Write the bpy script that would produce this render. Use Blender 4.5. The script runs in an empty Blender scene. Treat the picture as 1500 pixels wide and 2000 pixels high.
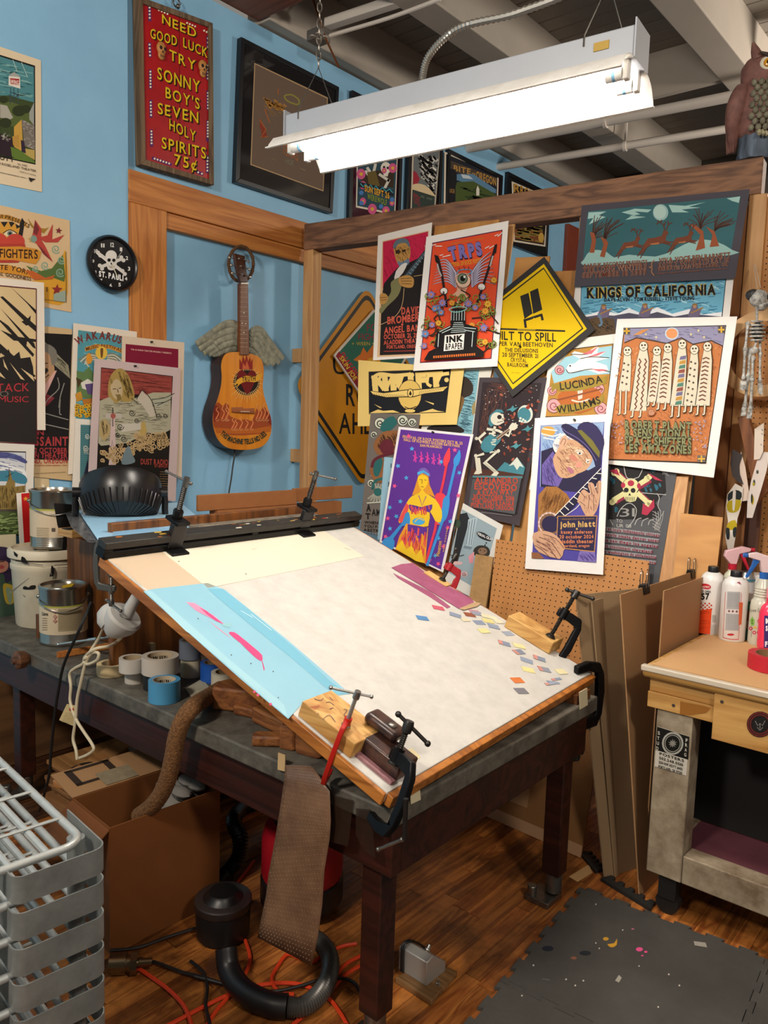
import bpy, bmesh, math, random
from mathutils import Vector, Matrix
from mathutils.geometry import tessellate_polygon
random.seed(7)
SC = bpy.context.scene
COL = SC.collection
rad = math.radians
V = Vector

# ---------------------------------------------------------------- camera
YAW, PIT, ROL, FPX, H = rad(-39.9486), rad(6.1481), rad(1.7868), 1530.0, 1.65
_f = V((math.sin(YAW)*math.cos(PIT), math.cos(YAW)*math.cos(PIT), -math.sin(PIT)))
_r = V((math.cos(YAW), -math.sin(YAW), 0))
_u = _r.cross(_f)
RX = math.cos(ROL)*_r + math.sin(ROL)*_u
UP = -math.sin(ROL)*_r + math.cos(ROL)*_u
CAM = V((0, 0, H))
cd = bpy.data.cameras.new('camera'); cam = bpy.data.objects.new('camera', cd); COL.objects.link(cam)
cam.matrix_world = Matrix(((RX.x, UP.x, -_f.x, 0), (RX.y, UP.y, -_f.y, 0), (RX.z, UP.z, -_f.z, H), (0, 0, 0, 1)))
cd.sensor_fit = 'VERTICAL'; cd.sensor_height = 24.0; cd.sensor_width = 18.0
cd.lens = FPX/2000*24.0; cd.clip_start = 0.05
SC.camera = cam

# ---------------------------------------------------------------- world, exposure, room lamps
SC.view_settings.view_transform = 'Standard'; SC.view_settings.look = 'None'
SC.view_settings.gamma = 1.0; SC.view_settings.use_curve_mapping = False
SC.view_settings.exposure = 0.82
wd = bpy.data.worlds.new('world'); SC.world = wd; wd.use_nodes = True
wd.node_tree.nodes['Background'].inputs[0].default_value = (1.0, 0.93, 0.84, 1)
wd.node_tree.nodes['Background'].inputs[1].default_value = 0.13
TUBE = 50.0
# globe lamps of the rest of the workshop, behind and beside the photographer
def globe_lamp(loc, power):
    l = bpy.data.lights.new('workshop_globe_lamp', 'POINT'); l.energy = power; l.color = (1, .9, .78); l.shadow_soft_size = .22
    o = bpy.data.objects.new('workshop_globe_lamp', l); o.location = loc; COL.objects.link(o)
globe_lamp((-1.3, -1.3, 3.35), 190)
globe_lamp((1.5, .4, 3.35), 120)
globe_lamp((-.2, 6.0, 3.5), 90)

# ---------------------------------------------------------------- un-projection of photo points onto the planes of the room
def ray(x, y):
    return RX*((x-750)/FPX) - UP*((y-1000)/FPX) + _f
def onp(x, y, P, n):
    d = ray(x, y); return CAM + d*((V(P)-CAM).dot(n)/d.dot(n))
def onz(x, y, z): return onp(x, y, (0, 0, z), V((0, 0, 1)))
def onx(x, y, X): return onp(x, y, (X, 0, 0), V((1, 0, 0)))
def ony(x, y, Y): return onp(x, y, (0, Y, 0), V((0, 1, 0)))
def proj(P):
    q = V(P)-CAM; z = q.dot(_f); return 750+FPX*q.dot(RX)/z, 1000-FPX*q.dot(UP)/z
def depth(P): return (V(P)-CAM).dot(_f)

# ---------------------------------------------------------------- materials
def lin(c):
    if isinstance(c, str):
        c = c.lstrip('#'); c = [int(c[i:i+2], 16)/255 for i in (0, 2, 4)]
    return tuple((x/12.92 if x <= .04045 else ((x+.055)/1.055)**2.4) for x in c[:3])
_mats = {}
def mat(name, col, rough=.6, metal=0, noise=0, nscale=12, bump=0, bscale=60, emit=0, spec=.5, trans=0, stretch=(1, 1, 1), col2=None, rand=0, alpha=1, coat=0):
    if name in _mats: return _mats[name]
    m = bpy.data.materials.new(name); m.use_nodes = True; nt = m.node_tree; b = nt.nodes['Principled BSDF']
    c = (*lin(col), 1); b.inputs['Base Color'].default_value = c
    b.inputs['Roughness'].default_value = rough; b.inputs['Metallic'].default_value = metal
    b.inputs['Specular IOR Level'].default_value = spec
    if coat: b.inputs['Coat Weight'].default_value = coat
    if trans: b.inputs['Transmission Weight'].default_value = trans
    if alpha < 1: b.inputs['Alpha'].default_value = alpha
    if emit:
        b.inputs['Emission Color'].default_value = c; b.inputs['Emission Strength'].default_value = emit
    if noise or bump or rand:
        tc = nt.nodes.new('ShaderNodeTexCoord'); mp = nt.nodes.new('ShaderNodeMapping')
        mp.inputs['Scale'].default_value = stretch; nt.links.new(tc.outputs['Object'], mp.inputs[0])
        oi = nt.nodes.new('ShaderNodeObjectInfo')
        if rand:
            vm = nt.nodes.new('ShaderNodeVectorMath'); vm.operation = 'SCALE'; vm.inputs[0].default_value = (37, 53, 71)
            nt.links.new(oi.outputs['Random'], vm.inputs['Scale']); nt.links.new(vm.outputs[0], mp.inputs['Location'])
        last = None
        if noise:
            n = nt.nodes.new('ShaderNodeTexNoise'); n.inputs['Scale'].default_value = nscale; n.inputs['Detail'].default_value = 6
            n.inputs['Roughness'].default_value = .65
            nt.links.new(mp.outputs[0], n.inputs[0])
            r = nt.nodes.new('ShaderNodeValToRGB'); r.color_ramp.elements[0].position = .32; r.color_ramp.elements[1].position = .68
            d = lin(col2) if col2 else tuple(x*(1-noise) for x in c[:3])
            r.color_ramp.elements[0].color = (*d, 1); r.color_ramp.elements[1].color = c
            nt.links.new(n.outputs[0], r.inputs[0]); last = r.outputs[0]
        if rand:
            hs = nt.nodes.new('ShaderNodeHueSaturation'); mr = nt.nodes.new('ShaderNodeMapRange')
            mr.inputs[3].default_value = 1-rand; mr.inputs[4].default_value = 1+rand
            nt.links.new(oi.outputs['Random'], mr.inputs[0]); nt.links.new(mr.outputs[0], hs.inputs['Value'])
            if last: nt.links.new(last, hs.inputs['Color'])
            else: hs.inputs['Color'].default_value = c
            last = hs.outputs[0]
        if last: nt.links.new(last, b.inputs['Base Color'])
        if bump:
            n2 = nt.nodes.new('ShaderNodeTexNoise'); n2.inputs['Scale'].default_value = bscale; n2.inputs['Detail'].default_value = 4
            nt.links.new(mp.outputs[0], n2.inputs[0])
            bp = nt.nodes.new('ShaderNodeBump'); bp.inputs['Strength'].default_value = bump; bp.inputs['Distance'].default_value = .004
            nt.links.new(n2.outputs[0], bp.inputs['Height']); nt.links.new(bp.outputs[0], b.inputs['Normal'])
    _mats[name] = m; return m
def wood(name, c1, c2, axis='x', scale=1.0, rough=.55, rand=0, dirt=0, dirtcol='#20140c'):
    """grain stretched along one axis, with rings, knots' fine streaks and optional wear"""
    if name in _mats: return _mats[name]
    m = bpy.data.materials.new(name); m.use_nodes = True; nt = m.node_tree; b = nt.nodes['Principled BSDF']; L = nt.links.new
    b.inputs['Roughness'].default_value = rough
    tc = nt.nodes.new('ShaderNodeTexCoord'); mp = nt.nodes.new('ShaderNodeMapping')
    s = {'x': (.6, 9, 9), 'y': (9, .6, 9), 'z': (9, 9, .6)}[axis]
    mp.inputs['Scale'].default_value = tuple(q*scale for q in s)
    L(tc.outputs['Object'], mp.inputs[0])
    oi = nt.nodes.new('ShaderNodeObjectInfo'); vm = nt.nodes.new('ShaderNodeVectorMath'); vm.operation = 'SCALE'
    vm.inputs[0].default_value = (13, 29, 41); L(oi.outputs['Random'], vm.inputs['Scale']); L(vm.outputs[0], mp.inputs['Location'])
    n = nt.nodes.new('ShaderNodeTexNoise'); n.inputs['Scale'].default_value = 1.1; n.inputs['Detail'].default_value = 3; n.inputs['Distortion'].default_value = .6
    L(mp.outputs[0], n.inputs[0])
    mu = nt.nodes.new('ShaderNodeMath'); mu.operation = 'MULTIPLY'; mu.inputs[1].default_value = 9; L(n.outputs[0], mu.inputs[0])
    fr = nt.nodes.new('ShaderNodeMath'); fr.operation = 'PINGPONG'; fr.inputs[1].default_value = 1; L(mu.outputs[0], fr.inputs[0])
    n2 = nt.nodes.new('ShaderNodeTexNoise'); n2.inputs['Scale'].default_value = 7; n2.inputs['Detail'].default_value = 5; L(mp.outputs[0], n2.inputs[0])
    ad = nt.nodes.new('ShaderNodeMath'); ad.operation = 'MULTIPLY_ADD'; ad.inputs[1].default_value = .55; L(fr.outputs[0], ad.inputs[0]); 
    m3 = nt.nodes.new('ShaderNodeMath'); m3.operation = 'MULTIPLY'; m3.inputs[1].default_value = .6; L(n2.outputs[0], m3.inputs[0]); L(m3.outputs[0], ad.inputs[2])
    r = nt.nodes.new('ShaderNodeValToRGB'); r.color_ramp.elements[0].position = .25; r.color_ramp.elements[1].position = .85
    r.color_ramp.elements[0].color = (*lin(c1), 1); r.color_ramp.elements[1].color = (*lin(c2), 1); L(ad.outputs[0], r.inputs[0])
    last = r.outputs[0]
    if dirt:
        n4 = nt.nodes.new('ShaderNodeTexNoise'); n4.inputs['Scale'].default_value = 3.2; n4.inputs['Detail'].default_value = 8; n4.inputs['Roughness'].default_value = .7
        tc2 = nt.nodes.new('ShaderNodeNewGeometry'); L(tc2.outputs['Position'], n4.inputs[0])
        r4 = nt.nodes.new('ShaderNodeValToRGB'); r4.color_ramp.elements[0].position = .45; r4.color_ramp.elements[1].position = .68
        r4.color_ramp.elements[1].color = (dirt, dirt, dirt, 1); r4.color_ramp.elements[0].color = (0, 0, 0, 1); L(n4.outputs[0], r4.inputs[0])
        mx = nt.nodes.new('ShaderNodeMix'); mx.data_type = 'RGBA'; L(r4.outputs[0], mx.inputs['Factor']); L(last, mx.inputs[6]); mx.inputs[7].default_value = (*lin(dirtcol), 1)
        last = mx.outputs[2]
    if rand:
        hs = nt.nodes.new('ShaderNodeHueSaturation'); mr = nt.nodes.new('ShaderNodeMapRange'); mr.inputs[3].default_value = 1-rand; mr.inputs[4].default_value = 1+rand
        L(oi.outputs['Random'], mr.inputs[0]); L(mr.outputs[0], hs.inputs['Value']); L(last, hs.inputs['Color']); last = hs.outputs[0]
    L(last, b.inputs['Base Color'])
    bp = nt.nodes.new('ShaderNodeBump'); bp.inputs['Strength'].default_value = .25; bp.inputs['Distance'].default_value = .003
    L(ad.outputs[0], bp.inputs['Height']); L(bp.outputs[0], b.inputs['Normal'])
    _mats[name] = m; return m
def ink_material():
    m = bpy.data.materials.new('print_ink'); m.use_nodes = True; nt = m.node_tree; b = nt.nodes['Principled BSDF']
    a = nt.nodes.new('ShaderNodeAttribute'); a.attribute_name = 'ink'; nt.links.new(a.outputs['Color'], b.inputs['Base Color'])
    b.inputs['Roughness'].default_value = .65; b.inputs['Specular IOR Level'].default_value = .25
    return m
INK = ink_material()

# ---------------------------------------------------------------- mesh builder
class MB:
    def __init__(s): s.v = []; s.f = []; s.m = []; s.c = []
    def add(s, vs, fs, m=0):
        o = len(s.v); s.v += [V(p) for p in vs]
        for f in fs: s.f.append([i+o for i in f]); s.m.append(m)
        return s
    def ob(s, o, a, b, c, m=0):
        """box from corner o with edge vectors a, b, c"""
        o, a, b, c = V(o), V(a), V(b), V(c)
        vs = [o, o+a, o+a+b, o+b, o+c, o+a+c, o+a+b+c, o+b+c]
        fs = [(0, 3, 2, 1), (4, 5, 6, 7), (0, 1, 5, 4), (1, 2, 6, 5), (2, 3, 7, 6), (3, 0, 4, 7)]
        if a.cross(b).dot(c) < 0: fs = [f[::-1] for f in fs]
        return s.add(vs, fs, m)
    def bx(s, x0, x1, y0, y1, z0, z1, m=0):
        return s.ob((x0, y0, z0), (x1-x0, 0, 0), (0, y1-y0, 0), (0, 0, z1-z0), m)
    def cb(s, c, sx, sy, sz, ex=V((1, 0, 0)), ey=V((0, 1, 0)), ez=V((0, 0, 1)), m=0):
        c = V(c); ex, ey, ez = V(ex).normalized()*sx, V(ey).normalized()*sy, V(ez).normalized()*sz
        return s.ob(c-(ex+ey+ez)/2, ex, ey, ez, m)
    def tube(s, path, r, n=10, closed=False, m=0, caps=True):
        path = [V(p) for p in path]; k = len(path); rs = r if isinstance(r, (list, tuple)) else [r]*k
        rings = []; prev = None
        for i, p in enumerate(path):
            t = (path[(i+1) % k]-path[i-1]) if closed else (path[min(i+1, k-1)]-path[max(i-1, 0)])
            if t.length < 1e-9: t = V((0, 0, 1))
            t.normalize()
            if prev is None:
                a = V((0, 0, 1)) if abs(t.z) < .9 else V((1, 0, 0)); x = t.cross(a).normalized()
            else:
                x = prev - t*prev.dot(t)
                x = x.normalized() if x.length > 1e-6 else t.orthogonal().normalized()
            prev = x; y = t.cross(x)
            rings.append([p+(x*math.cos(2*math.pi*j/n)+y*math.sin(2*math.pi*j/n))*rs[i] for j in range(n)])
        vs = [q for g in rings for q in g]; fs = []
        for i in range(k if closed else k-1):
            for j in range(n):
                a, b = i*n+j, i*n+(j+1) % n; c, d = ((i+1) % k)*n+(j+1) % n, ((i+1) % k)*n+j
                fs.append((a, b, c, d))
        if caps and not closed: fs += [tuple(range(n))[::-1], tuple((k-1)*n+j for j in range(n))]
        return s.add(vs, fs, m)
    def cyl(s, p0, p1, r, r1=None, n=16, m=0): return s.tube([p0, p1], [r, r if r1 is None else r1], n, m=m)
    def lathe(s, prof, base=(0, 0, 0), axis=(0, 0, 1), n=24, m=0, capb=True, capt=True):
        ax = V(axis).normalized(); x = ax.orthogonal().normalized(); y = ax.cross(x); base = V(base)
        vs = []; fs = []
        for r, z in prof:
            for j in range(n):
                a = 2*math.pi*j/n; vs.append(base+ax*z+(x*math.cos(a)+y*math.sin(a))*r)
        k = len(prof)
        for i in range(k-1):
            for j in range(n): fs.append((i*n+j, i*n+(j+1) % n, (i+1)*n+(j+1) % n, (i+1)*n+j))
        if capb and prof[0][0] > 1e-6: fs.append(tuple(range(n))[::-1])
        if capt and prof[-1][0] > 1e-6: fs.append(tuple((k-1)*n+j for j in range(n)))
        return s.add(vs, fs, m)
    def prism(s, poly, vec, m=0):
        """flat 3D polygon extruded by vec"""
        poly = [V(p) for p in poly]; vec = V(vec); n = len(poly)
        nn = V((0, 0, 0))
        for i in range(n): nn += poly[i].cross(poly[(i+1) % n])
        if nn.dot(vec) > 0: poly = poly[::-1]
        vs = poly+[p+vec for p in poly]; tri = tessellate_polygon([poly]); fs = []
        for t in tri:
            a, b, c = [poly[i] for i in t]
            t = list(t)
            if (b-a).cross(c-a).dot(vec) > 0: t = t[::-1]
            fs.append(tuple(t)); fs.append(tuple(i+n for i in t[::-1]))
        for i in range(n): j = (i+1) % n; fs.append((i, i+n, j+n, j)[::1])
        return s.add(vs, fs, m)
    def sph(s, c, r, sc=(1, 1, 1), n=14, k=9, m=0, rot=None):
        c = V(c); vs = [];
        M = rot if rot else Matrix.Identity(3)
        for i in range(k+1):
            t = math.pi*i/k
            for j in range(n):
                p = 2*math.pi*j/n
                vs.append(c+M @ V((r*sc[0]*math.sin(t)*math.cos(p), r*sc[1]*math.sin(t)*math.sin(p), -r*sc[2]*math.cos(t))))
        fs = [(i*n+j, i*n+(j+1) % n, (i+1)*n+(j+1) % n, (i+1)*n+j) for i in range(k) for j in range(n)]
        return s.add(vs, fs, m)
    def build(s, name, mats, parent=None, bevel=0, base=None, smooth=40, seg=2):
        me = bpy.data.meshes.new(name)
        base = V(base) if base is not None else (parent['_b'] if parent is not None and '_b' in parent else V((0, 0, 0)))
        base = V(base)
        me.from_pydata([p-base for p in s.v], [], s.f)
        if not isinstance(mats, (list, tuple)): mats = [mats]
        for q in mats: me.materials.append(q)
        me.polygons.foreach_set('material_index', s.m)
        me.polygons.foreach_set('use_smooth', [True]*len(s.f))
        me.validate(); me.update()
        bm = bmesh.new(); bm.from_mesh(me); bmesh.ops.remove_doubles(bm, verts=bm.verts, dist=1e-6)
        bmesh.ops.recalc_face_normals(bm, faces=bm.faces); bm.to_mesh(me); bm.free()
        me.set_sharp_from_angle(angle=rad(smooth))
        o = bpy.data.objects.new(name, me); COL.objects.link(o)
        if parent is not None: o.parent = parent
        else: o.location = base
        o['_b'] = base if parent is None else parent['_b']
        if bevel:
            b = o.modifiers.new('bevel', 'BEVEL'); b.width = bevel; b.segments = seg; b.limit_method = 'ANGLE'; b.angle_limit = rad(50)
        return o
def tag(o, label=None, cat=None, group=None, kind=None):
    if label: o['label'] = label
    if cat: o['category'] = cat
    if group: o['group'] = group
    if kind: o['kind'] = kind
    return o
def thing(name, label, cat, base, group=None, kind=None):
    o = bpy.data.objects.new(name, None); COL.objects.link(o); o.location = base; o['_b'] = V(base); o.empty_display_size = .05
    return tag(o, label, cat, group, kind)
def arc(c, ex, ey, r, a0, a1, n=12):
    c, ex, ey = V(c), V(ex), V(ey)
    return [c+(ex*math.cos(rad(a0+(a1-a0)*i/n))+ey*math.sin(rad(a0+(a1-a0)*i/n)))*r for i in range(n+1)]
def smooth_path(pts, n=6, closed=False):
    pts = [V(p) for p in pts]; k = len(pts); out = []
    for i in range(k if closed else k-1):
        if closed: p0, p1, p2, p3 = pts[i-1], pts[i], pts[(i+1) % k], pts[(i+2) % k]
        else: p0, p1, p2, p3 = pts[max(i-1, 0)], pts[i], pts[i+1], pts[min(i+2, k-1)]
        for j in range(n):
            t = j/n
            out.append(.5*((2*p1)+(p2-p0)*t+(2*p0-5*p1+4*p2-p3)*t*t+(3*p1-p0-3*p2+p3)*t*t*t))
    if not closed: out.append(pts[-1])
    return out
def rounded(hw, hh, r, n=5):
    """2D rounded rectangle outline"""
    o = []
    for cx, cy, a in ((hw-r, hh-r, 0), (-hw+r, hh-r, 90), (-hw+r, -hh+r, 180), (hw-r, -hh+r, 270)):
        for i in range(n+1):
            t = rad(a+90*i/n); o.append((cx+r*math.cos(t), cy+r*math.sin(t)))
    return o
# ================================================================ room shell
Z1 = V((0, 0, 1))
XW, XL, XT = -3.78, -3.735, -3.723
M_BLUE = mat('blue_wall_paint', '#8fc4e6', .55, noise=.1, nscale=2.2, bump=.12, bscale=90, col2='#86bbdf')
M_FIR = wood('fir_trim', '#a8642c', '#c98542', 'y', 1.2)
M_FIRZ = wood('fir_post', '#a8642c', '#c98542', 'z', 1.2)
M_OLDBEAM = wood('weathered_beam', '#5d4030', '#94694c', 'x', 1.3, .7, dirt=.25, dirtcol='#5a4638')
M_STUD = wood('pine_stud', '#b5824f', '#d0a06a', 'z', 1.2)
M_PLYZ = wood('plywood_face', '#b27a3e', '#c9924f', 'z', .5)
M_PLYX = wood('plywood_face_cross', '#b27a3e', '#c9924f', 'x', .5)
M_CEIL = mat('painted_ceiling_board', '#8f877d', .8, noise=.15, nscale=3, rand=.06)
M_CBEAM = mat('painted_ceiling_beam', '#b5ab9f', .75, noise=.12, nscale=2)
M_PIPE = mat('painted_pipe', '#d6cec4', .5)
M_BROWN = wood('red_brown_soffit_wood', '#6a3a24', '#8a5236', 'x', 1)

fl = MB().bx(-4.2, 3.2, -2.6, 8.2, -.12, -.004).build('floor', wood('floor_wood', '#2e190c', '#573216', 'y', 1.5, .5, dirt=.7))
tag(fl, kind='structure')
pm = MB().bx(-.0278, .0278, -.5, .5, -.012, 0)
plank_me = None
M_PLANK = wood('floor_plank_wood', '#7a401c', '#b87436', 'y', 1.6, .36, rand=.35, dirt=.85, dirtcol='#1d0f07')
x = -3.0
while x < -.55:
    y = .55-random.random()*.9
    while y < 3.35:
        ln = random.choice((.38, .55, .7, .9, 1.15))
        if plank_me is None:
            o = pm.build('plank', M_PLANK, fl, bevel=.0015, seg=1); plank_me = o.data
        else:
            o = bpy.data.objects.new('plank', plank_me); COL.objects.link(o); o.parent = fl
        o.location = (x, y+ln/2, 0); o.scale = (1, ln-.003, 1); y += ln
    x += .0568

wl = thing('wall_left', None, None, (XW, 2, 0), kind='structure')
ycorner = onx(250, 330, XL).y
MB().bx(XW-.08, XL, -2.5, ycorner, 0, 4.3).build('drywall_panel', M_BLUE, wl)
MB().bx(XW-.08, XW, ycorner, 8.0, 0, 3.985).build('drywall_panel', M_BLUE, wl)
wb = MB().bx(-4.2, 3.2, 8.0, 8.1, 0, 4.4).build('wall_back', mat('dark_back_wall', '#4a443e', .9)); tag(wb, kind='structure')

hz1 = onx(250, 328.5, XT).z; hz0 = onx(327, 413, XT).z; hzz = onx(340, 448, XT).z; py1 = onx(326, 500, XT).y
HYE = onx(748, 543, XT).y
h1 = MB().bx(XW-.01, XT, ycorner, HYE, hz0, hz1).build('trim_1', M_FIR, bevel=.003); tag(h1, kind='structure')
h2 = MB().bx(XW-.01, XT-.015, py1, HYE, hzz, hz0-.001).build('trim_2', M_FIR, bevel=.003); tag(h2, kind='structure')
h3 = MB().bx(XW-.01, XT, ycorner+.001, py1, .02, hz0-.001).build('trim_3', M_FIRZ, bevel=.003); tag(h3, kind='structure')

# ceiling: boards over beams
ce = thing('ceiling', None, None, (-1, 3, 4.3), kind='structure')
MB().bx(-4.2, 3.2, -2.6, 8.2, 4.345, 4.42).build('ceiling_deck', mat('dark_gap', '#3a352f', .9), ce)
cm = None
y = 1.4
while y < 8:
    b = MB().bx(-4.1, 3.1, y, y+.135, 4.322, 4.3445)
    b.build('ceiling_board', M_CEIL, ce, bevel=.004, seg=1); y += .141
for (pa, wdt) in (((640, 120), .2), ((900, 70), .2), ((1395, 100), .2)):
    p = onz(pa[0], pa[1], 4.0)
    MB().bx(p.x-wdt/2, p.x+wdt/2, (onx(505, 42, XW).y+.01 if p.x < -1.8 else -2.5), 8, 4.0, 4.33).build('ceiling_beam', M_CBEAM, ce, bevel=.008)
for (xx, yy) in ((-2.3, 5.6), (-.9, 5.6), (.5, 5.6)):
    MB().bx(xx-.55, xx+.55, yy, yy+.05, 4.02, 4.32).build('blocking_panel', M_CBEAM, ce)
sf = onx(505, 42, XW)
so = MB().bx(XW, -1.9, -.6, sf.y, sf.z, sf.z+.42).build('trim_4', M_BROWN, bevel=.004); tag(so, kind='structure')

def pipe(name, label, pts, r, z):
    t = thing(name, label, 'pipe', onz(*pts[0], z), 'painted pipes under the ceiling')
    P = [onz(a, b, z) for a, b in pts]
    MB().tube([P[0]+(P[0]-P[-1])*.2]+P+[P[-1]+(P[-1]-P[0])*.25], r, 10).build('pipe_run', M_PIPE, t)
    d = (P[-1]-P[0]).normalized(); c = P[0].lerp(P[-1], .55)
    MB().cyl(c-d*.012, c+d*.012, r*1.35).bx(c.x-.008, c.x+.008, c.y-.008, c.y+.008, c.z, 4.33).build('pipe_strap', M_PIPE, t)
pipe('ceiling_pipe', 'upper white pipe crossing behind the hanging light toward the owl', [(940, 285), (1420, 190)], .035, 3.9)
pipe('ceiling_pipe', 'lower thin white pipe just above the wooden beam', [(1010, 320), (1420, 252)], .03, 3.88)
t = thing('conduit_box', 'white wire channel with a metal junction box above the chain', 'conduit', onz(625, 75, 3.97), None)
a, b = onz(632, 62, 3.97), onz(840, -5, 3.97)
MB().ob(a+V((0, 0, .03)), b-a, V((0, .06, 0)), V((0, 0, .05))).build('wire_channel', M_PIPE, t, bevel=.004)
MB().tube(smooth_path([onz(628, 78, 3.94), onz(650, 68, 3.94), onz(760, 35, 3.94), onz(860, -2, 3.94)]), .011, 8).build('conduit_tube', M_PIPE, t)
jb = MB().cb(onz(622, 72, 3.93), .1, .1, .06).build('junction_box', mat('galvanised', '#9d9a94', .4, .8), t, bevel=.004)
for i in (-1, 1):
    for j in (-1, 1):
        c = onz(622, 72, 3.9)+V((i*.024, j*.024, 0)); MB().cyl(c-V((0, 0, .004)), c+V((0, 0, .003)), .018).build('knockout', mat('knockout_metal', '#c9c4bb', .4, .7), t)

# ================================================================ stud partition
PA = onx(593, 489, -3.66); ZB = PA.z; ZT = onx(593, 437, -3.66).z
PB = onz(1486, 378, ZB)
PE = V((PB.x-PA.x, PB.y-PA.y, 0)); PLEN = PE.length; PE.normalize(); PN = V((PE.y, -PE.x, 0))
TA = math.tan(rad(13)); LN = (PN+Z1*TA).normalized()
def LP(off=0): return PA+PN*off, LN
def lp(x, y, off=0): P, n = LP(off); return onp(x, y, P, n)
def VP(off=0): return PA+PN*off, PN
def vp(x, y, off=0): return onp(x, y, PA+PN*off, PN)
pt = thing('stud_partition', 'open stud partition of old timbers holding up the poster wall', 'partition', V((PA.x, PA.y, 0)))
MB().ob(PA, PE*PLEN, -PN*.1, Z1*(ZT-ZB)).build('top_beam', M_OLDBEAM, pt, bevel=.005)
MB().ob(V((PA.x, PA.y, 0)), PE*.075, -PN*.09, Z1*ZB).build('post', M_STUD, pt, bevel=.004)
for px, y0, y1 in ((585, 678, 706), (578, 878, 904)):
    za, zb_ = onx(px, y1, PA.x).z, onx(px, y0, PA.x).z
    MB().bx(XW, PA.x-.001, PA.y+.03, PA.y+.075, za, zb_).build('spacer_block', M_STUD, pt, bevel=.003)
p0 = vp(1463, 385); 
MB().ob(V((p0.x, p0.y, 0)), PE*.075, -PN*.09, Z1*ZB).build('post', M_STUD, pt, bevel=.004)
for fx in (.36, .68):
    p0 = PA+PE*PLEN*fx; MB().ob(V((p0.x, p0.y, 0))-PN*.012, PE*.05, -PN*.085, Z1*ZB).build('stud', M_STUD, pt, bevel=.004)

# ================================================================ work table
M_GREY = mat('grey_painted_edge', '#6f6a5f', .6, noise=.5, nscale=14, col2='#3f3b35', bump=.3, bscale=40)
M_OX = wood('dark_red_brown_timber', '#240c06', '#3d170d', 'x', 1, .45, dirt=.3, dirtcol='#1a0a08')
M_STEEL = mat('worn_steel', '#8b8780', .35, .9, noise=.3, nscale=30)
TZ, TX0, TX1, TY0, TY1 = .73, -3.6, -1.13, 1.41, 2.56
tb = thing('work_table', 'long dark red wooden work table with grey painted top', 'table', ((TX0+TX1)/2, (TY0+TY1)/2, 0))
MB().bx(TX0, TX1, TY0, TY1, TZ-.055, TZ).build('table_top', M_GREY, tb, bevel=.006)
MB().bx(TX0+.12, TX1-.02, TY0+.035, TY0+.075, TZ-.2, TZ-.056).build('apron', M_OX, tb, bevel=.003)
MB().bx(TX1-.05, TX1-.02, TY0+.076, TY1-.036, TZ-.2, TZ-.056).build('apron', M_OX, tb, bevel=.003)
MB().bx(TX0+.12, TX1-.02, TY1-.075, TY1-.035, TZ-.2, TZ-.056).build('apron', M_OX, tb, bevel=.003)
c1 = onz(733, 2005, 0); c2 = onz(1077, 1772, 0)
lx = ony(41, 1480, TY0+.08).x
for cx, cy in ((-1.2, 1.468), (-1.165, 2.40), (lx, TY0+.08), (lx, TY1-.17)):
    lg = MB().bx(cx-.066, cx, cy, cy+.066, .1, TZ-.056).build('leg', M_OX, tb, bevel=.004)
    MB().cyl((cx-.033, cy+.033, .03), (cx-.033, cy+.033, .1), .03).bx(cx-.1, cx-.01, cy-.045, cy+.06, 0, .022).cyl((cx-.085, cy-.025, .02), (cx-.085, cy-.025, .055), .017).build('steel_foot', M_STEEL, lg, bevel=.003, base=tb['_b'])
kn = ony(36, 1289, TY0-.04)
MB().lathe([(.02, -.0), (.03, .012), (.034, .02), (.036, .045), (.03, .052), (.016, .056)], V((kn.x, TY0-.001, kn.z)), (0, -1, 0)).lathe([(.015, 0), (.012, .012)], V((kn.x, TY0-.055, kn.z)), (0, -1, 0)).build('vise_knob', wood('vise_knob_wood', '#3d2416', '#6b4327', 'y', 2), tb)

# ================================================================ drawing board
BP0 = V((-1.119, 1.381, .79)); phi, th, BW, BL = rad(3.01), rad(20.335), 1.234, 1.228
BA = V((-math.sin(phi), math.cos(phi), 0)); BU = V((-math.cos(phi)*math.cos(th), -math.sin(phi)*math.cos(th), math.sin(th)))
BN = BA.cross(BU).normalized()
if BN.z < 0: BN = -BN
def bp(x, y, off=0): return onp(x, y, BP0+BN*off, BN)
M_BOARD = mat('white_laminate', '#d6d3cc', .5, noise=.1, nscale=17, col2='#c6c4be', bump=.05, bscale=50)
M_BEDGE = wood('varnished_edge', '#8a4f1e', '#c07a35', 'x', 1.2, .4)
db = thing('drawing_board', 'large tilted white drawing board with wooden edge', 'drawing board', BP0)
MB().ob(BP0-BN*.03, BA*BW, BU*BL, BN*.03).build('board_surface', M_BOARD, db, bevel=.002)
for o, a, b in ((BP0-BN*.035-BU*.02, BA*BW, BU*.0195), (BP0-BN*.035-BA*.012, BU*BL, BA*.0115), (BP0-BN*.035+BA*(BW+.0005), BU*BL, BA*.012), (BP0-BN*.035+BU*(BL+.0005), BA*BW, BU*.015)):
    MB().ob(o, a, b, BN*.032).build('edge_strip', M_BEDGE, db, bevel=.002)
M_RISE = wood('dark_riser_wood', '#4a2810', '#7c4a1e', 'z', 1, .5)
q = BP0+BU*(BL-.1)
for yy in (BP0.y+.4, BP0.y+BW-.12):
    q2 = BP0+BU*(BL*.98); q1 = BP0+BU*(BL*.76)
    MB().prism([(q2.x, yy, TZ+.001), (q1.x, yy, TZ+.001), (q1.x, yy, q1.z-.042), (q2.x, yy, q2.z-.042)], (0, .022, 0)).build('riser_side', M_RISE, db, bevel=.002)
MB().bx(q2.x-.02, q2.x, BP0.y+.425, BP0.y+BW-.13, TZ+.001, q2.z-.05).build('riser_back', M_RISE, db)
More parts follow.
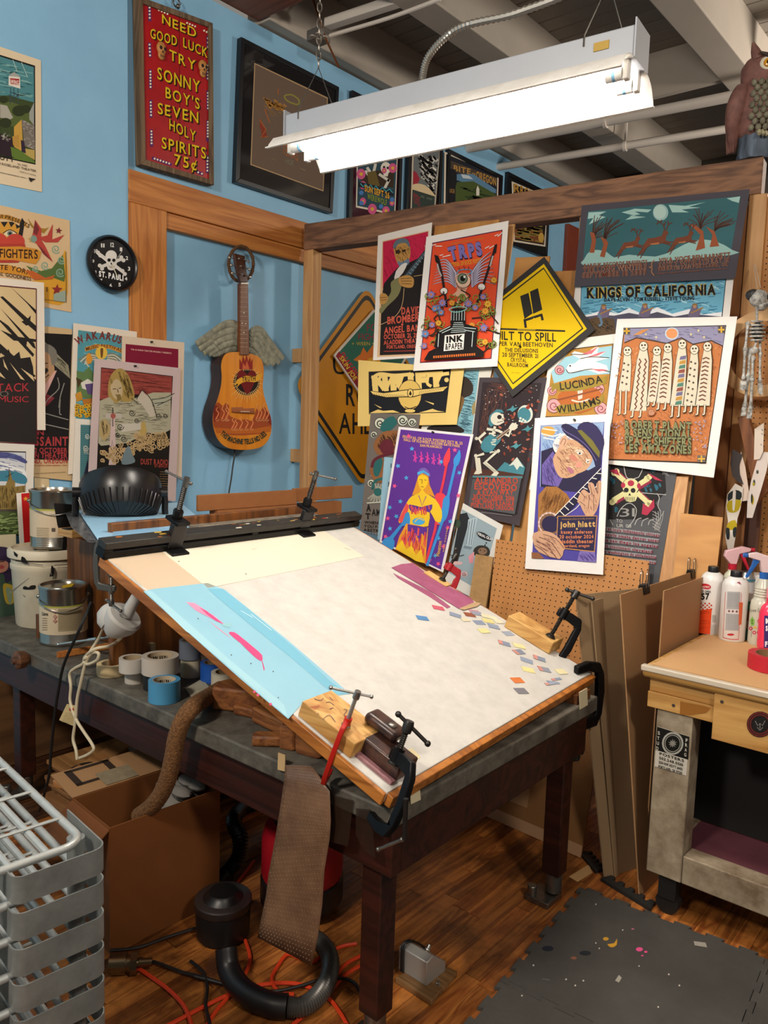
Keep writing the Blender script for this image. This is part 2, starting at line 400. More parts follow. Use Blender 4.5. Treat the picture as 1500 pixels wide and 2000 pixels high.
for yy in (BP0.y+.06, BP0.y+BW-.2):
    MB().bx(-1.2, -1.14, yy, yy+.1, TZ+.001, .762).build('rest_block', M_RISE, db)

# ================================================================ fluorescent light fixture
FX0, FX1, FY, FZ = -2.151, -.931, 2.07, 2.642
M_FIX = mat('white_enamel', '#a3a8b0', .4, noise=.06, nscale=8)
M_REF = mat('reflector_enamel', '#e6e4e0', .45, noise=.1, nscale=18, col2='#d2cfc8')
lf = thing('fluorescent_light', 'white two-tube fluorescent shop light hanging on chains', 'light fixture', ((FX0+FX1)/2, FY, FZ))
def prof_x(poly, x0, x1): return [(x0, FY+y, FZ+z) for y, z in poly], (x1-x0, 0, 0)
MB().bx(FX0, FX1, FY-.055, FY+.055, FZ+.005, FZ+.085).build('channel', M_FIX, lf, bevel=.004)
MB().bx(FX1, FX1+.004, FY-.06, FY+.06, FZ-.0, FZ+.1).build('end_plate', M_FIX, lf)
MB().bx(FX0-.004, FX0, FY-.06, FY+.06, FZ-.0, FZ+.1).build('end_plate', M_FIX, lf)
for s in (-1, 1):
    o = [(.052, .006), (.085, .002), (.115, -.012), (.138, -.04), (.143, -.052), (.155, -.053)]
    poly = [(s*a, b) for a, b in o]+[(s*(a), b-.004) for a, b in o[::-1]]
    P, vv = prof_x(poly, FX0+.0, FX1+.0); MB().prism(P, vv).build('reflector_wing', M_REF, lf)
M_TUBE = mat('lit_tube', '#fff6ea', .3, emit=TUBE)
for s in (-1, 1):
    yy = FY+s*.045; zz = FZ-.03
    tu = MB().cyl((FX0+.075, yy, zz), (FX1-.075, yy, zz), .016, n=14).build('fluorescent_tube', M_TUBE, lf)
    for xa, xb in ((FX0+.03, FX0+.075), (FX1-.075, FX1-.03)):
        MB().cyl((xa, yy, zz), (xb, yy, zz), .0165, n=14).build('tube_end', mat('tube_end_white', '#e8e6e2', .4), tu, base=lf['_b'])
        mx_ = (xa+xb)/2+(.012 if xa < -1.5 else -.0)
        MB().cyl((mx_-.004, yy, zz), (mx_+.004, yy, zz), .017, n=14).build('blue_band', mat('blue_band', '#6fa6c8', .4), tu, base=lf['_b'])
    for xx in (FX0+.02, FX1-.02):
        MB().bx(xx-.008, xx+.008, yy-.012, yy+.012, zz-.018, FZ+.006).build('lamp_holder', mat('lamp_holder_white', '#dcd8d2', .5), lf, bevel=.003)
def chain(path0, path1, parent, name='chain'):
    d = path1-path0; n = int(d.length/.026); dn = d.normalized(); a = dn.orthogonal().normalized(); b = dn.cross(a); m = MB()
    for i in range(n):
        c = path0+d*((i+.5)/n); e = a if i % 2 else b
        m.tube([c+dn*.017*math.cos(t)+e*.008*math.sin(t) for t in [2*math.pi*k/10 for k in range(10)]], .0022, 5, closed=True)
    m.build(name, mat('zinc_chain', '#7f7a72', .4, .8), parent)
for fx in (FX0+.1, FX1-.1):
    top = V((fx, FY, FZ+.24)); hk = MB()
    hk.tube([(fx-.04, FY-.056, FZ+.06), (fx-.04, FY-.056, FZ+.09), top, (fx+.04, FY+.056, FZ+.09), (fx+.04, FY+.056, FZ+.06)], .0025, 6)
    hk.build('wire_hanger', mat('dark_wire', '#4b4640', .4, .7), lf)
    chain(top, V((fx, FY, 4.3)), lf)
t_ = thing('copper_rod', 'thin copper wire slanting down beside the left chain', 'wire', onz(618, 20, 3.9))
MB().tube([onz(612, 0, 4.2), onz(636, 75, 3.9), onz(661, 130, 3.7)], .006, 8).build('wire_run', mat('copper', '#a8683c', .4, .7), t_)
MB().cb((FX1-.09, FY-.0565, FZ+.05), .042, .002, .022).build('warning_label', mat('yellow_label', '#a8861c', .5), lf)
FROT = math.atan2(.126, 1.22); lf.rotation_euler.z = FROT
pts = smooth_path([(-1.62, FY-.01, FZ+.1), (-1.6, FY, FZ+.18), (-1.5, FY+.01, FZ+.24), (-1.3, FY+.01, FZ+.235), (-1.1, FY, FZ+.26), (-1.0, FY, FZ+.4), (-.96, FY, FZ+.8), (-.95, FY, 4.3)], 24)
MB().tube(pts, [.0095 if i % 2 else .0125 for i in range(len(pts))], 8).build('conduit_coil', mat('galvanised_flex', '#a8a49c', .35, .8), lf)

# ================================================================ bench at the right
M_KRAFT = mat('kraft_paper', '#c69c6c', .7, noise=.06, nscale=4)
M_BPLY = wood('golden_bench_wood', '#b07c3c', '#d0a05c', 'x', 1.0, .55, dirt=.12)
M_BWHT = mat('chipped_white_paint', '#ad9f88', .65, noise=.5, nscale=11, col2='#6f5c46', bump=.2, bscale=30)
bc = onz(1254, 1299, .875); BX0, BY0 = bc.x, bc.y; BX1, BY1, BZ = .7, 3.26, .875
be = thing('packing_bench', 'wooden bench with kraft paper top and chipped white legs', 'bench', ((BX0+BX1)/2, (BY0+BY1)/2, 0))
MB().bx(BX0, BX1, BY0, BY1, BZ-.04, BZ).build('bench_top', wood('bench_top_edge', '#a5793c', '#cfa468', 'x', 1, .4), be, bevel=.012, seg=3)
MB().bx(BX0+.025, BX1, BY0+.03, BY1-.02, BZ+.0005, BZ+.002).build('kraft_cover', M_KRAFT, be)
MB().bx(BX0-.003, BX1, BY0-.004, BY0+.02, BZ-.018, BZ+.003).build('packing_tape_edge', mat('clear_tape', '#e3d9c6', .15, alpha=.75), be, bevel=.004)
MB().bx(BX0+.02, BX1, BY0+.03, BY0+.05, BZ-.09, BZ-.041).build('apron', M_BPLY, be, bevel=.002)
MB().bx(BX0+.018, BX0+.35, BY0+.022, BY0+.05, BZ-.145, BZ-.091).build('apron', M_BPLY, be, bevel=.002)
fy = BY0+.03
def fr(px, py, Y=None): return ony(px, py, Y if Y is not None else fy)
a = fr(1396, 1352, fy-.02); b = fr(1396, 1445, fy-.02)
MB().bx(a.x, BX1, fy-.02, fy+.25, b.z, a.z).build('drawer_front', M_BPLY, be, bevel=.002)
l0, l1 = fr(1283, 1390), fr(1353, 1407); lb = fr(1263, 1700)
MB().bx(l0.x, l1.x, fy, fy+.09, lb.z, BZ-.146).build('leg', M_BWHT, be, bevel=.004)
rt = fr(1332, 1672)
MB().bx(l1.x+.001, BX1, fy+.002, fy+.08, lb.z, rt.z).build('bottom_rail', M_BWHT, be, bevel=.004)
MB().bx(l0.x, l0.x+.08, fy+.091, BY1-.02, lb.z, rt.z).build('bottom_rail', M_BWHT, be, bevel=.004)
MB().bx(l0.x+.08, BX1, fy+.08, BY1-.02, rt.z-.03, rt.z-.005).build('lower_shelf', mat('purple_stained_shelf', '#6b3a45', .6, noise=.3, nscale=8), be)
MB().bx(l0.x, l0.x+.09, BY1-.11, BY1-.02, rt.z, BZ-.05).build('leg', M_BWHT, be, bevel=.004)
MB().bx(l0.x+.01, BX1, fy+.3, fy+.31, rt.z, BZ-.15).build('back_panel', mat('bench_shade_black', '#0d0b0a', .8), be)  # black sheet set well forward, its colour stands in for shade under the bench
MB().bx(l0.x+.02, l0.x+.03, fy+.092, fy+.3, rt.z, BZ-.15).build('side_panel', mat('bench_shade_black', '#0d0b0a', .8), be)  # added black sheet, paints the shaded inside of the bench dark
for xx in (l0.x+.07, BX1-.1):
    for yy in (fy+.05, BY1-.08):
        MB().cyl((xx, yy-.02, .04), (xx, yy+.02, .04), .04).bx(xx-.03, xx+.03, yy-.03, yy+.03, .06, lb.z).build('caster', mat('black_rubber', '#151413', .6), be)
# ================================================================ flat print: ink shapes laid on the sheets
VIEW = {'A1': (0, 0, 3), 'A2': (450, 0, 3), 'A3': (900, 0, 2.5), 'A4': (0, 380, 3.75), 'A5': (0, 700, 3.75), 'A6': (340, 440, 3.5725),
        'A7': (680, 400, 4.2857), 'A8': (950, 360, 2.7273), 'B1': (680, 700, 3.75), 'B2': (1000, 780, 3.75), 'B3': (1100, 980, 3.225),
        'B4': (0, 880, 3.5714), 'B5': (150, 1150, 3), 'B6': (550, 1280, 4.2857), 'B7': (0, 1400, 3.3333), 'B8': (380, 1500, 2.4194),
        'C1': (950, 1250, 2.6667), 'C2': (150, 930, 2.459), 'C3': (740, 1060, 3), 'C4': (1230, 1050, 5.5556), 'C5': (1380, 60, 7.4074),
        'C6': (1380, 520, 3.5714), 'C7': (0, 1150, 4.4444), 'C8': (500, 30, 1.8293), 'F': (0, 0, 1)}
def Q(v, s):
    ox, oy, k = VIEW[v]; f = [float(t) for t in s.split()] if isinstance(s, str) else [c for p in s for c in p]
    return [(ox+f[i]/k, oy+f[i+1]/k) for i in range(0, len(f), 2)]
_gl = {}
def glyph(ch, bold):
    key = (ch, bold)
    if key in _gl: return _gl[key]
    c = bpy.data.curves.new('g', 'FONT'); c.body = ch; c.resolution_u = 3; c.offset = bold; c.size = 1
    o = bpy.data.objects.new('g', c); COL.objects.link(o); me = o.to_mesh()
    vs = [(v.co.x, v.co.y) for v in me.vertices]; me.calc_loop_triangles()
    ts = [tuple(t.vertices) for t in me.loop_triangles]; o.to_mesh_clear()
    bpy.data.objects.remove(o); bpy.data.curves.remove(c)
    x0 = min((v[0] for v in vs), default=0); x1 = max((v[0] for v in vs), default=.3)
    _gl[key] = ([(a-x0, b) for a, b in vs], ts, x1-x0); return _gl[key]
def cap_h():
    vs, _, _ = glyph('H', 0); return max(v[1] for v in vs)
class Art:
    def __init__(s, un, view='F', step=.00010): s.un = un; s.view = view; s.k = 0; s.step = step; s.v = []; s.f = []; s.c = []; s.rnd = random.Random(3); s.maxe = getattr(un, 'maxe', 0)
    def _p(s, x, y):
        ox, oy, k = VIEW[s.view]; return (ox+x/k, oy+y/k)
    def _add(s, pts, tris, col, z=None):
        z = s.k if z is None else z; c = (*lin(col), 1)
        if s.maxe:
            pts = list(pts); tris = [tuple(t) for t in tris]; done = []
            while tris:
                a, b, d = tris.pop(); e = [(math.hypot(pts[i][0]-pts[j][0], pts[i][1]-pts[j][1]), i, j, k) for i, j, k in ((a, b, d), (b, d, a), (d, a, b))]
                l, i, j, k = max(e)
                if l > s.maxe: pts.append(((pts[i][0]+pts[j][0])/2, (pts[i][1]+pts[j][1])/2)); n_ = len(pts)-1; tris += [(i, n_, k), (n_, j, k)]
                else: done.append((a, b, d))
            tris = done
        o = len(s.v)
        for x, y in pts:
            P, n = s.un(*s._p(x, y)); s.v.append(P+n*(.0004+z*s.step))
        for t in tris: s.f.append([i+o for i in t]); s.c.append(c)
    def up(s): s.k += 1; return s
    @staticmethod
    def pts(d):
        if isinstance(d, str):
            f = [float(t) for t in d.split()]; return [(f[i], f[i+1]) for i in range(0, len(f)-1, 2)]
        return list(d)
    def poly(s, d, col, sm=0):
        p = s.pts(d)
        if sm: p = [(q.x, q.y) for q in smooth_path([(a, b, 0) for a, b in p], sm, True)]
        s.k += 1; s._add(p, tessellate_polygon([[V((a, b, 0)) for a, b in p]]), col); return s
    def ell(s, cx, cy, rx, ry, col, rot=0, n=18):
        c, q = math.cos(rad(rot)), math.sin(rad(rot)); p = []
        for i in range(n):
            t = 2*math.pi*i/n; a, b = rx*math.cos(t), ry*math.sin(t); p.append((cx+a*c-b*q, cy+a*q+b*c))
        return s.poly(p, col)
    def dots(s, d, r, col, n=7, ry=None):
        s.k += 1
        for cx, cy in s.pts(d):
            s._add([(cx+r*math.cos(2*math.pi*i/n), cy+(ry or r)*math.sin(2*math.pi*i/n)) for i in range(n)], [(0, i, i+1) for i in range(1, n-1)], col)
        return s
    def line(s, d, w, col, sm=0, closed=False, keep=False, taper=False):
        p = s.pts(d)
        if sm: p = [(q.x, q.y) for q in smooth_path([(a, b, 0) for a, b in p], sm, closed)]
        n = len(p); L = []; 
        if not keep: s.k += 1
        for i in range(n):
            a = p[i-1] if (i or closed) else p[0]; b = p[(i+1) % n] if (i < n-1 or closed) else p[-1]
            tx, ty = b[0]-a[0], b[1]-a[1]; l = math.hypot(tx, ty) or 1
            ww = w/2*((1-.9*i/(n-1)) if taper else 1)
            L.append((p[i], (-ty/l*ww, tx/l*ww)))
        vs = []
        for (x, y), (nx, ny) in L: vs += [(x+nx, y+ny), (x-nx, y-ny)]
        fs = []
        for i in range(n if closed else n-1):
            j = (i+1) % n; fs += [(2*i, 2*i+1, 2*j+1), (2*i, 2*j+1, 2*j)]
        s._add(vs, fs, col); return s
    def lines(s, ds, w, col, sm=0, taper=False):
        s.k += 1
        for d in ds: s.line(d, w, col, sm, keep=True, taper=taper)
        return s
    def box(s, x0, y0, x1, y1, col): return s.poly([(x0, y0), (x1, y0), (x1, y1), (x0, y1)], col)
    def star(s, cx, cy, r, col, rot=0):
        return s.poly([(cx+(r if i % 2 == 0 else r*.42)*math.sin(rad(36*i+rot)), cy-(r if i % 2 == 0 else r*.42)*math.cos(rad(36*i+rot))) for i in range(10)], col)
    def spiral(s, cx, cy, r, w, col, turns=1.5, a0=0, flip=1, keep=False):
        n = int(turns*12); return s.line([(cx+r*(1-i/n*.8)*math.cos(rad(a0)+flip*2*math.pi*turns*i/n), cy+r*(1-i/n*.8)*math.sin(rad(a0)+flip*2*math.pi*turns*i/n)) for i in range(n+1)], w, col, keep=keep)
    def text(s, t, x0, y0, x1, y1, h, col, bold=.0, up=None, gap=.1, keep=False):
        return s.textp(t, [(x0, y0), (x1, y1)], h, col, bold, up if up else (0, -1), gap, keep)
    def textp(s, t, d, h, col, bold=0., up=None, gap=.1, keep=False):
        p = s.pts(d)
        if len(p) > 2: p = [(q.x, q.y) for q in smooth_path([(a, b, 0) for a, b in p], 5)]
        seg = [0]
        for a, b in zip(p, p[1:]): seg.append(seg[-1]+math.hypot(b[0]-a[0], b[1]-a[1]))
        ch = cap_h(); adv = []; x = 0
        for c in t:
            if c == ' ': x += .32; adv.append(None); continue
            vs, ts, w = glyph(c, bold); adv.append((x, vs, ts, w)); x += w+gap
        tot = x-gap; kx = seg[-1]/tot; hk = h/ch
        if not keep: s.k += 1
        def at(u):
            i = 0
            while i < len(seg)-2 and seg[i+1] < u: i += 1
            l = seg[i+1]-seg[i] or 1; f = (u-seg[i])/l; a, b = p[i], p[i+1]; tx, ty = (b[0]-a[0])/l, (b[1]-a[1])/l
            return a[0]+(b[0]-a[0])*f, a[1]+(b[1]-a[1])*f, tx, ty
        for A in adv:
            if not A: continue
            x, vs, ts, w = A; cx, cy, tx, ty = at((x+w/2)*kx); ux, uy = up if up else (ty, -tx)
            s._add([(cx+(a-w/2)*kx*tx+b*hk*ux, cy+(a-w/2)*kx*ty+b*hk*uy) for a, b in vs], ts, col)
        return s
    def fake(s, x0, y0, x1, y1, h, col, word=3):
        """a line too small to read: short strokes"""
        L = math.hypot(x1-x0, y1-y0); n = max(2, int(L/(h*.9))); ds = []
        for i in range(n):
            if s.rnd.random() < .14: continue
            a, b = i/n, (i+.68)/n; ds.append([(x0+(x1-x0)*a, y0+(y1-y0)*a), (x0+(x1-x0)*b, y0+(y1-y0)*b)])
        return s.lines(ds, h, col)
    def hatch(s, d, n, ang, ln, w, col, wob=0):
        p = s.pts(d); x0, x1 = min(a for a, b in p), max(a for a, b in p); y0, y1 = min(b for a, b in p), max(b for a, b in p)
        def ins(x, y):
            r = False
            for i in range(len(p)):
                (ax, ay), (bx, by) = p[i-1], p[i]
                if (ay > y) != (by > y) and x < (bx-ax)*(y-ay)/(by-ay)+ax: r = not r
            return r
        ds = []; c, q = math.cos(rad(ang)), math.sin(rad(ang)); tries = 0
        while len(ds) < n and tries < n*12:
            tries += 1; x, y = s.rnd.uniform(x0, x1), s.rnd.uniform(y0, y1); l = ln*s.rnd.uniform(.5, 1.2)
            e = (x+c*l, y+q*l); m = (x+c*l/2+s.rnd.uniform(-wob, wob), y+q*l/2+s.rnd.uniform(-wob, wob))
            if ins(x, y) and ins(*e): ds.append([(x, y), m, e])
        return s.lines(ds, w, col)
    def curls(s, d, n, r, w, col):
        p = s.pts(d); s.k += 1; x0, x1 = min(a for a, b in p), max(a for a, b in p); y0, y1 = min(b for a, b in p), max(b for a, b in p)
        for i in range(n):
            s.spiral(s.rnd.uniform(x0+r, x1-r), s.rnd.uniform(y0+r, y1-r), r*s.rnd.uniform(.7, 1.1), w, col, 1.4, s.rnd.uniform(0, 360), s.rnd.choice((-1, 1)), keep=True)
        return s
    def build(s, name, parent):
        me = bpy.data.meshes.new(name); b = V(parent['_b']); me.from_pydata([p-b for p in s.v], [], s.f); me.materials.append(INK)
        at = me.color_attributes.new('ink', 'FLOAT_COLOR', 'CORNER')
        buf = []
        for c in s.c: buf += list(c)*3
        at.data.foreach_set('color', buf); me.update()
        # every face looks out of the sheet
        bm = bmesh.new(); bm.from_mesh(me); n0 = s.un(750, 1000)[1] if not hasattr(s, 'nofix') else None
        for f in bm.faces:
            cp = f.calc_center_median()+b
            if f.normal.dot(CAM-cp) < 0: f.normal_flip()
        bm.to_mesh(me); bm.free()
        o = bpy.data.objects.new(name, me); COL.objects.link(o); o.parent = parent; o['_b'] = parent['_b']; return o
def plane_un(P, n): return lambda x, y: (onp(x, y, P, n), n)
M_PIN = mat('black_pushpin', '#141414', .3)
def poster(name, label, quad, plane, paper, view='F', thick=.0016, group=None, cat='poster', pins=(), bend=0):
    P, n = plane; pm_ = mat('paper_'+paper, paper, .7, noise=.03, nscale=6)
    C = [onp(x, y, P, n) for x, y in quad]; base = (C[0]+C[1]+C[2]+C[3])/4
    t = thing(name, label, cat, base, group)
    MB().prism(C, -n*thick).build('sheet', pm_, t)
    for x, y in pins:
        c = onp(x, y, P, n); MB().lathe([(.006, 0), (.004, .003), (.0035, .009), (.0055, .011), (.005, .013)], c+n*.003, n, 10).build('pushpin', M_PIN, t)
    a = Art(plane_un(P, n), view); a.t = t; a.done = lambda: a.build('print', t); return a
WN = V((1, 0, 0))
def WP(off=.004): return V((XL+off, 0, 0)), WN
def RP(off=.004): return V((XW+off, 0, 0)), WN

# ---------------------------------------------------------------- posters on the left wall
a = poster('poster', 'cream poster of a water tower above houses, top left corner', Q('F', '-75 66 80 118 82 375 -75 344'), WP(), '#e3d2b2', 'A1')
a.poly('-190 262 205 385 208 965 -190 880', '#1d1a1a').poly('-185 272 198 394 200 640 -185 640', '#4d8890')
a.hatch('-185 300 195 410 195 570 -185 560', 60, 12, 60, 5, '#7fb0ae').hatch('-185 300 195 410 195 570 -185 560', 40, 8, 50, 4, '#2f5f66')
a.lines(['75 350 100 420', '125 365 160 450'], 3, '#b9cfc8')
a.poly('-185 560 60 560 120 580 198 600 202 955 -185 872', '#3c4a27').poly('-185 600 -20 590 80 600 199 660 199 760 -185 700', '#566534', 0)
a.lines(['62 512 58 612', '80 515 82 612', '105 520 106 612', '62 540 106 560', '62 585 106 560'], 4, '#3b4b5c')
a.poly('50 445 116 452 118 520 50 500', '#e0dcd2').poly('48 446 82 422 118 452', '#a7a9a4').poly('58 458 112 463 110 500 62 492', '#a82f30').text('WING', 62, 490, 108, 498, 24, '#efe6dc', .02)
a.poly('0 612 40 620 76 690 60 700 0 690', '#a9a89c').poly('-185 700 0 640 0 790 -185 800', '#2f3a1f')
for cx, cy, r in ((30, 720, 36), (110, 650, 40), (150, 640, 30), (20, 585, 26)): a.ell(cx, cy, r, r*.8, '#2e381f')
a.poly('170 660 198 600 198 735 170 700', '#9aa09a').poly('80 745 125 700 135 890 82 862', '#c79f48').poly('125 700 200 735 205 880 140 855', '#77716a').poly('70 800 110 790 112 870 75 850', '#b98f43')
a.hatch('125 700 200 735 205 880 140 855', 40, 12, 14, 4, '#aaa59b').poly('-185 740 0 785 70 812 76 925 -185 860', '#2e2029').hatch('0 770 60 790 60 830 0 815', 20, 12, 14, 5, '#a3a196')
a.poly('60 860 140 890 205 950 205 958 70 930', '#5f7a33').poly('140 870 202 880 202 940 140 900', '#b8a25a').poly('120 820 140 830 150 900 125 890', '#32263a')
a.text('WING NUTT', -165, 900, 80, 952, 30, '#2a2422', .01, (0, -1)).text('ALL AGES', 100, 966, 158, 978, 11, '#4a4038').text('WED MAY 21 ROSELAND THEATER', -120, 940, 210, 1010, 13, '#4a4038', .01)
a.text('TICKETS AT FASTIXX', 112, 1010, 210, 1034, 9, '#5b5048').fake(-120, 985, 155, 1045, 4, '#5b5048').poly('165 1040 185 1045 208 1050 190 1058 178 1068 170 1056', '#2a2422')
a.done()
a = poster('poster', 'cream tattoo-style poster with red bird and winged heart', Q('F', '-95 380 136 430.6 139.5 610 -95 566'), WP(), '#dbbd92', 'A4')
a.poly('480 410 478 790 250 760 180 700 200 640 300 620 420 560', '#d9a032', 4).poly('190 520 300 560 380 540 460 440 478 600 470 640 390 610 270 610', '#56703a', 0)
for cx, cy, r in ((410, 400, 34), (450, 480, 30), (330, 520, 32), (260, 545, 26), (440, 570, 34)): a.spiral(cx, cy, r, 9, '#88a894', 1.5, 40)
a.poly('-100 140 60 150 180 195 210 250 150 215 40 180 -100 170', '#c08a32').textp('RESQUI PRESENTS', '-120 152 40 178 130 205 210 245', 26, '#3a2418', .02)
a.poly('200 170 250 240 330 250 356 240 320 285 230 240', '#a07a2c').poly('10 200 90 200 140 230 160 170 180 200 160 330 -20 340 -60 240', '#24201f').poly('-30 300 -50 220 -20 250 0 195 30 240 60 195 80 240 110 205 120 250 145 240 130 310 80 330', '#d39a3c')
a.ell(72, 285, 45, 24, '#e3d4b2').ell(72, 285, 20, 19, '#6d7f77').ell(72, 285, 9, 9, '#1d1a18').line('20 285 70 258 125 285', 6, '#241a14', 4)
a.ell(-20, 345, 75, 65, '#c24638').ell(110, 345, 70, 58, '#c24638').poly('-100 360 180 360 200 440 130 500 -60 500', '#b03e33')
a.poly('-100 385 150 380 270 400 300 420 290 470 260 510 100 480 -100 480', '#cf8f31').text('FOO FIGHTERS', -160, 455, 275, 470, 62, '#3b1f12', .02)
a.poly('240 280 255 185 300 250 300 310 345 300 385 215 380 330 470 295 420 350 330 350 300 330 330 380 385 495 320 440 265 360 225 330', '#b8443c', 0).poly('240 280 256 190 285 255 268 300', '#7a2f33').poly('275 365 320 410 378 490 310 430', '#7a2f33').ell(245, 325, 24, 26, '#7f9a8f').lines(['205 320 225 330', '210 345 225 340'], 6, '#caa04c')
a.star(428, 265, 26, '#7c2c34', 8).star(415, 697, 42, '#8e2d30', 4)
a.poly('-100 510 60 515 180 550 275 590 270 625 150 590 -100 560', '#cf8f31').textp('PETE YORN', '-60 548 60 553 140 570 222 592', 34, '#3b1f12', .02)
a.poly('180 555 240 560 330 610 400 590 380 620 250 625', '#c0622c').text('SOCIAL GOODNESS', -100, 575, 225, 632, 26, '#4b2a16', .01).text('M I', 270, 712, 345, 712, 34, '#5b3a18')
a.poly('390 730 478 700 478 788 390 778', '#97a89a').line('480 420 482 790 300 765', 4, '#6b5a36').done()
a = poster('poster', 'cream and black poster of raised swords, left edge of wall', Q('F', '-70 535 86 552 89 840 -70 838'), WP(.035), '#ece2d2', 'A4')
a.poly('-260 640 268 688 272 1830 -260 1810', '#5e1a26').poly('-255 650 262 696 262 1820 -255 1805', '#d7bf90').poly('-260 1330 60 1310 240 1340 268 1360 272 1822 -260 1800', '#26211f')
for d in ('70 670 200 800 262 875 262 845 180 770', '0 750 20 745 262 960 262 1005 220 970', '0 830 250 1090 262 1130 240 1120', '-40 890 60 960 250 1170 240 1190', '0 990 120 1040 262 1060 262 1080 100 1070', '-100 1000 120 1200 262 1330 240 1340 -100 1080'): a.poly(d, '#201c1b')
a.poly('155 930 195 915 225 885 220 930 240 950 190 960', '#201c1b').poly('150 1075 200 1060 190 1120 160 1100', '#201c1b').poly('-20 1100 20 1120 0 1170 -40 1180', '#201c1b')
a.poly('-100 1230 40 1180 60 1130 90 1190 140 1150 150 1200 220 1190 240 1260 250 1380 -100 1380', '#201c1b')
for d in ('20 1200 60 1290 30 1260', '70 1230 180 1360 150 1350', '-20 1280 40 1350 0 1330', '150 1270 250 1370 240 1330', '-60 1330 -10 1370 -40 1360'): a.poly(d, '#d7bf90')
a.text('ATTACK', -150, 1450, 212, 1440, 60, '#b3323a', .0, (0, -1)).text('LO', -50, 1480, 62, 1478, 38, '#6b6a60').text('MUSIC', -10, 1520, 208, 1520, 42, '#b3323a', .0)
a.line('-255 648 264 692 268 1822', 5, '#5e1a26').done()
a = poster('poster', 'black and red poster of a man in a pinstripe suit', Q('F', '8 628 141 643 141 939 8 925'), WP(.012), '#cdb083', 'A4')
a.poly('40 1000 528 1025 500 1880 505 1950 40 1930', '#161314').poly('310 1060 500 1250 515 1350 400 1250', '#8b8770').hatch('330 1090 500 1260 510 1340 400 1240', 20, 45, 60, 4, '#5f5c4d')
a.poly('300 1120 340 1115 400 1150 415 1210 395 1250 400 1290 360 1350 330 1400 300 1390', '#b28b67').poly('290 1110 350 1095 410 1140 415 1220 380 1250 365 1180 330 1150 290 1150', '#77736a', 3)
a.poly('300 1280 345 1270 355 1290 320 1330 300 1330', '#2b201c').lines(['300 1240 350 1235', '305 1215 325 1205', '330 1340 360 1320'], 7, '#3a261c')
a.poly('310 1420 400 1290 415 1290 330 1480 300 1500', '#cfa29a').poly('300 1400 325 1420 330 1460 300 1530', '#7d2630').poly('300 1580 340 1460 400 1490 350 1540', '#7d2a30')
a.lines(['420 1340 430 1420 350 1500 320 1560', '470 1380 440 1480 430 1560', '320 1600 500 1650', '320 1680 500 1720', '440 1500 435 1600 450 1610'], 7, '#8f8c84', 3)
V2 = a; a.view = 'A5'
for tx, y, h, x0, x1 in (('ALLEN', 560, 40, 100, 320), ('TOUSSAINT', 638, 62, 95, 497), ('SUN 22 OCTOBER', 690, 34, 130, 492), ('ALADDIN THEATER', 728, 34, 90, 492), ('PORTLAND, OREGON', 768, 34, 70, 492)):
    a.text(tx, x0, y, x1, y, h, '#a83a3c', .03)
a.fake(250, 785, 490, 783, 6, '#a83a3c').fake(250, 845, 480, 832, 4, '#6b5a3c').done()
a = poster('poster', 'tall teal festival poster with sunflowers behind the lavender print', Q('F', '143.5 631 267.5 648 262 905 133 927'), WP(.02), '#e7dccb', 'A4')
a.poly('572 992 900 1038 880 1900 545 1890', '#4f95a3').hatch('575 1000 880 1045 860 1600 550 1600', 70, 10, 50, 6, '#79b4b8').textp('WAKARUSA', '565 1105 640 1070 760 1058 930 1110', 52, '#74322c', .04)
a.poly('620 1120 700 1095 800 1100 900 1135 900 1165 800 1130 700 1128 625 1150', '#c98f34').textp('MUSIC FESTIVAL', '632 1143 720 1120 800 1125 890 1152', 22, '#5d2b1c', .03)
a.ell(742, 1160, 44, 48, '#e0ba48').poly('735 1130 755 1130 750 1190 738 1190', '#6a4424', 3)
for sgn in (-1, 1):
    for i in range(6): a.line([(742+sgn*40, 1175+i*6), (742+sgn*(90+i*4), 1165+i*12), (742+sgn*(170-i*16), 1215+i*10)], 9, '#c9c8b4' if i % 2 else '#7d7a68', 4)
a.poly('630 1190 650 1160 672 1190 668 1230 640 1240', '#d8932e', 3).poly('560 1290 610 1300 650 1260 690 1320 680 1500 560 1480', '#5d7a4a').poly('590 1380 640 1350 690 1380 660 1440 600 1420', '#d9d6cc').poly('620 1390 700 1380 700 1470 640 1460', '#5d4a7a').poly('555 1340 600 1360 570 1420', '#4a3a1f')
a.poly('548 1460 590 1440 605 1500 560 1520', '#c08a30').poly('600 1500 700 1490 690 1560 610 1540', '#b0702a')
a.rnd.seed(5)
for i in range(34):
    x, y = a.rnd.uniform(555, 660), a.rnd.uniform(1540, 1625); a.dots([(x, y)], 13, '#d8aa2c', 9); a.dots([(x, y)], 6, '#4e2f16', 6)
a.done()
a = poster('poster', 'cream sheet with plain maroon block pinned high on the wall', Q('F', '238.5 656 360 669 355 934 234 928'), WP(.03), '#dcc8b0', 'A4', pins=[(294.5, 668)])
a.poly('920 1094 1306 1132 1300 1900 905 1880', '#7d1532').text('THE ALADDIN THEATER PROUDLY PRESENTS', 958, 1138, 1255, 1168, 10, '#e6c9b8', .02).done()
a = poster('poster', 'small white framed teal print half hidden behind the fan', Q('A5', '552 440 700 452 690 985 528 955'), WP(.026), '#e6e0d4', 'A5')
a.poly('590 485 700 490 690 900 585 890', '#4d7d82').lines(['590 %d 700 %d' % (y, y+4) for y in range(500, 880, 14)], 3, '#35606a').spiral(640, 570, 20, 5, '#d8d3c4').spiral(628, 655, 22, 5, '#d8d3c4').text('WILCO', 610, 700, 690, 704, 30, '#c9c4b4').poly('600 900 640 740 660 900', '#262a3d').done()
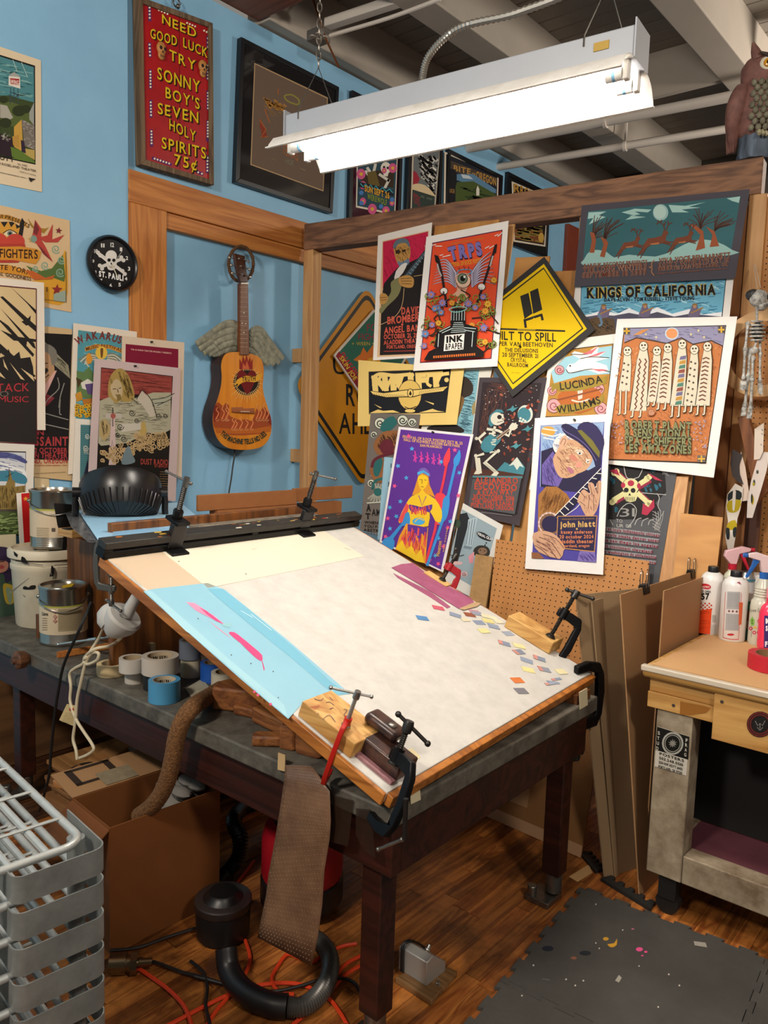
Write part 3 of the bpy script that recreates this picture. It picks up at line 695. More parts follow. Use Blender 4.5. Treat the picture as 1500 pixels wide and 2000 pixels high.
a = poster('poster', 'lavender bordered print of a long haired man with winged arm', Q('F', '184.8 700 353 719 343 979 170 967'), WP(.045), '#c9b5b4', 'A5', pins=[(262.5, 715)])
a.poly('740 65 1266 130 1226 987 703 940', '#17130f').poly('744 72 1260 135 1256 262 1100 270 1000 262 930 285 730 300', '#93423a').hatch('744 80 1255 140 1250 250 735 290', 110, 6, 90, 3, '#5c2420', 3)
a.poly('730 310 830 270 960 300 1120 250 1250 250 1250 520 1180 560 1080 545 930 620 740 640 720 620', '#aaa68e').hatch('735 330 1240 270 1240 520 1080 535 930 600 730 620', 170, 4, 60, 2.5, '#4d4a3c', 3)
a.poly('790 260 800 150 850 80 910 85 960 170 985 290 930 320 880 310 850 330 810 290', '#a38a4c', 3).poly('810 200 850 150 890 190 895 260 870 300 835 290 815 250', '#b9a683', 3).hatch('800 120 850 90 930 110 980 290 900 310 905 200 850 130 800 250', 60, 75, 60, 3, '#4e3c17', 4)
a.lines(['825 225 850 222', '868 220 888 215', '845 270 880 265', '858 225 866 250'], 5, '#2c2013').poly('850 265 880 262 890 300 860 312', '#7d6a3a')
a.poly('1000 300 1040 235 1100 300 1140 420 1100 430 1040 340', '#c0b7a6').poly('1120 300 1200 290 1278 255 1230 300 1270 270 1200 330 1240 320 1180 360 1130 350', '#a9aa96').lines(['1000 300 1040 235 1110 310 1145 420', '1110 300 1200 290 1278 255', '1130 330 1210 320', '960 290 1010 330', '1150 345 1250 300'], 5, '#1d1a14', 3)
a.poly('730 460 770 440 810 500 800 560 760 610 725 560', '#b09a6a').poly('1030 470 1060 460 1075 540 1030 590 1015 560', '#b59a58').hatch('730 460 770 445 805 500 790 570 750 600', 16, 80, 50, 3, '#4a3a20').poly('880 480 1030 470 1030 520 890 540', '#c2beb0')
for cx, cy, r in ((965, 400, 24), (880, 500, 26), (905, 590, 24), (1160, 420, 22), (1210, 420, 18), (1000, 455, 20), (860, 560, 22)): a.spiral(cx, cy, r, 5, '#16130f', 1.5)
a.poly('815 420 838 420 850 780 790 780', '#c8b2ae').lines(['790 780 820 600 850 780', '800 700 845 700', '800 640 850 720', '845 640 795 740', '770 420 890 420', '824 360 824 500'], 6, '#2a2420').poly('770 405 890 405 890 440 770 435', '#b6afa6').ell(826, 421, 19, 20, '#a5564c')
a.rnd.seed(9); a.curls('960 530 1250 530 1250 700 960 700', 46, 26, 7, '#c7a878').curls('720 640 960 640 940 780 720 780', 26, 24, 7, '#c7a878').curls('860 560 1000 560 980 720 870 700', 10, 20, 6, '#c7a878')
a.poly('905 690 940 640 965 700 985 760 890 775', '#6d7f86', 3)
a.text('DUST RADIO', 1028, 775, 1228, 782, 40, '#a8453a', .02).text('BY BEWLEY', 1130, 797, 1228, 800, 15, '#a8453a', .02)
for i in range(9): a.fake(1168, 830+i*17, 1228, 832+i*17, 4, '#a88a62')
a.done()
a = poster('poster', 'white bordered print of an old mill under a swirling sky', Q('F', '-60 862 67.5 868.5 62 1046 -60 1050'), WP(.05), '#e5e0d6', 'A5')
a.poly('-230 670 190 682 182 1300 -230 1300', '#18161a').poly('-225 680 186 690 183 1110 -225 1110', '#cfd3d8').poly('-225 690 60 690 186 740 184 770 60 730 -225 740', '#4a4f86', 3).poly('-225 780 40 760 120 800 184 820 184 890 60 850 -225 860', '#e9ecec', 3).poly('-225 850 60 820 184 860 183 920 40 900 -225 900', '#3f8298', 3)
a.hatch('-220 700 180 700 180 890 -220 890', 50, 14, 60, 4, '#5a6aa0', 5).poly('-225 930 40 930 60 880 70 810 90 890 110 900 110 940 183 930 182 1110 -225 1110', '#8a7440').hatch('0 930 180 930 180 1100 0 1100', 60, 88, 40, 4, '#4b3c1c').lines(['66 800 66 890', '40 870 95 840'], 4, '#2a2114')
a.poly('-225 1105 182 1105 182 1125 -225 1130', '#4a463c').poly('-225 1128 182 1122 180 1290 -225 1290', '#4c5f34').hatch('-220 1140 178 1135 176 1280 -220 1280', 60, -8, 60, 7, '#93a86a', 6).done()
a = poster('poster_sheet', 'plain cream card leaning under the mill print', Q('F', '-40 1047 31 1043 34 1135 -40 1135'), (V((XL+.06, 0, 0)), WN), '#dccfae', cat='card'); a.done()
PS1 = (V((-3.62, 0, 0)), WN)
a = poster('poster', 'bright red poster with gold star behind the paint cans', Q('A5', '120 988 640 935 640 1370 145 1372'), PS1, '#ece6dd', 'A5')
a.poly('155 990 640 948 640 1372 178 1374', '#c01a1c').star(188, 1028, 20, '#e2a83a').textp('BILL GRAHAM PRESENTS', '300 1005 420 985 620 962', 18, '#e09a4c', .02).text('INTERNATIONAL MUSIC', 400, 1020, 640, 1000, 24, '#e8d8b8', .03).line('240 1060 560 1030', 5, '#d8c8a8').poly('240 1090 560 1060 560 1372 240 1372', '#262024').done()
PS2 = (V((-3.64, 0, 0)), WN)
a = poster('poster', 'dark green poster of a figure with purple hair beside the bucket', Q('B4', '-110 672 105 680 110 1170 -110 1180'), PS2, '#3e5645', 'B4')
a.poly('-60 690 60 680 80 760 90 880 40 920 20 860 -60 860', '#3a2d4a', 4).poly('-30 780 40 770 60 800 40 840 -20 850', '#c98a74', 3).ell(10, 812, 20, 14, '#b5524c').lines(['0 776 30 772', '30 850 70 840'], 6, '#1d1620').poly('20 940 60 930 100 960 95 1060 40 1060', '#c4a73c', 4).poly('40 960 80 970 80 1060 60 1060', '#8fa486', 3).done()
PS3 = (V((-3.68, 0, 0)), WN)
a = poster('poster', 'yellow poster with black psychedelic lettering under the table', Q('F', '-60 1295 27 1318 31 1462 -60 1490'), PS3, '#cfa552', 'C7')
a.poly('-250 560 112 770 112 640 -250 600', '#d8c9a4').poly('-250 800 115 790 130 1420 -250 1450', '#1c150d')
for i, tx in enumerate(('CROOKS', 'VINYLS', 'HALLO', 'WORKERS', 'THESE', 'LIVE')): a.text(tx, -150, 980+i*72, 118, 975+i*70, 62, '#c98f2c', .04)
a.done()

# light switch
t = thing('light_switch', 'beige toggle light switch below the black and red poster', 'switch', onx(81, 952, XL))
c = onx(81, 953, XL)
MB().cb(c+WN*.003, .006, .075, .118).build('switch_plate', mat('beige_plate', '#d3bd94', .5), t, bevel=.002)
MB().cb(c+WN*.012+V((0, 0, .006)), .018, .01, .022).build('toggle', mat('ivory_toggle', '#efe4cc', .4), t, bevel=.002)

# ---------------------------------------------------------------- wall clock
t = thing('wall_clock', 'round black skull and crossbones clock beside the fir post', 'clock', onx(216, 516, XL))
c = onx(216, 516, XL+.013); R0 = (onx(216, 461, XL+.013)-c).length
MB().lathe([(R0*.96, 0), (R0, .012), (R0, .03), (R0*.93, .042), (R0*.86, .036), (R0*.84, .028), (0, .028)], c, WN, 48).build('clock_case', mat('black_plastic', '#101114', .3), t)
def clock_un(x, y): return onp(x, y, c+WN*.029, WN), WN
a = Art(clock_un, 'A4')
for tx, x, y, h in (('12', 822, 383, 30), ('11', 752, 386, 27), ('1', 886, 414, 26), ('10', 703, 428, 27), ('2', 929, 478, 26), ('9', 681, 500, 24), ('3', 944, 556, 26), ('8', 697, 578, 22), ('4', 922, 628, 24), ('7', 741, 642, 24), ('6', 810, 680, 27), ('5', 875, 672, 25)):
    w = 9 if len(tx) == 1 else 13; a.text(tx, x-w, y, x+w, y+1, h, '#e9e9e6', .03)
for d in ('725 435 905 570', '738 530 895 470'):
    p = Art.pts(d); a.line(d, 24, '#dcd9d3')
    for q in p: a.dots([(q[0]-9, q[1]-10), (q[0]+8, q[1]+12)], 15, '#dcd9d3', 10)
a.ell(812, 450, 42, 42, '#e6e3dd').poly('780 470 850 470 845 540 815 555 785 540', '#dcd9d3', 3).dots('797 480 832 482', 13, '#14110f', 10).poly('812 495 822 513 805 513', '#14110f').lines(['795 525 838 528', '800 535 832 537'], 3, '#3a342e')
a.text('ST. PAULI', 722, 598, 902, 632, 38, '#f2f2f0', .05)
a.line('815 520 705 432', 6, '#efeeea').line('820 520 862 612', 7, '#d9d6b8').line('815 530 893 412', 3, '#cfcfc8').dots('818 520', 8, '#cfc9a8')
a.build('clock_face', t)

# ---------------------------------------------------------------- red folk art sign
def frame_quad(t, outer, un_plane, inner_f, dep, mfr, mpan, name='frame_side', panel='panel', recess=.012):
    P, n = un_plane; C = [onp(x, y, P+n*dep, n) for x, y in outer]; ctr = sum(C, V((0, 0, 0)))/4
    I = [ctr+(p-ctr)*inner_f if not isinstance(inner_f, (list, tuple)) else None for p in C]
    if isinstance(inner_f, (list, tuple)):
        u = (C[1]-C[0]).normalized(); v = (C[3]-C[0]).normalized(); w = inner_f[0]
        I = [C[0]+u*w+v*w, C[1]-u*w+v*w, C[2]-u*w-v*w, C[3]+u*w-v*w]
    for i in range(4):
        j = (i+1) % 4; MB().prism([C[i], C[j], I[j], I[i]], -n*dep).build(name, mfr, t, bevel=.002)
    MB().prism([p-n*recess for p in I], -n*max(.003, dep-recess)).build(panel, mpan, t)
    return C, I, (P+n*(dep-recess), n)
M_OLDWOOD = wood('grey_barn_wood', '#54412f', '#7d6850', 'z', 1.5, .8)
q = Q('A1', '810 -25 1248 135 1255 1085 828 962')
t = thing('painted_sign', 'red hand-painted wooden sign with carved skulls in a barnwood frame', 'sign', sum([onp(x, y, *RP()) for x, y in q], V())/4)
C, I, pl = frame_quad(t, q, RP(.002), [.028], .055, M_OLDWOOD, mat('red_sign_paint', '#b5161d', .35, noise=.25, nscale=7, col2='#9c1018'))
a = Art(plane_un(*pl), 'A1')
a.line('1050 80 1055 990', 4, '#6a0d12')
for dsh in (('875 35 878 125', '876 250 880 335', '880 408 882 520', '883 585 884 690', '886 760 888 860', '890 925 1005 965', '1150 1005 1190 1022'), ('1217 210 1218 285', '1216 375 1217 470', '1217 530 1218 645', '1217 705 1216 830', '1215 910 1214 1015')):
    for d in dsh: a.line(d, 17, '#5a3170')
dd = []
for d in ('875 45 876 105', '875 262 878 325', '880 420 881 510', '882 600 884 675', '886 770 887 840', '905 930 990 958', '1160 1010 1182 1018', '1217 225 1218 275', '1216 385 1217 460', '1217 545 1218 635', '1217 715 1216 800', '1215 925 1214 1000', '930 60 980 82', '1095 135 1142 155', '1195 180 1210 188'):
    (x0, y0), (x1, y1) = Art.pts(d); n = max(2, int(math.hypot(x1-x0, y1-y0)/17)+1)
    dd += [(x0+(x1-x0)*i/(n-1), y0+(y1-y0)*i/(n-1)) for i in range(n)]
a.dots(dd, 6, '#efe9d2', 8)
for tx, x0, y0, x1, y1, h in (('NEED', 948, 135, 1148, 222, 52), ('GOOD', 880, 222, 1035, 270, 55), ('LUCK', 1072, 275, 1215, 340, 55), ('TRY', 990, 348, 1145, 415, 58), ('SONNY', 920, 462, 1170, 545, 68), ("BOY'S", 968, 572, 1168, 642, 62), ('SEVEN', 922, 665, 1160, 722, 62), ('HOLY', 990, 758, 1145, 832, 60), ('SPIRITS', 945, 868, 1205, 932, 64), ('75¢', 1018, 965, 1150, 1000, 62)):
    k = (x1-x0); a.text(tx, x0+7, y0+6, x1+7, y1+6, h, '#1d1206', .035, gap=.16).text(tx, x0, y0, x1, y1, h, '#e3c51f', .012, gap=.16)
a.build('sign_lettering', t)
for x, y, s in ((940, 300, 1), (1183, 405, 1)):
    px, py = Q('A1', [(x, y)])[0]; c = onp(px, py, *pl); ms = mat('carved_bone', '#c98d4c', .5, noise=.25, nscale=40)
    sk = MB().sph(c+V((.008, 0, .012)), .033, (.55, .85, 1.0)).sph(c+V((.008, 0, -.022)), .022, (.6, .9, 1.1)).build('carved_skull', ms, t)
    e = MB()
    for s2 in (-1, 1): e.sph(c+V((.024, s2*.0125, .008)), .0085, (.6, 1, 1.1), 8, 6)
    e.sph(c+V((.0235, 0, -.008)), .005, (.6, .8, 1.2), 8, 6)
    for i in range(4): e.cb(c+V((.0215, -.012+i*.008, -.03)), .002, .0015, .012)
    e.build('skull_holes', mat('dark_sockets', '#20120a', .8), sk, base=t['_b'])
px, py = Q('A1', [(1035, 18)])[0]; c = onp(px, py, *RP(.03))
MB().tube(arc(c, V((0, 1, 0)), Z1, .022, 0, 330, 14), .004, 6).sph(c+V((.012, .0, -.02)), .012).build('hanger_ring', M_STEEL, t)

# ---------------------------------------------------------------- framed prints
M_BLKFR = mat('black_frame', '#15161a', .35)
M_GLASSY = lambda n, c: mat(n, c, .08, coat=.0, spec=.5)
q = Q('A2', '65 215 638 510 600 1250 33 1066')
t = thing('framed_print', 'large black framed print with dark mat beside the red sign', 'picture frame', sum([onp(x, y, *RP()) for x, y in q], V())/4)
C, I, pl = frame_quad(t, q, RP(.002), [.028], .04, M_BLKFR, M_GLASSY('glazed_dark_mat', '#211f20'), panel='mat_board', recess=.008)
a = Art(plane_un(*pl), 'A2')
a.poly('140 368 571 572 545 1122 117 966', '#b89a72').poly('145 377 566 578 541 1114 123 962', '#6d5b4d')
a.line('320 560 360 556 400 585 395 612 350 600 322 580', 9, '#8f8a3e', 4, True).hatch('185 565 330 600 330 660 240 650', 40, 50, 34, 9, '#b5803a', 8).hatch('190 610 300 640 310 690 220 680', 16, 40, 40, 4, '#8a6a44', 8)
a.poly('175 695 205 760 215 800 180 810 182 770 170 740', '#8a3a28').lines(['170 700 208 760 178 805 220 800', '200 640 230 720', '280 520 278 555'], 5, '#b5622e').text('TEXAS', 305, 900, 395, 945, 62, '#b0672e', .0).text('KIX', 440, 915, 510, 950, 50, '#b0672e').text('HQE', 322, 958, 370, 968, 28, '#7f7f6a').ell(350, 830, 40, 14, '#3a2f2a', 10).fake(240, 930, 270, 942, 5, '#8a7a5a').fake(405, 985, 440, 1000, 5, '#9a8a6a').build('print', t)
def wall_frame(label, xl, xr, top, zb_, mcol, art, fw=.03, mw=.045, refy=330):
    y0, y1 = onx(xl, refy, XW+.03).y, onx(xr, refy, XW+.03).y; z1 = onx(*top, XW+.03).z
    t = thing('framed_print', label, 'picture frame', (XW, (y0+y1)/2, (z1+zb_)/2), 'framed prints high on the blue wall')
    for b in ((y0, y1, z1-fw, z1), (y0, y1, zb_, zb_+fw), (y0, y0+fw, zb_+fw, z1-fw), (y1-fw, y1, zb_+fw, z1-fw)):
        MB().bx(XW+.002, XW+.034, *b).build('frame_side', M_BLKFR, t, bevel=.002)
    MB().bx(XW+.002, XW+.02, y0+fw, y1-fw, zb_+fw, z1-fw).build('mat_board', M_GLASSY('mat_'+mcol, mcol), t)
    a = Art(plane_un(V((XW+.0205, 0, 0)), WN), 'A2'); art(a); a.build('print', t)
def art1(a):
    a.poly('745 700 985 800 965 1262 735 1215', '#e2d8c8').poly('752 700 980 800 960 1250 742 1205', '#2c4a58').poly('760 1010 960 990 955 1100 770 1075', '#3a2a1c').ell(910, 985, 30, 36, '#e8e2d4').dots('900 980 922 984', 8, '#15110f').poly('895 1015 925 1018 920 1035 898 1030', '#e8e2d4').lines(['800 980 850 1060', '850 960 830 1050', '930 1050 900 1110', '870 1020 930 1060', '790 1000 815 1035'], 16, '#d9d4c8').poly('800 1010 850 1000 880 1110 810 1090', '#6a5a2a')
    for x, y, r in ((765, 1020, 26), (950, 985, 24), (775, 1085, 20), (900, 1000, 14), (830, 1225, 26), (775, 1180, 18), (910, 1235, 22), (945, 1190, 14)): a.ell(x, y, r, r*1.2, '#d65a8e'); a.ell(x, y, r*.4, r*.4, '#e2b33c')
    a.poly('752 1065 860 1090 955 1118 953 1150 860 1125 750 1095', '#1c1a22').lines(['760 1075 775 1095 790 1078 805 1100 820 1083 835 1108 850 1090 870 1115 890 1100 910 1122 930 1108 950 1130'], 7, '#3aa0b5').text('SUN SEPT 26', 785, 1120, 930, 1165, 34, '#e0a52c', .04).text('WEREWOLF', 800, 1165, 915, 1205, 32, '#8a9a3c', .03)
    for x, y in ((765, 1130), (945, 1170), (765, 1190), (880, 1210)): a.dots([(x, y)], 14, '#4a7ec0', 8)
wall_frame('maroon matted framed print with a skull and pink flowers', 683, 784, (688, 176), hz1+.03, '#3c1224', art1, refy=370)
def art2(a):
    a.poly('1070 740 1235 800 1200 1225 1055 1232', '#cfc3b0').poly('1078 740 1232 800 1194 1225 1064 1232', '#6f7476').hatch('1095 900 1225 910 1200 1150 1120 1060', 40, 40, 40, 14, '#e6e2d8').hatch('1095 900 1225 910 1200 1150 1120 1060', 46, 50, 34, 11, '#1d1a1a').poly('1070 1000 1090 1010 1110 1050 1085 1100 1070 1090', '#a32a3c').poly('1072 1080 1140 1085 1195 1140 1190 1150 1068 1130', '#e0c9a0', 3).poly('1066 1110 1195 1150 1192 1228 1062 1232', '#33403a').text('MOFRO', 1072, 1185, 1110, 1215, 60, '#a32a3c').fake(1115, 1150, 1185, 1170, 12, '#5d6a5c')
wall_frame('narrow dark framed print of jagged black and white shards', 795, 862, (798, 225), hz1+.03, '#2c2422', art2, mw=.03, refy=380)
def art3(a):
    a.view = 'A3'; a.poly('-80 740 185 848 182 950 182 1090 -85 1080', '#e2d6c2').poly('-72 752 178 855 174 1082 -76 1074', '#20222c').poly('-60 780 172 868 172 900 -62 830', '#4a4038').text('BITE', -35, 832, 48, 852, 26, '#b88a44', .03).text('OF', 53, 858, 72, 862, 16, '#b88a44', .02).text('OREGON', 75, 872, 172, 908, 36, '#b88a44', .03).poly('-20 850 60 850 172 925 172 945 -20 880', '#5f87a8').poly('0 850 40 858 60 875 10 870', '#c9d5dc').poly('-20 890 60 885 172 950 172 1080 -70 1070', '#4a5a2c').hatch('-10 900 160 950 160 1060 -10 1060', 40, 15, 60, 8, '#2f3f22').poly('75 925 82 905 90 925 90 955 75 955', '#e2ddd0').poly('-60 820 -25 830 -28 1060 -65 1060', '#1b1a20').text('BURGER', -58, 940, -30, 945, 20, '#b88a44').poly('-60 1030 60 1040 100 1080 -70 1075', '#7a4a24')
wall_frame('maroon matted landscape print lettered BITE OF OREGON', 874, 982, (877, 291), hz1+.03, '#3c1224', art3, refy=345)
def art4(a):
    a.view = 'A3'; a.poly('248 885 330 920 430 965 415 1205 258 1180', '#ded2be').poly('256 897 425 972 406 1196 264 1172', '#231c18').text('R', 258, 935, 290, 945, 38, '#b8893c', .03).text('ROUND', 290, 945, 400, 985, 38, '#b8893c', .03).poly('262 1100 400 1130 404 1190 264 1165', '#7d4a2c').hatch('262 1060 404 1080 404 1185 264 1165', 40, 10, 50, 8, '#8f7a3c').ell(392, 1160, 14, 24, '#c9a24c')
bz = onx(1064, 503, XW+.03).z
wall_frame('dark matted framed print partly below the beam', 989, 1074, (990, 334), bz, '#1d1d1c', art4, refy=400)
t = thing('red_panel', 'reddish brown panel leaning on the blue wall beyond the partition', 'panel', onx(1118, 470, XW+.03))
y0, y1 = onx(1105, 470, XW+.02).y, onx(1160, 470, XW+.02).y; z1 = onx(1105, 436, XW+.02).z
MB().bx(XW+.002, XW+.04, y0, y1, 1.2, z1).build('panel_face', mat('red_brown_panel', '#8a3f2c', .6, noise=.15), t, bevel=.003)
# ================================================================ winged guitar
GX = -3.655
def g(x, y, X=GX): px, py = Q('A6', [(x, y)])[0]; return onx(px, py, X)
gt = thing('guitar', 'painted acoustic guitar with carved wings and rope halo', 'guitar', onx(472, 800, XW))
out = [(395, 886), (455, 884), (520, 893), (580, 912), (612, 945), (625, 995), (624, 1060), (619, 1115), (626, 1180), (648, 1255), (670, 1325), (680, 1395), (673, 1462), (643, 1518), (590, 1554), (500, 1567), (400, 1560), (340, 1532), (300, 1482), (277, 1410), (272, 1345), (284, 1275), (308, 1205), (329, 1125), (335, 1050), (330, 985), (340, 930), (362, 898)]
sm = [(q.x, q.y) for q in smooth_path([(x, y, 0) for x, y in out], 3, True)]
def guitar_top():
    if 'guitar_top_paint' in _mats: return _mats['guitar_top_paint']
    m = wood('guitar_top_paint', '#c9771c', '#d98a26', 'z', .7, .3); return m
MB().prism([g(x, y) for x, y in sm], WN*-.004).build('soundboard', guitar_top(), gt)
MB().prism([g(x, y, GX-.0045) for x, y in sm], WN*-.1).build('body_shell', wood('guitar_side_wood', '#2a1710', '#3f2417', 'z', 1, .35), gt)
nk = [g(455, 405), g(508, 405), g(515, 905), g(455, 905)]
MB().prism([p+WN*.012 for p in nk], -WN*.03).build('neck', wood('neck_wood', '#5b3018', '#7a4526', 'z', 1, .4), gt, bevel=.003)
hd = [g(412, 195), (g(485, 215)), g(508, 398), g(455, 398), g(430, 300)]
MB().prism([p+WN*.01 for p in hd], -WN*.02).build('headstock', wood('head_wood', '#3d2013', '#57301d', 'z', 1, .4), gt, bevel=.002)
MB().prism([p+WN*.016 for p in (g(458, 402), g(507, 402), g(508, 412), g(458, 412))], -WN*.006).build('nut', mat('bone_white', '#e2dccb', .4), gt)
for i, (x, y) in enumerate(((435, 235), (478, 243), (447, 288), (485, 298), (455, 343), (493, 352))):
    pg = MB().cyl(g(x, y)+WN*.01, g(x, y)+WN*.024, .0045, n=8).sph(g(x, y)+WN*.024, .006, n=8, k=6)
    s = -1 if i % 2 == 0 else 1
    pg.cyl(g(x, y)-WN*.004, g(x, y)-WN*.004+V((0, s*.04, 0)), .003, n=6).sph(g(x, y)-WN*.004+V((0, s*.045, 0)), .009, (.6, 1, 1), 8, 6)
    pg.build('tuning_peg', mat('chrome_peg', '#c8c6c0', .25, .9), gt)
ring = [onx(*Q('A6', [(467+86*math.cos(t), 270+124*math.sin(t))])[0], GX-.05) for t in [2*math.pi*i/32 for i in range(32)]]
MB().tube(ring, [.0085 if i % 2 else .0105 for i in range(32)], 8, closed=True).build('rope_halo', mat('rope_brown', '#6b4a2c', .8, noise=.4, nscale=60, bump=.5), gt)
M_WING = mat('grey_green_carved_wing', '#a3a28c', .6, noise=.35, nscale=30, col2='#75776a')
def feather(m, pts, w, X0, dx):
    p = [onx(*Q('A6', [q])[0], X0) for q in pts]; p = smooth_path(p, 4); n = len(p)
    rs = [w*(.55+.45*math.sin(math.pi*min(1, .15+.85*i/(n-1)))) for i in range(n)]
    o = len(m.v)
    m.tube(p, rs, 8)
    for i in range(o, len(m.v)): m.v[i].x = X0+(m.v[i].x-X0)*.35+dx
LW = [[(445, 740), (400, 705), (330, 712), (250, 760), (140, 830)], [(445, 770), (400, 745), (330, 760), (250, 800), (165, 868)], [(445, 800), (400, 785), (330, 800), (270, 840), (195, 895)], [(445, 825), (400, 815), (350, 830), (300, 860), (235, 900)], [(445, 850), (410, 845), (370, 855), (320, 880), (265, 900)]]
RW = [[(515, 760), (560, 742), (600, 760), (640, 810), (700, 880), (745, 932)], [(515, 780), (555, 770), (595, 800), (640, 860), (680, 910), (722, 962)], [(515, 805), (550, 800), (585, 830), (620, 890), (650, 930), (690, 970)], [(515, 830), (545, 830), (575, 860), (600, 910), (630, 950), (655, 968)], [(515, 855), (540, 860), (565, 890), (590, 925), (615, 945)]]
for wg in (LW, RW):
    m = MB()
    for i, f in enumerate(wg): feather(m, f, .03, GX-.05, .004*(len(wg)-i))
    for i in range(4):
        f = [(a+(0), b-14+i*4) for a, b in wg[i][:4]]; feather(m, f, .024, GX-.046, .012+.003*(4-i))
    m.build('carved_wing', M_WING, gt)
br = [g(400, 1270), g(470, 1268), g(480, 1278), g(555, 1275), g(556, 1315), g(400, 1305)]
MB().prism([p+WN*.01 for p in br], -WN*.01).build('bridge', wood('bridge_wood', '#8a4a28', '#a05c34', 'y', 1, .4), gt, bevel=.002)
for i in range(6): MB().sph(g(460+i*11, 1300)+WN*.012, .0035, n=8, k=6).build('bridge_pin', mat('bone_white', '#e2dccb', .4), gt)
a = Art(plane_un(V((GX, 0, 0)), WN), 'A6', .00006)
a.poly('272 1345 284 1260 310 1235 340 1262 360 1240 385 1262 380 1320 420 1345 470 1360 500 1350 545 1365 575 1280 600 1300 625 1265 655 1300 672 1330 680 1395 660 1440 560 1460 400 1465 300 1430 277 1400', '#9a4722', 2).poly('275 1300 290 1255 320 1290 310 1350 280 1370', '#7d2a1a', 3).poly('640 1290 665 1310 680 1390 655 1370', '#7d2a1a', 3).poly('280 1410 400 1420 560 1420 674 1400 673 1440 600 1450 400 1455 295 1450', '#b4601f')
a.dots('505 1095', 92, '#1f120c', 26)
fl_ = []
for i in range(44):
    t = 2*math.pi*i/44; r0, r1 = 78, (118 if i % 2 else 95)+(35 if .2 < t/math.pi < .8 else 0); fl_.append([(508+r0*math.cos(t), 1090+r0*math.sin(t)), (508+r1*math.cos(t), 1092+r1*math.sin(t))])
a.lines(fl_, 6, '#d9b878', taper=True)
for x, h in ((300, 60), (340, 70), (372, 100), (365, 60), (410, 50), (430, 40), (465, 60), (505, 50), (540, 60), (580, 90), (600, 70), (625, 90), (648, 60)):
    y0 = 1395 if 390 < x < 560 else 1330
    a.line([(x-8, y0+20), (x+10, y0-h*.3), (x-6, y0-h*.7), (x+4, y0-h)], 13, '#c0522a', 4, taper=True); a.line([(x-8, y0+20), (x+10, y0-h*.3), (x-6, y0-h*.7), (x+4, y0-h)], 4, '#e0a068', 4)
    a.spiral(x-2, y0+24, 14, 5, '#c9855a', 1)
a.poly('455 1005 455 930 470 965 480 905 492 950 505 900 515 955 530 915 532 960 545 930 545 1005', '#8a2520', 0).poly('475 1005 478 960 495 985 505 945 520 990 525 1005', '#c2603a')
a.poly('507 1040 475 1010 445 1025 440 1060 465 1110 510 1180 555 1105 572 1060 560 1020 530 1012', '#6a1414', 3)
a.poly('430 1095 440 1075 500 1050 560 1055 612 1030 600 1075 560 1095 500 1090 455 1110 430 1140 445 1105 412 1115', '#d9a02c', 2).text('TRUTH', 472, 1090, 566, 1084, 30, '#2a1a10', .03)
a.textp('THIS MACHINE TELLS NO LIES', '318 1458 370 1500 440 1523 520 1524 590 1503 645 1462', 34, '#21352c', .04)
fr_ = []
for i in range(14): y = 430+i*36-i*i*.3; fr_.append('457 %.0f 513 %.0f' % (y, y+2))
a.build('top_paint', gt)
a = Art(plane_un(V((GX+.0125, 0, 0)), WN), 'A6', .00006); a.lines(fr_, 2.5, '#b8a184').dots('487 610 475 683 500 686 487 748', 5, '#e9e2cf').lines(['%d 412 %d 905' % (465+i*8, 463+i*9) for i in range(6)], 1.2, '#a99a86'); a.build('fret_marks', gt)
t = thing('electric_cable', 'thin black cord hanging below the guitar', 'cord', onx(455, 930, XW+.05))
MB().tube(smooth_path([g(420, 1570, GX-.05), g(425, 1590), g(410, 1680), g(400, 1760), g(385, 1850), g(372, 1960), g(368, 2100)]), .0045, 6).build('cord_run', mat('black_cord', '#161413', .5), t)

# ================================================================ yellow road sign
SX = XW+.03
def s6(x, y, X=SX): px, py = Q('A6', [(x, y)])[0]; return onx(px, py, X)
rs = thing('road_sign', 'large yellow diamond road sign leaning behind the stud post', 'road sign', s6(1340, 1120))
T_, L_, B_, R_ = s6(1350, 425), s6(842, 1115), s6(1320, 1830), None
R_ = T_+B_-L_
def rdiam(T, L, B, R, r):
    o = []; ps = [T, L, B, R]
    for i in range(4):
        p, a_, b_ = ps[i], ps[i-1], ps[(i+1) % 4]; ua = (a_-p).normalized(); ub = (b_-p).normalized()
        for k in range(7):
            f = k/6; o.append(p+ua*r*(1-f)**2+ub*r*f**2)
    return o
MB().prism(rdiam(T_, L_, B_, R_, .09), -WN*.004).build('sign_plate', mat('sign_yellow', '#d18a0c', .35, noise=.08, nscale=5), rs)
ctr = (T_+B_)/2
o1 = rdiam(*[ctr+(p-ctr)*.95 for p in (T_, L_, B_, R_)], .08); o2 = rdiam(*[ctr+(p-ctr)*.90 for p in (T_, L_, B_, R_)], .07)
m = MB(); n = len(o1)
m.add([p+WN*.0008 for p in o1+o2], [(i, (i+1) % n, n+(i+1) % n, n+i) for i in range(n)]); m.build('border_line', mat('sign_black', '#14120e', .4), rs)
a = Art(plane_un(V((SX+.0004, 0, 0)), WN), 'A6')
a.line('1165 880 1135 890 1120 925 1116 960 1122 1005 1140 1028 1175 1030 1195 1010', 16, '#14120e', 4)
a.text('ROAD', 1200, 1250, 1530, 1305, 140, '#14120e', .02).text('AHEAD', 1150, 1452, 1560, 1460, 140, '#14120e', .01); a.build('sign_lettering', rs)
a = poster('poster', 'small green and orange diamond poster stuck on the road sign', Q('A6', '1395 588 1660 860 1400 1330 1115 908'), (V((SX+.025, 0, 0)), WN), '#dcd2c6', 'A6', thick=.012)
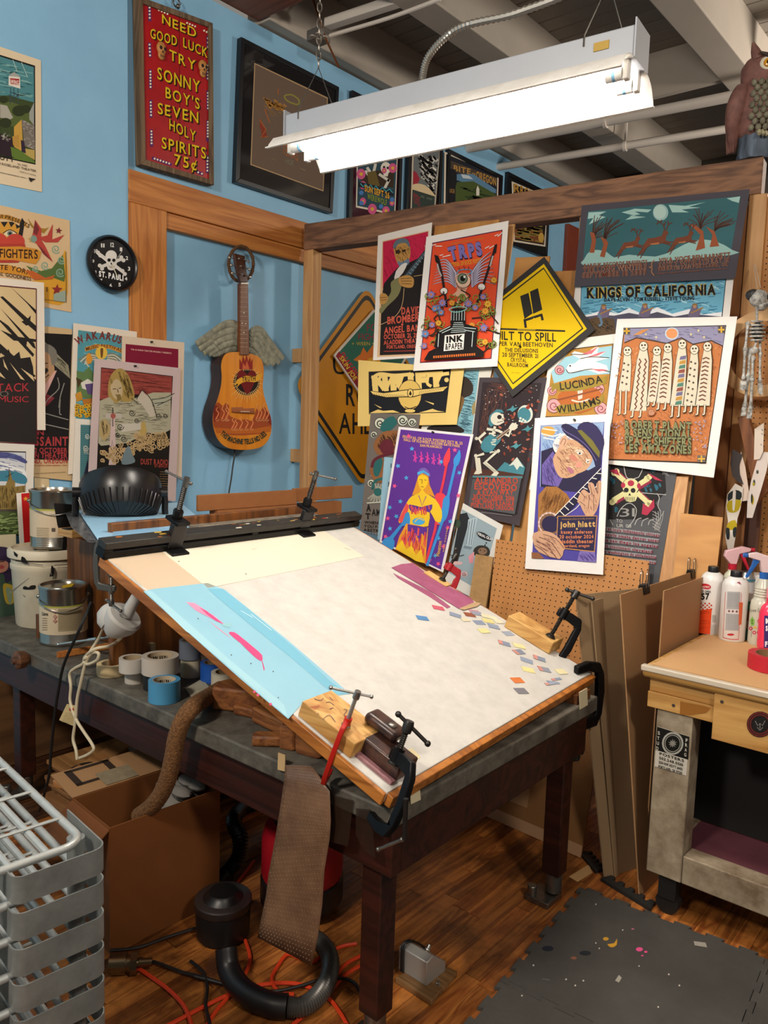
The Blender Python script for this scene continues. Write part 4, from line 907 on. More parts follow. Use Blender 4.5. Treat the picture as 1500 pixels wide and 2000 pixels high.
a.poly('1398 605 1640 862 1400 1310 1128 912', '#2f6a58').poly('1150 880 1290 1060 1280 1110 1400 1310 1128 912', '#8c1f2c').poly('1250 940 1300 900 1320 850 1345 890 1390 830 1400 900 1440 860 1440 1010 1300 1010 1280 950', '#d8762a').ell(1390, 960, 50, 38, '#e0a52c').text('FOO', 1345, 740, 1460, 735, 50, '#a02a44', .0).text('FIGHTERS', 1285, 800, 1520, 800, 44, '#a02a44', .0).text('+ WEEN + JIMMY', 1240, 838, 1500, 838, 24, '#d0b23a', .0)
a.textp('SNAKEPIT', '1150 905 1270 1075', 40, '#c0243a', .02).textp('SKIN JOE', '1150 925 1255 1085', 30, '#e0c23a', .02); a.done()

# ================================================================ panels and posters of the partition
def ply(name, label, quad, off, m, thick=.012, cat='board'):
    C = [lp(x, y, off) for x, y in quad]; t = thing(name, label, cat, sum(C, V())/4, None)
    MB().prism(C, -LN*thick).build('panel_face', m, t, bevel=.002); return t
# a leaning panel reaches the floor: bottom corners found at z = 0 on the lean plane
def down(p, off, z=.0):
    d = (PN*TA-Z1); d = d*((p.z-z)/-d.z) if d.z else d; return p+d
def lean_board(label, x0, x1, ytop0, ytop1, off, m, thick=.012, name='plywood_sheet'):
    A_, B2 = lp(x0, ytop0, off), lp(x1, ytop1, off); t = thing(name, label, 'board', (A_+B2)/2)
    MB().prism([A_, B2, down(B2, off, .02), down(A_, off, .02)], -LN*thick).build('panel_face', m, t, bevel=.002)
lean_board('plywood panel showing between the two top concert posters', 850, 975, 441, 428, .014, M_PLYZ)
lean_board('narrow upright plank right of the orange poster', 976, 1006, 440, 437, .014, M_STUD)
lean_board('plywood panel under the window gap by the yellow diamond', 1007, 1074, 503, 500, .014, M_PLYX)
lean_board('brown plywood panel above the skyline poster', 1075, 1140, 530, 527, .015, M_PLYZ)
lean_board('wide plywood panel behind the landscape posters', 1141, 1300, 421, 400, .012, M_PLYZ)
lean_board('upright plank beside the hanging skeleton', 1301, 1398, 560, 560, .012, M_STUD)
lean_board('short plywood offcut above the standing cardboard', 1330, 1412, 1002, 1010, .075, M_PLYX)
lean_board('narrow golden plank next to the dark skull poster', 1312, 1345, 930, 930, .05, M_STUD)

a = poster('poster', 'pink and black poster of a bearded man playing guitar', Q('A7', '250 258 703 147 620 1275 208 1302'), LP(.05), '#e9e3da', 'A7')
a.poly('288 305 675 215 590 1262 242 1275', '#d9b58a').poly('292 312 670 224 660 420 560 560 330 690 290 700', '#c22148').poly('265 1260 280 780 300 660 380 560 440 500 520 480 600 440 665 400 580 1248', '#1f1a1a')
a.hatch('300 320 660 235 640 400 540 460 300 640', 60, 60, 40, 4, '#8f1638')
a.poly('380 340 420 295 480 285 510 320 522 390 510 460 460 515 420 500 395 440', '#b98a4a', 3).poly('375 350 400 300 450 280 500 295 518 350 505 350 480 320 420 330 395 370', '#5d6f7a', 3).poly('415 470 450 480 508 450 505 500 450 520 425 510', '#6a8298', 3).poly('395 385 425 375 440 390 430 410 400 410', '#2a201a').poly('450 380 480 372 485 390 455 400', '#2a201a').hatch('385 350 515 330 515 460 430 500', 46, 70, 26, 3, '#5a3a18')
a.poly('400 560 450 500 495 490 460 570 390 640', '#dcd8d2', 2).poly('430 640 650 370 660 400 470 680', '#34424c').lines(['450 640 650 390', '460 655 655 400'], 3, '#7f95a3').lines(['%d %d %d %d' % (470+i*20, 615-i*25, 490+i*20, 630-i*25) for i in range(9)], 3, '#a9bcc4')
a.poly('360 650 430 610 450 660 420 760 330 850 280 910 262 880 310 810 360 730', '#7d7a52', 3).poly('430 610 500 590 550 620 540 690 470 690 430 660', '#b98a4a', 3).lines(['440 620 530 615', '445 640 535 640', '450 660 530 665'], 4, '#3a2410').poly('265 760 300 740 335 770 320 820 275 835', '#b98a4a', 3).lines(['270 780 325 775', '275 800 325 795'], 4, '#3a2410')
a.lines(['470 700 450 850 380 950 260 1010', '550 600 640 585', '660 380 640 340'], 5, '#c0a070', 4)
for tx, x0, y0, x1, y1, h in (('DAVID', 448, 918, 608, 908, 56), ('BROMBERG', 330, 1000, 640, 968, 58), ('ANGEL BAND', 303, 1082, 640, 1050, 52), ('OCTOBER 21, 2006', 300, 1126, 630, 1106, 36), ('ALADDIN THEATRE', 300, 1172, 625, 1152, 34), ('PORTLAND, OREGON', 325, 1206, 610, 1196, 26)): a.text(tx, x0, y0, x1, y1, h, '#cf5a46', .03)
a.dots('455 1003', 10, '#cf5a46').line('300 1228 595 1222', 6, '#a8453a').done()
a = poster('poster', 'orange poster of a winged eyeball rising from an ink bottle', Q('A7', '655 268 1343 133 1248 1352 545 1390'), LP(.085), '#f1ede8', 'A7')
a.poly('705 318 1293 208 1200 1290 600 1325', '#5d2a4a').poly('712 326 1286 218 1192 1282 608 1316', '#e2502c')
a.text('THE ROCK POSTER SOCIETY PRESENTS', 862, 332, 1135, 285, 11, '#b8842c', .02).textp('TRPS', '860 470 940 450 1020 440 1130 420', 105, '#1d1630', .09).textp('TRPS', '856 464 938 444 1018 434 1128 414', 100, '#7d72b4', .06).text('FESTIVAL OF ROCK POSTERS', 845, 525, 1130, 480, 34, '#d7a52c', .02)
for sg, cx in ((-1, 905), (1, 1035)):
    for i in range(9): a.line([(cx, 690-i*14), (cx+sg*(80), 640-i*22), (cx+sg*(205-i*5), 670-i*(24 if sg < 0 else 34))], 24, '#2a2438', 4, taper=True); a.line([(cx, 690-i*14), (cx+sg*(80), 640-i*22), (cx+sg*(200-i*5), 668-i*(24 if sg < 0 else 34))], 15, '#c3bcd4', 4, taper=True)
a.lines(['745 430 760 470 790 600 830 860', '1240 340 1200 470 1130 690 1080 830'], 20, '#2a1c1c').lines(['750 500 765 560 785 600', '1215 430 1190 520'], 12, '#b9b4b0').poly('725 420 750 430 770 460 760 500 735 480', '#1d1618').poly('1250 330 1230 340 1215 400 1240 410', '#1d1618')
for x, y in ((805, 725), (1120, 690)): a.ell(x, y, 34, 30, '#1d1618'); a.ell(x, y, 29, 26, '#f1ede8'); a.lines(['%d %d %d %d' % (x-18, y+4, x-10, y+28), '%d %d %d %d' % (x, y+6, x+4, y+30)], 4, '#2a2428')
for d in ('700 345 740 335 735 350 790 350', '1230 265 1260 250 1255 270 1295 235', '770 430 800 420 795 440 860 425', '1150 370 1185 350 1185 370 1225 345'): a.line(d, 7, '#f1ede8')
a.line('918 570 940 550 990 545 1035 552 1030 575 980 588 930 585', 9, '#5c9fc4', 4, True).poly('905 660 900 610 930 580 990 575 1030 610 1030 660 1000 700 985 750 1010 780 975 860 960 870 975 790 945 760 920 870 905 830 935 780 880 760 915 720', '#e9b79c', 3).ell(968, 640, 66, 62, '#2a1d18').ell(967, 639, 61, 58, '#efc9b0').ell(962, 622, 44, 46, '#3b4a3a').ell(962, 622, 37, 39, '#7d8a72').ell(964, 622, 21, 24, '#14110f').ell(978, 608, 9, 10, '#ffffff').lines(['915 660 930 700 990 712', '985 545 970 515', '1010 550 1015 520', '940 550 930 525'], 6, '#8a3a2a', 3)
a.rnd.seed(21)
for i in range(34):
    x, y = a.rnd.uniform(650, 1230), a.rnd.uniform(760, 1180)
    if 820 < x < 1050 and y > 880: continue
    a.line([(x, y), (x+a.rnd.uniform(-60, 60), y+a.rnd.uniform(-50, 50)), (x+a.rnd.uniform(-80, 80), y+a.rnd.uniform(-80, 80))], 11, '#3a2a1c', 5); 
for i in range(60):
    x, y = a.rnd.uniform(640, 1230), a.rnd.uniform(760, 1180)
    if 820 < x < 1050 and y > 880: continue
    a.spiral(x, y, 32, 8, a.rnd.choice(('#7d8a3c', '#6a7a34', '#8f9a44')), 1.1, a.rnd.uniform(0, 360))
for i, (x, y) in enumerate(((705, 760), (1230, 640), (760, 870), (800, 830), (880, 830), (1140, 780), (1180, 840), (790, 910), (1075, 870), (1160, 900), (715, 1015), (770, 1000), (660, 1090), (650, 1190), (1050, 1020), (1150, 1040), (1160, 1160), (740, 880), (1020, 840))):
    c = ('#8f82bc', '#e2b03a', '#6d8fc4', '#8f82bc', '#e2a03a')[i % 5]; r = 38 if i % 3 else 46
    a.star(x, y, r, '#2a1d1c', i*20); a.star(x, y, r*.85, c, i*20); a.star(x, y, r*.8, c, i*20+36); a.dots([(x, y)], 9, '#d87a2c', 8)
a.poly('650 1310 690 1240 740 1215 1090 1195 1150 1240 1150 1285', '#1c1617', 0).poly('760 1075 870 1020 1000 1010 1100 1040 1085 1210 1000 1245 800 1240 735 1200', '#191516', 0).poly('870 1000 890 880 990 880 1000 1000 960 1060 900 1060', '#191516')
a.lines(['%d %d %d %d' % (900-i*5, 1000+i*16, 975+i*5, 998+i*15) for i in range(6)]+['%d 900 %d 980' % (880+i*22, 878+i*22) for i in range(6)], 5, '#cfe0dc').lines(['780 1075 870 1030', '800 1085 890 1045', '990 1040 1085 1050', '985 1060 1075 1075', '1060 1070 1050 1200', '775 1090 768 1200'], 6, '#cfe0dc').line('862 890 900 872 960 865 1010 880 960 905 900 910', 9, '#7fb8b0', 4, True)
a.poly('825 1105 990 1090 980 1222 815 1236', '#f3efe8').text('INK', 838, 1165, 980, 1152, 48, '#17130f', .06).text('&PAPER', 828, 1225, 975, 1215, 48, '#17130f', .03).fake(710, 1287, 1085, 1262, 20, '#d8702c').done()
a = poster('poster', 'black bordered yellow diamond poster with tipping truck icon', Q('A8', '308 385 578 775 140 1133 -135 745'), LP(.065), '#2a2828', 'A8', thick=.006, pins=[(1017, 678)])
a.poly('306 424 535 770 140 1092 -95 742', '#e8c007', 0).line('305 447 513 768 142 1062 -75 742', 9, '#2a2825', 0, True)
a.poly('180 596 225 578 246 688 203 718', '#2a2825').poly('232 572 275 553 298 668 250 690', '#2a2825').lines(['204 718 210 765', '292 690 300 725', '204 725 295 695'], 13, '#2a2825').lines(['215 735 290 708'], 4, '#e8c007').poly('240 728 252 712 265 716 253 730', '#e8c007').line('60 770 420 782', 9, '#2a2825').line('165 772 262 775', 6, '#a8902c')
for tx, x0, y0, x1, y1, h in (('BUILT TO SPILL', 18, 826, 372, 838, 44), ('CAMPER VAN BEETHOVEN', 5, 858, 354, 868, 22), ('THE DELUSIONS', 98, 892, 276, 898, 20), ('20 SEPTEMBER 21', 85, 918, 276, 926, 21), ('CRYSTAL', 130, 945, 215, 950, 20), ('BALLROOM', 112, 970, 222, 976, 20)): a.text(tx, x0, y0, x1, y1, h, '#24221c', .02)
a.fake(135, 1003, 180, 1006, 3, '#8a7414').done()
a = poster('poster', 'grey poster of leaping deer under a pale moon', Q('A8', '508 113 1403 25 1325 500 468 545'), LP(.06), '#4a4650', 'A8', thick=.003)
a.poly('540 145 1355 63 1300 378 512 432', '#3c6b72').poly('520 400 560 350 640 360 680 390 760 375 900 385 1000 350 1100 300 1210 300 1310 350 1300 378 700 425 514 430', '#9fc9c4', 2).ell(928, 150, 41, 44, '#9fc4c0').ell(924, 148, 33, 36, '#b9d6cf')
for d in ('720 150 790 130 880 135 860 150 790 145 820 160 760 170 850 175 740 190 780 165', '970 110 1060 115 1170 95 1080 120 1140 125 1040 135 1080 150 990 150', '545 150 640 145 600 165 635 175 545 215 570 180 540 185', '1280 75 1352 65 1345 100 1310 90'): a.poly(d, '#a9d0ca')
tr = []
a.rnd.seed(2)
for bx_, by, sx in ((565, 300, 1), (625, 310, 1), (1140, 240, -1), (1215, 250, -1)):
    for i in range(16):
        an = rad(a.rnd.uniform(20, 88)); l = a.rnd.uniform(60, 150) if bx_ < 900 else a.rnd.uniform(70, 130)
        sgn = 1 if bx_ < 900 or bx_ > 1200 else (-1 if i % 3 == 0 else 1)
        x2, y2 = bx_+sgn*l*math.cos(an), by-l*math.sin(an); y2 = max(y2, 165-(x2-540)*.1+5)
        tr.append([(bx_, by), (bx_+(x2-bx_)*.35, by+(y2-by)*.6), (x2, y2)])
a.lines(tr, 4, '#5b4038', 4)
for d in ('550 365 562 300 552 255 575 260 585 300 575 365', '605 385 625 320 608 280 632 290 650 310 630 390', '1115 355 1140 270 1085 215 1110 215 1155 250 1165 340', '1190 335 1205 270 1170 225 1215 250 1240 330'): a.poly(d, '#a0583a')
for x, y, k in ((765, 320, .8), (900, 300, 1), (1045, 295, .85)):
    pts = lambda s: [(x+u*k, y+v*k) for u, v in Art.pts(s)]
    a.poly(pts('-60 20 -40 -10 0 -15 35 -25 45 -55 65 -50 70 -35 58 -25 55 0 85 10 80 18 45 12 20 20 -20 22 -45 40 -80 75 -90 78 -65 35'), '#7a4430').poly(pts('-30 18 20 10 20 20 -20 24'), '#b8744c').lines([pts('50 -55 45 -80 30 -95 10 -105'), pts('45 -75 55 -100'), pts('30 -95 35 -110'), pts('58 -55 70 -85 90 -95'), pts('70 -85 68 -105'), pts('20 -98 5 -85')], 5, '#6b3c2c').lines([pts('-60 30 -95 85'), pts('-45 35 -80 95'), pts('45 10 95 8'), pts('40 14 85 25')], 5, '#6b3c2c')
for tx, x0, y0, x1, y1, h in (('BARSUK RECORDS PRESENTS', 520, 446, 858, 424, 20), ('THE LONG WINTERS', 515, 472, 855, 452, 26), ('SEPTEMBER 18 2009', 510, 500, 852, 482, 26), ('VIVA VOCE BEN BARNETT', 920, 420, 1300, 388, 24), ('ROCKY VOTOLATO RAY HI', 918, 444, 1292, 414, 22), ('BERBATIS PAN PORTLAND, OR', 915, 462, 1288, 436, 18)): a.text(tx, x0, y0, x1, y1, h, '#b09a84', .05).text(tx, x0, y0, x1, y1, h, '#7a3b2c', .015)
a.line('895 405 880 425 884 440 868 444 884 450 880 468 895 488', 6, '#a87a5c', 3).fake(912, 478, 1285, 450, 6, '#8a5a48').done()
a = poster('poster', 'blue skyline poster lettered KINGS OF CALIFORNIA', Q('A8', '480 500 1322 455 1292 735 440 812'), LP(.04), '#e8e4de', 'A8')
a.poly('505 520 1278 500 1256 720 495 830', '#1a1a20').poly('508 524 1274 505 1254 700 500 720', '#69a9c4').hatch('508 530 1270 510 1250 690 502 710', 150, -6, 50, 3.5, '#31708f', 3).hatch('508 530 1270 510 1250 690 502 710', 70, 20, 40, 3, '#b5dbe2', 3)
a.poly('500 700 560 690 620 670 700 690 760 660 830 690 910 655 990 690 1080 665 1150 695 1254 680 1252 720 495 830', '#e4e6ea').poly('500 712 600 695 680 700 760 685 840 700 910 680 1000 705 1080 690 1254 705 1250 720 495 830', '#4c4a5c').poly('500 740 600 700 680 720 690 800 495 830', '#54422c').hatch('505 745 600 712 670 725 680 790 500 815', 40, 30, 20, 4, '#2a2014')
for x, y in ((625, 680), (845, 675), (1110, 675)): a.poly([(x-35, y+30), (x-20, y-10), (x-12, y-30), (x+12, y-32), (x+18, y-10), (x+40, y-15), (x+30, y+5), (x+20, y+30)], '#6a5f7a', 2); a.ell(x, y-24, 9, 10, '#b0855a'); a.poly([(x-16, y-30), (x-8, y-40), (x+10, y-40), (x+16, y-30)], '#8a6a3c'); a.line([(x-20, y+12), (x+45, y-18)], 7, '#a0783c')
a.line('600 690 615 740 600 755', 12, '#5d7a94', 3)
a.text('KINGS OF CALIFORNIA', 538, 604, 1222, 585, 50, '#d0b04a', .08).text('KINGS OF CALIFORNIA', 536, 606, 1222, 587, 50, '#191413', .05).text('DAVE ALVIN - TOM RUSSELL - STEVE YOUNG', 628, 626, 1108, 616, 18, '#1c1a1c', .04).done()
a = poster('poster', 'pastel tattoo poster of a white swallow over two banners', Q('F', '1078 668 1202 652 1192 870 1033 957'), LP(.045), '#ebe6de', 'A8')
a.poly('450 880 675 850 640 1228 315 1240 345 1000', '#b5853a').poly('345 1000 420 920 520 900 600 870 670 860 660 1010 500 1020 360 1060', '#9ccad8', 0)
for x, y, r in ((360, 1180, 40), (610, 1195, 36), (600, 1090, 30), (350, 1100, 26), (390, 990, 26)): a.ell(x, y, r, r, '#5a3a34'); a.ell(x, y, r*.9, r*.9, '#e0a0a4'); a.spiral(x, y, r*.7, 5, '#8a4a52', 1.3)
a.poly('425 985 440 960 470 955 500 930 450 905 470 890 540 905 560 880 600 860 590 900 640 890 600 920 660 925 580 945 640 965 650 990 600 985 660 1000 600 1010 540 990 480 1000 445 1010', '#f2efe8', 0).lines(['450 905 540 905 600 860', '500 930 560 920 655 925', '480 1000 560 985 660 1000', '425 985 440 1005 480 1000'], 4, '#2c2420', 3)
for d in ('510 905 570 880 600 862 560 905', '540 920 610 895 640 890 590 915', '560 985 620 985 650 992 600 998'): a.poly(d, '#d4707c')
a.dots('447 968', 5, '#241c1a').ell(440, 1140, 60, 45, '#b5642c').ell(555, 1130, 60, 48, '#b5642c').poly('385 1150 610 1140 560 1200 490 1225 420 1200', '#b5642c').poly('485 1080 515 1078 512 1140 490 1150', '#cfcac0').line('455 1150 500 1160 550 1145', 8, '#d8d2c4', 3).line('380 1150 620 1090', 9, '#8a4a2a')
a.poly('345 1060 380 1065 500 1060 600 1035 645 1020 640 1060 600 1075 500 1100 400 1105 370 1090 350 1110', '#9a8434', 0).textp('LUCINDA', '395 1096 500 1082 622 1055', 38, '#2a2418', .02).poly('365 1200 390 1175 500 1170 600 1140 625 1110 628 1150 600 1180 500 1210 400 1225', '#9a8434', 0).textp('WILLIAMS', '378 1222 500 1202 612 1165', 38, '#2a2418', .02).line('450 880 675 850 640 1228 315 1240', 4, '#3a2c20').done()
a = poster('poster', 'ochre poster with a row of seven white robed figures', Q('F', '1205.5 623 1440 618 1394 933 1172 904'), LP(.075), '#f0ece6', 'A8')
a.view = 'A8'
a.poly('733 765 1278 750 1170 1488 640 1470', '#2a2018').poly('737 769 1273 755 1166 1480 645 1462', '#b9713f').poly('737 769 1273 755 1260 860 1200 830 1100 850 1040 815 960 845 880 830 800 815 735 840', '#8d8aa8').hatch('737 772 1270 758 1258 850 740 830', 50, 10, 30, 4, '#6a6788').hatch('700 860 1255 860 1170 1470 650 1460', 420, 40, 22, 3, '#8a4c28', 6).hatch('700 860 1255 860 1170 1470 650 1460', 220, 120, 18, 3, '#d49a68', 6)
a.ell(988, 795, 37, 33, '#b8c9d8').ell(988, 795, 30, 27, '#d8905c').poly('780 805 830 775 870 770 820 800', '#c98a4c').lines(['735 845 800 818 880 832 960 848 1040 818 1100 852 1200 833 1258 862'], 6, '#3a2a1c')
for x, y in ((748, 782), (1252, 775)): a.box(x-18, y-18, x+18, y+18, '#5a5048'); a.lines([[(x-17, y), (x+17, y)], [(x, y-17), (x, y+17)]], 8, '#e0b23c')
for x, y in ((905, 815), (1090, 800), (1160, 815), (1130, 780), (850, 800)): a.star(x, y, 9, '#d8cf94')
F7 = [(752, 885, 1100, 1225, 30), (838, 860, 1205, 1240, 42), (910, 885, 1160, 1180, 30), (968, 870, 1165, 1200, 36), (1045, 850, 1180, 1240, 36), (1110, 880, 1180, 1215, 32), (1180, 865, 1180, 1230, 36)]
for i, (x, yt, yb, yf, w) in enumerate(F7):
    dx = -(yb-yt)*.1
    body = [(x-16, yt), (x+18, yt), (x+w*.75, yt+75), (x+w+dx*.7, yb), (x-w+dx, yb), (x-w*.9, yt+80)]
    a.poly([(p[0], p[1]) for p in body], '#3a2c20'); a.poly([(x+(p[0]-x)*.92+dx*.03, p[1]+3) for p in body], '#d3cab4'); a.ell(x, yt+4, 24, 27, '#3a2c20'); a.ell(x, yt+4, 21, 24, '#d8d0bc')
    for s in (-1, 1): a.line([(x+dx+s*w*.5, yb-4), (x+dx+s*w*.5-4, yf), (x+dx+s*w*.5-16, yf+2)], 13, '#3a2c20'); a.line([(x+dx+s*w*.5, yb-4), (x+dx+s*w*.5-4, yf-2), (x+dx+s*w*.5-14, yf)], 8, '#d3cab4')
    a.dots([(x-8, yt-1), (x+8, yt-2)], 5.5, '#3a2c24', 8); a.line([(x-7, yt+14), (x+7, yt+13)], 4, '#5a3a2c')
    yy = yt+70; k = 0; L = []
    while yy < yb-15:
        fx = x+dx*(yy-yt)/(yb-yt)
        if i in (1,): L.append([(fx-16, yy), (fx-6, yy+16), (fx-16, yy+30)]); L.append([(fx+14, yy), (fx+24, yy+16), (fx+14, yy+30)]); yy += 30
        elif i in (0, 5): a.dots([(fx-10, yy), (fx+12, yy+8)], 6, '#5a4a3c', 8); yy += 34
        elif i == 4: a.poly([(fx-2, yy), (fx+w*.8, yy-6), (fx+w*.75, yy+14), (fx-8, yy+18)], ('#6a6788', '#b98a3c', '#4c7a6a', '#8a4a3c')[k % 4]); yy += 24
        else: L.append([(fx-w*.5, yy), (fx, yy-8), (fx+w*.5, yy)]); yy += 22
        k += 1
    if L: a.lines(L, 7, '#6a3c2c')
a.view = 'B2'
for tx, y0 in (('ROBERT PLANT', 218), ('& SENSATIONAL', 275), ('SPACE SHIFTERS', 332), ('LES AMAZONES', 388)): a.text(tx, 830, y0, 1318, y0+14, 58, '#26281a', .09).text(tx, 830, y0, 1318, y0+14, 56, '#7d8058', .04)
for x, y in ((1392, 440),): a.box(x-30, y-26, x+30, y+26, '#6a6058'); a.lines([[(x-26, y), (x+26, y)], [(x, y-24), (x, y+24)]], 10, '#e0b23c')
a.ell(1025, 100, 28, 26, '#a86a48').spiral(1025, 100, 20, 4, '#c9a890'); a.rnd.seed(4); a.dots([(a.rnd.uniform(1330, 1430), a.rnd.uniform(150, 390)) for i in range(26)], 6, '#9a94ae').dots([(a.rnd.uniform(735, 815), a.rnd.uniform(150, 330)) for i in range(16)], 6, '#9a94ae').done()
a = poster('poster', 'pale yellow poster with black winged egg emblem', Q('B1', '75 12 850 75 795 485 70 497'), LP(.055), '#e2c474', 'B1')
a.poly('150 97 755 75 715 398 152 408', '#2a241a').poly('155 102 750 82 711 392 157 402', '#16181f')
a.textp('NRIFT', '180 235 330 222 450 215 700 200', 95, '#e2c474', .10)
for d in ('175 150 230 115 330 125 420 120 460 115', '500 130 570 110 640 120 740 110'): a.line(d, 26, '#e2c474', 4)
for d in ('245 125 225 170 262 235', '330 125 300 180 280 235', '400 125 380 200 405 235', '590 115 580 180 610 205', '680 120 650 190 668 205'): a.line(d, 22, '#e2c474', 4)
a.dots('192 196 468 122 722 158', 17, '#e2c474', 12)
a.ell(452, 268, 88, 112, '#20180c').ell(452, 268, 84, 108, '#d9b762').poly('160 236 260 250 430 228 480 228 600 218 735 200 700 245 560 262 480 285 430 285 280 290 180 268', '#20180c', 0).poly('164 240 260 256 430 234 480 234 600 224 730 206 695 240 560 257 480 278 430 278 280 284 184 264', '#e2c474', 0).lines(['%d %d %d %d' % (190+i*16, 256+i*1, 205+i*16, 282-i*.4) for i in range(14)]+['%d %d %d %d' % (520+i*14, 262-i*2.6, 530+i*14, 238-i*2) for i in range(14)], 2.5, '#4a3a16')
a.ell(457, 255, 24, 34, '#20180c').ell(457, 255, 19, 29, '#e2c474').poly('457 235 468 262 457 275 446 262', '#20180c').ell(455, 385, 44, 18, '#20180c').ell(455, 385, 38, 13, '#e2c474').line('415 355 455 368 500 352', 6, '#20180c', 3).poly('158 402 220 375 260 385 330 380 380 398', '#e2c474').poly('520 398 580 382 620 370 660 385 711 392', '#e2c474').poly('560 310 630 330 628 342', '#e2c474').poly('190 335 250 362 238 366', '#e2c474').fake(450, 100, 460, 98, 2, '#e2c474').done()
a = poster('poster', 'print of a hatted man before rippling blue water, mostly covered', Q('F', '850 712 962 718 925 875 820 850'), LP(.035), '#dcd8cc', 'B1')
a.poly('840 90 960 85 905 560 640 560 700 490', '#7fb0bd').hatch('845 100 955 95 905 540 800 540', 150, 14, 55, 3, '#2f5664', 5).poly('800 150 870 140 915 200 905 260 850 290 800 300', '#332a24', 3).poly('800 280 850 290 840 350 800 440', '#7a5c34', 3).poly('590 500 700 480 800 490 850 540 700 560 590 540', '#221c1a', 3).poly('905 350 935 300 930 400 910 420', '#9a8a5c').done()
a = poster('poster', 'dark plum poster of a skeleton strumming a guitar at night', Q('B1', '962 140 1455 140 1255 1228 840 1132'), LP(.05), '#3a3036', 'B1')
a.poly('985 175 1420 180 1240 1145 885 1090', '#2c2226').hatch('985 190 1200 190 1150 420 960 700', 70, 100, 90, 4, '#5c3a30', 18).hatch('1000 180 1400 185 1390 260 1000 240', 30, 10, 120, 4, '#5c3a30', 10)
a.rnd.seed(8)
a.dots([(a.rnd.uniform(1000, 1390), a.rnd.uniform(200, 700)) for i in range(60)], 3.5, '#cfd3cc', 6)
for i in range(44): x, y = a.rnd.uniform(1100, 1400), a.rnd.uniform(190, 760); a.ell(x, y, 15, 8, a.rnd.choice(('#7a3426', '#8f4630', '#a8604c')), a.rnd.uniform(0, 180), 8)
a.ell(1300, 410, 56, 66, '#cdd3c8').ell(1292, 415, 48, 54, '#3f7d8a').dots('1265 440 1285 450 1275 465 1300 460 1260 460', 9, '#cdd3c8').ell(1320, 362, 16, 12, '#8f3426')
for x, y in ((1205, 370), (1315, 515), (1230, 640)): a.poly([(x-45, y+14), (x-10, y-4), (x+5, y-24), (x+16, y-4), (x+45, y-12), (x+18, y+12), (x, y+26), (x-14, y+12)], '#4a8a94')
a.poly('1085 830 1150 760 1190 780 1240 725 1300 800 1285 860 1085 850', '#3f7d8a').poly('1180 790 1240 725 1290 800 1260 790 1240 820 1215 780', '#cdd3c8').poly('905 810 1080 820 1290 855 1285 880 900 860', '#4a2a20').line('915 868 1280 872', 16, '#4a7a80')
a.poly('1030 480 1040 420 1090 375 1130 378 1145 400 1110 400 1080 430 1070 490 1050 505', '#3f7d8a', 0).ell(1095, 445, 48, 48, '#d3d0be').poly('1060 420 1100 405 1140 410 1145 440 1080 480 1060 470', '#d3d0be').ell(1112, 432, 17, 16, '#241c20').poly('1085 460 1140 450 1148 470 1110 490 1080 480', '#d3d0be').lines(['1095 472 1140 462'], 4, '#241c20').poly('1130 440 1142 446 1132 452', '#241c20')
BN_ = '#d3d0be'
a.lines(['1080 500 1060 570 1030 650', '1020 520 1100 530', '1010 545 960 590 980 620 1030 610', '1100 530 1180 570 1200 510', '1000 700 940 720 955 840', '1040 690 1100 680 1000 770 1090 840', '960 730 975 845', '1010 765 1100 845'], 19, BN_).lines(['1035 %d 1085 %d' % (555+i*18, 548+i*18) for i in range(4)], 10, BN_)
a.poly('975 650 1000 590 1050 560 1080 580 1100 560 1125 590 1110 620 1090 640 1060 680 1010 690', '#3f7d8a', 3).poly('1085 580 1180 510 1195 525 1100 605', '#6a4a3a').lines(['1090 585 1185 515', '1100 598 1192 526'], 3, BN_).poly('1180 515 1200 480 1215 475 1245 490 1235 520 1205 530', BN_, 2).lines(['1195 500 1235 475', '1205 510 1248 490', '1210 520 1245 508', '1050 620 1085 610', '1055 630 1085 635', '1060 600 1090 598'], 8, BN_).poly('925 850 940 825 980 830 965 850', BN_).poly('1050 860 1080 830 1110 840 1090 865', BN_).dots('945 590 1195 510 940 715 1105 680', 13, BN_, 10)
a.poly('915 885 1275 880 1225 1145 885 1090', '#4b4f52')
for tx, x0, y0, x1, y1, h in (('ALEJANDRO', 935, 915, 1248, 920, 42), ('ESCOVEDO', 930, 960, 1240, 972, 44), ('& EVAN WAY', 950, 998, 1215, 1002, 32), ('30 OCTOBER 2016', 920, 1030, 1222, 1042, 32), ('THE WHITE EAGLE', 910, 1062, 1220, 1080, 32), ('PORTLAND OREGON', 905, 1092, 1215, 1118, 32)): a.text(tx, x0, y0, x1, y1, h, '#b5432c', .03)
a.line('980 1128 1205 1155', 3, '#8a8a88').done()
a = poster('poster', 'tall grey poster with teal and maroon dragon scrollwork', Q('B1', '165 400 528 410 420 1340 88 1255'), LP(.06), '#6b645e', 'B1')
for x, y, r in ((235, 475, 44), (400, 455, 42), (470, 470, 34), (190, 850, 30), (170, 915, 30), (190, 560, 26), (470, 540, 30)): a.ell(x, y, r, r, '#1c1a18'); a.ell(x, y, r*.9, r*.9, '#c9cdbc'); a.spiral(x, y, r*.7, 8, '#1c1a18', 1.4)
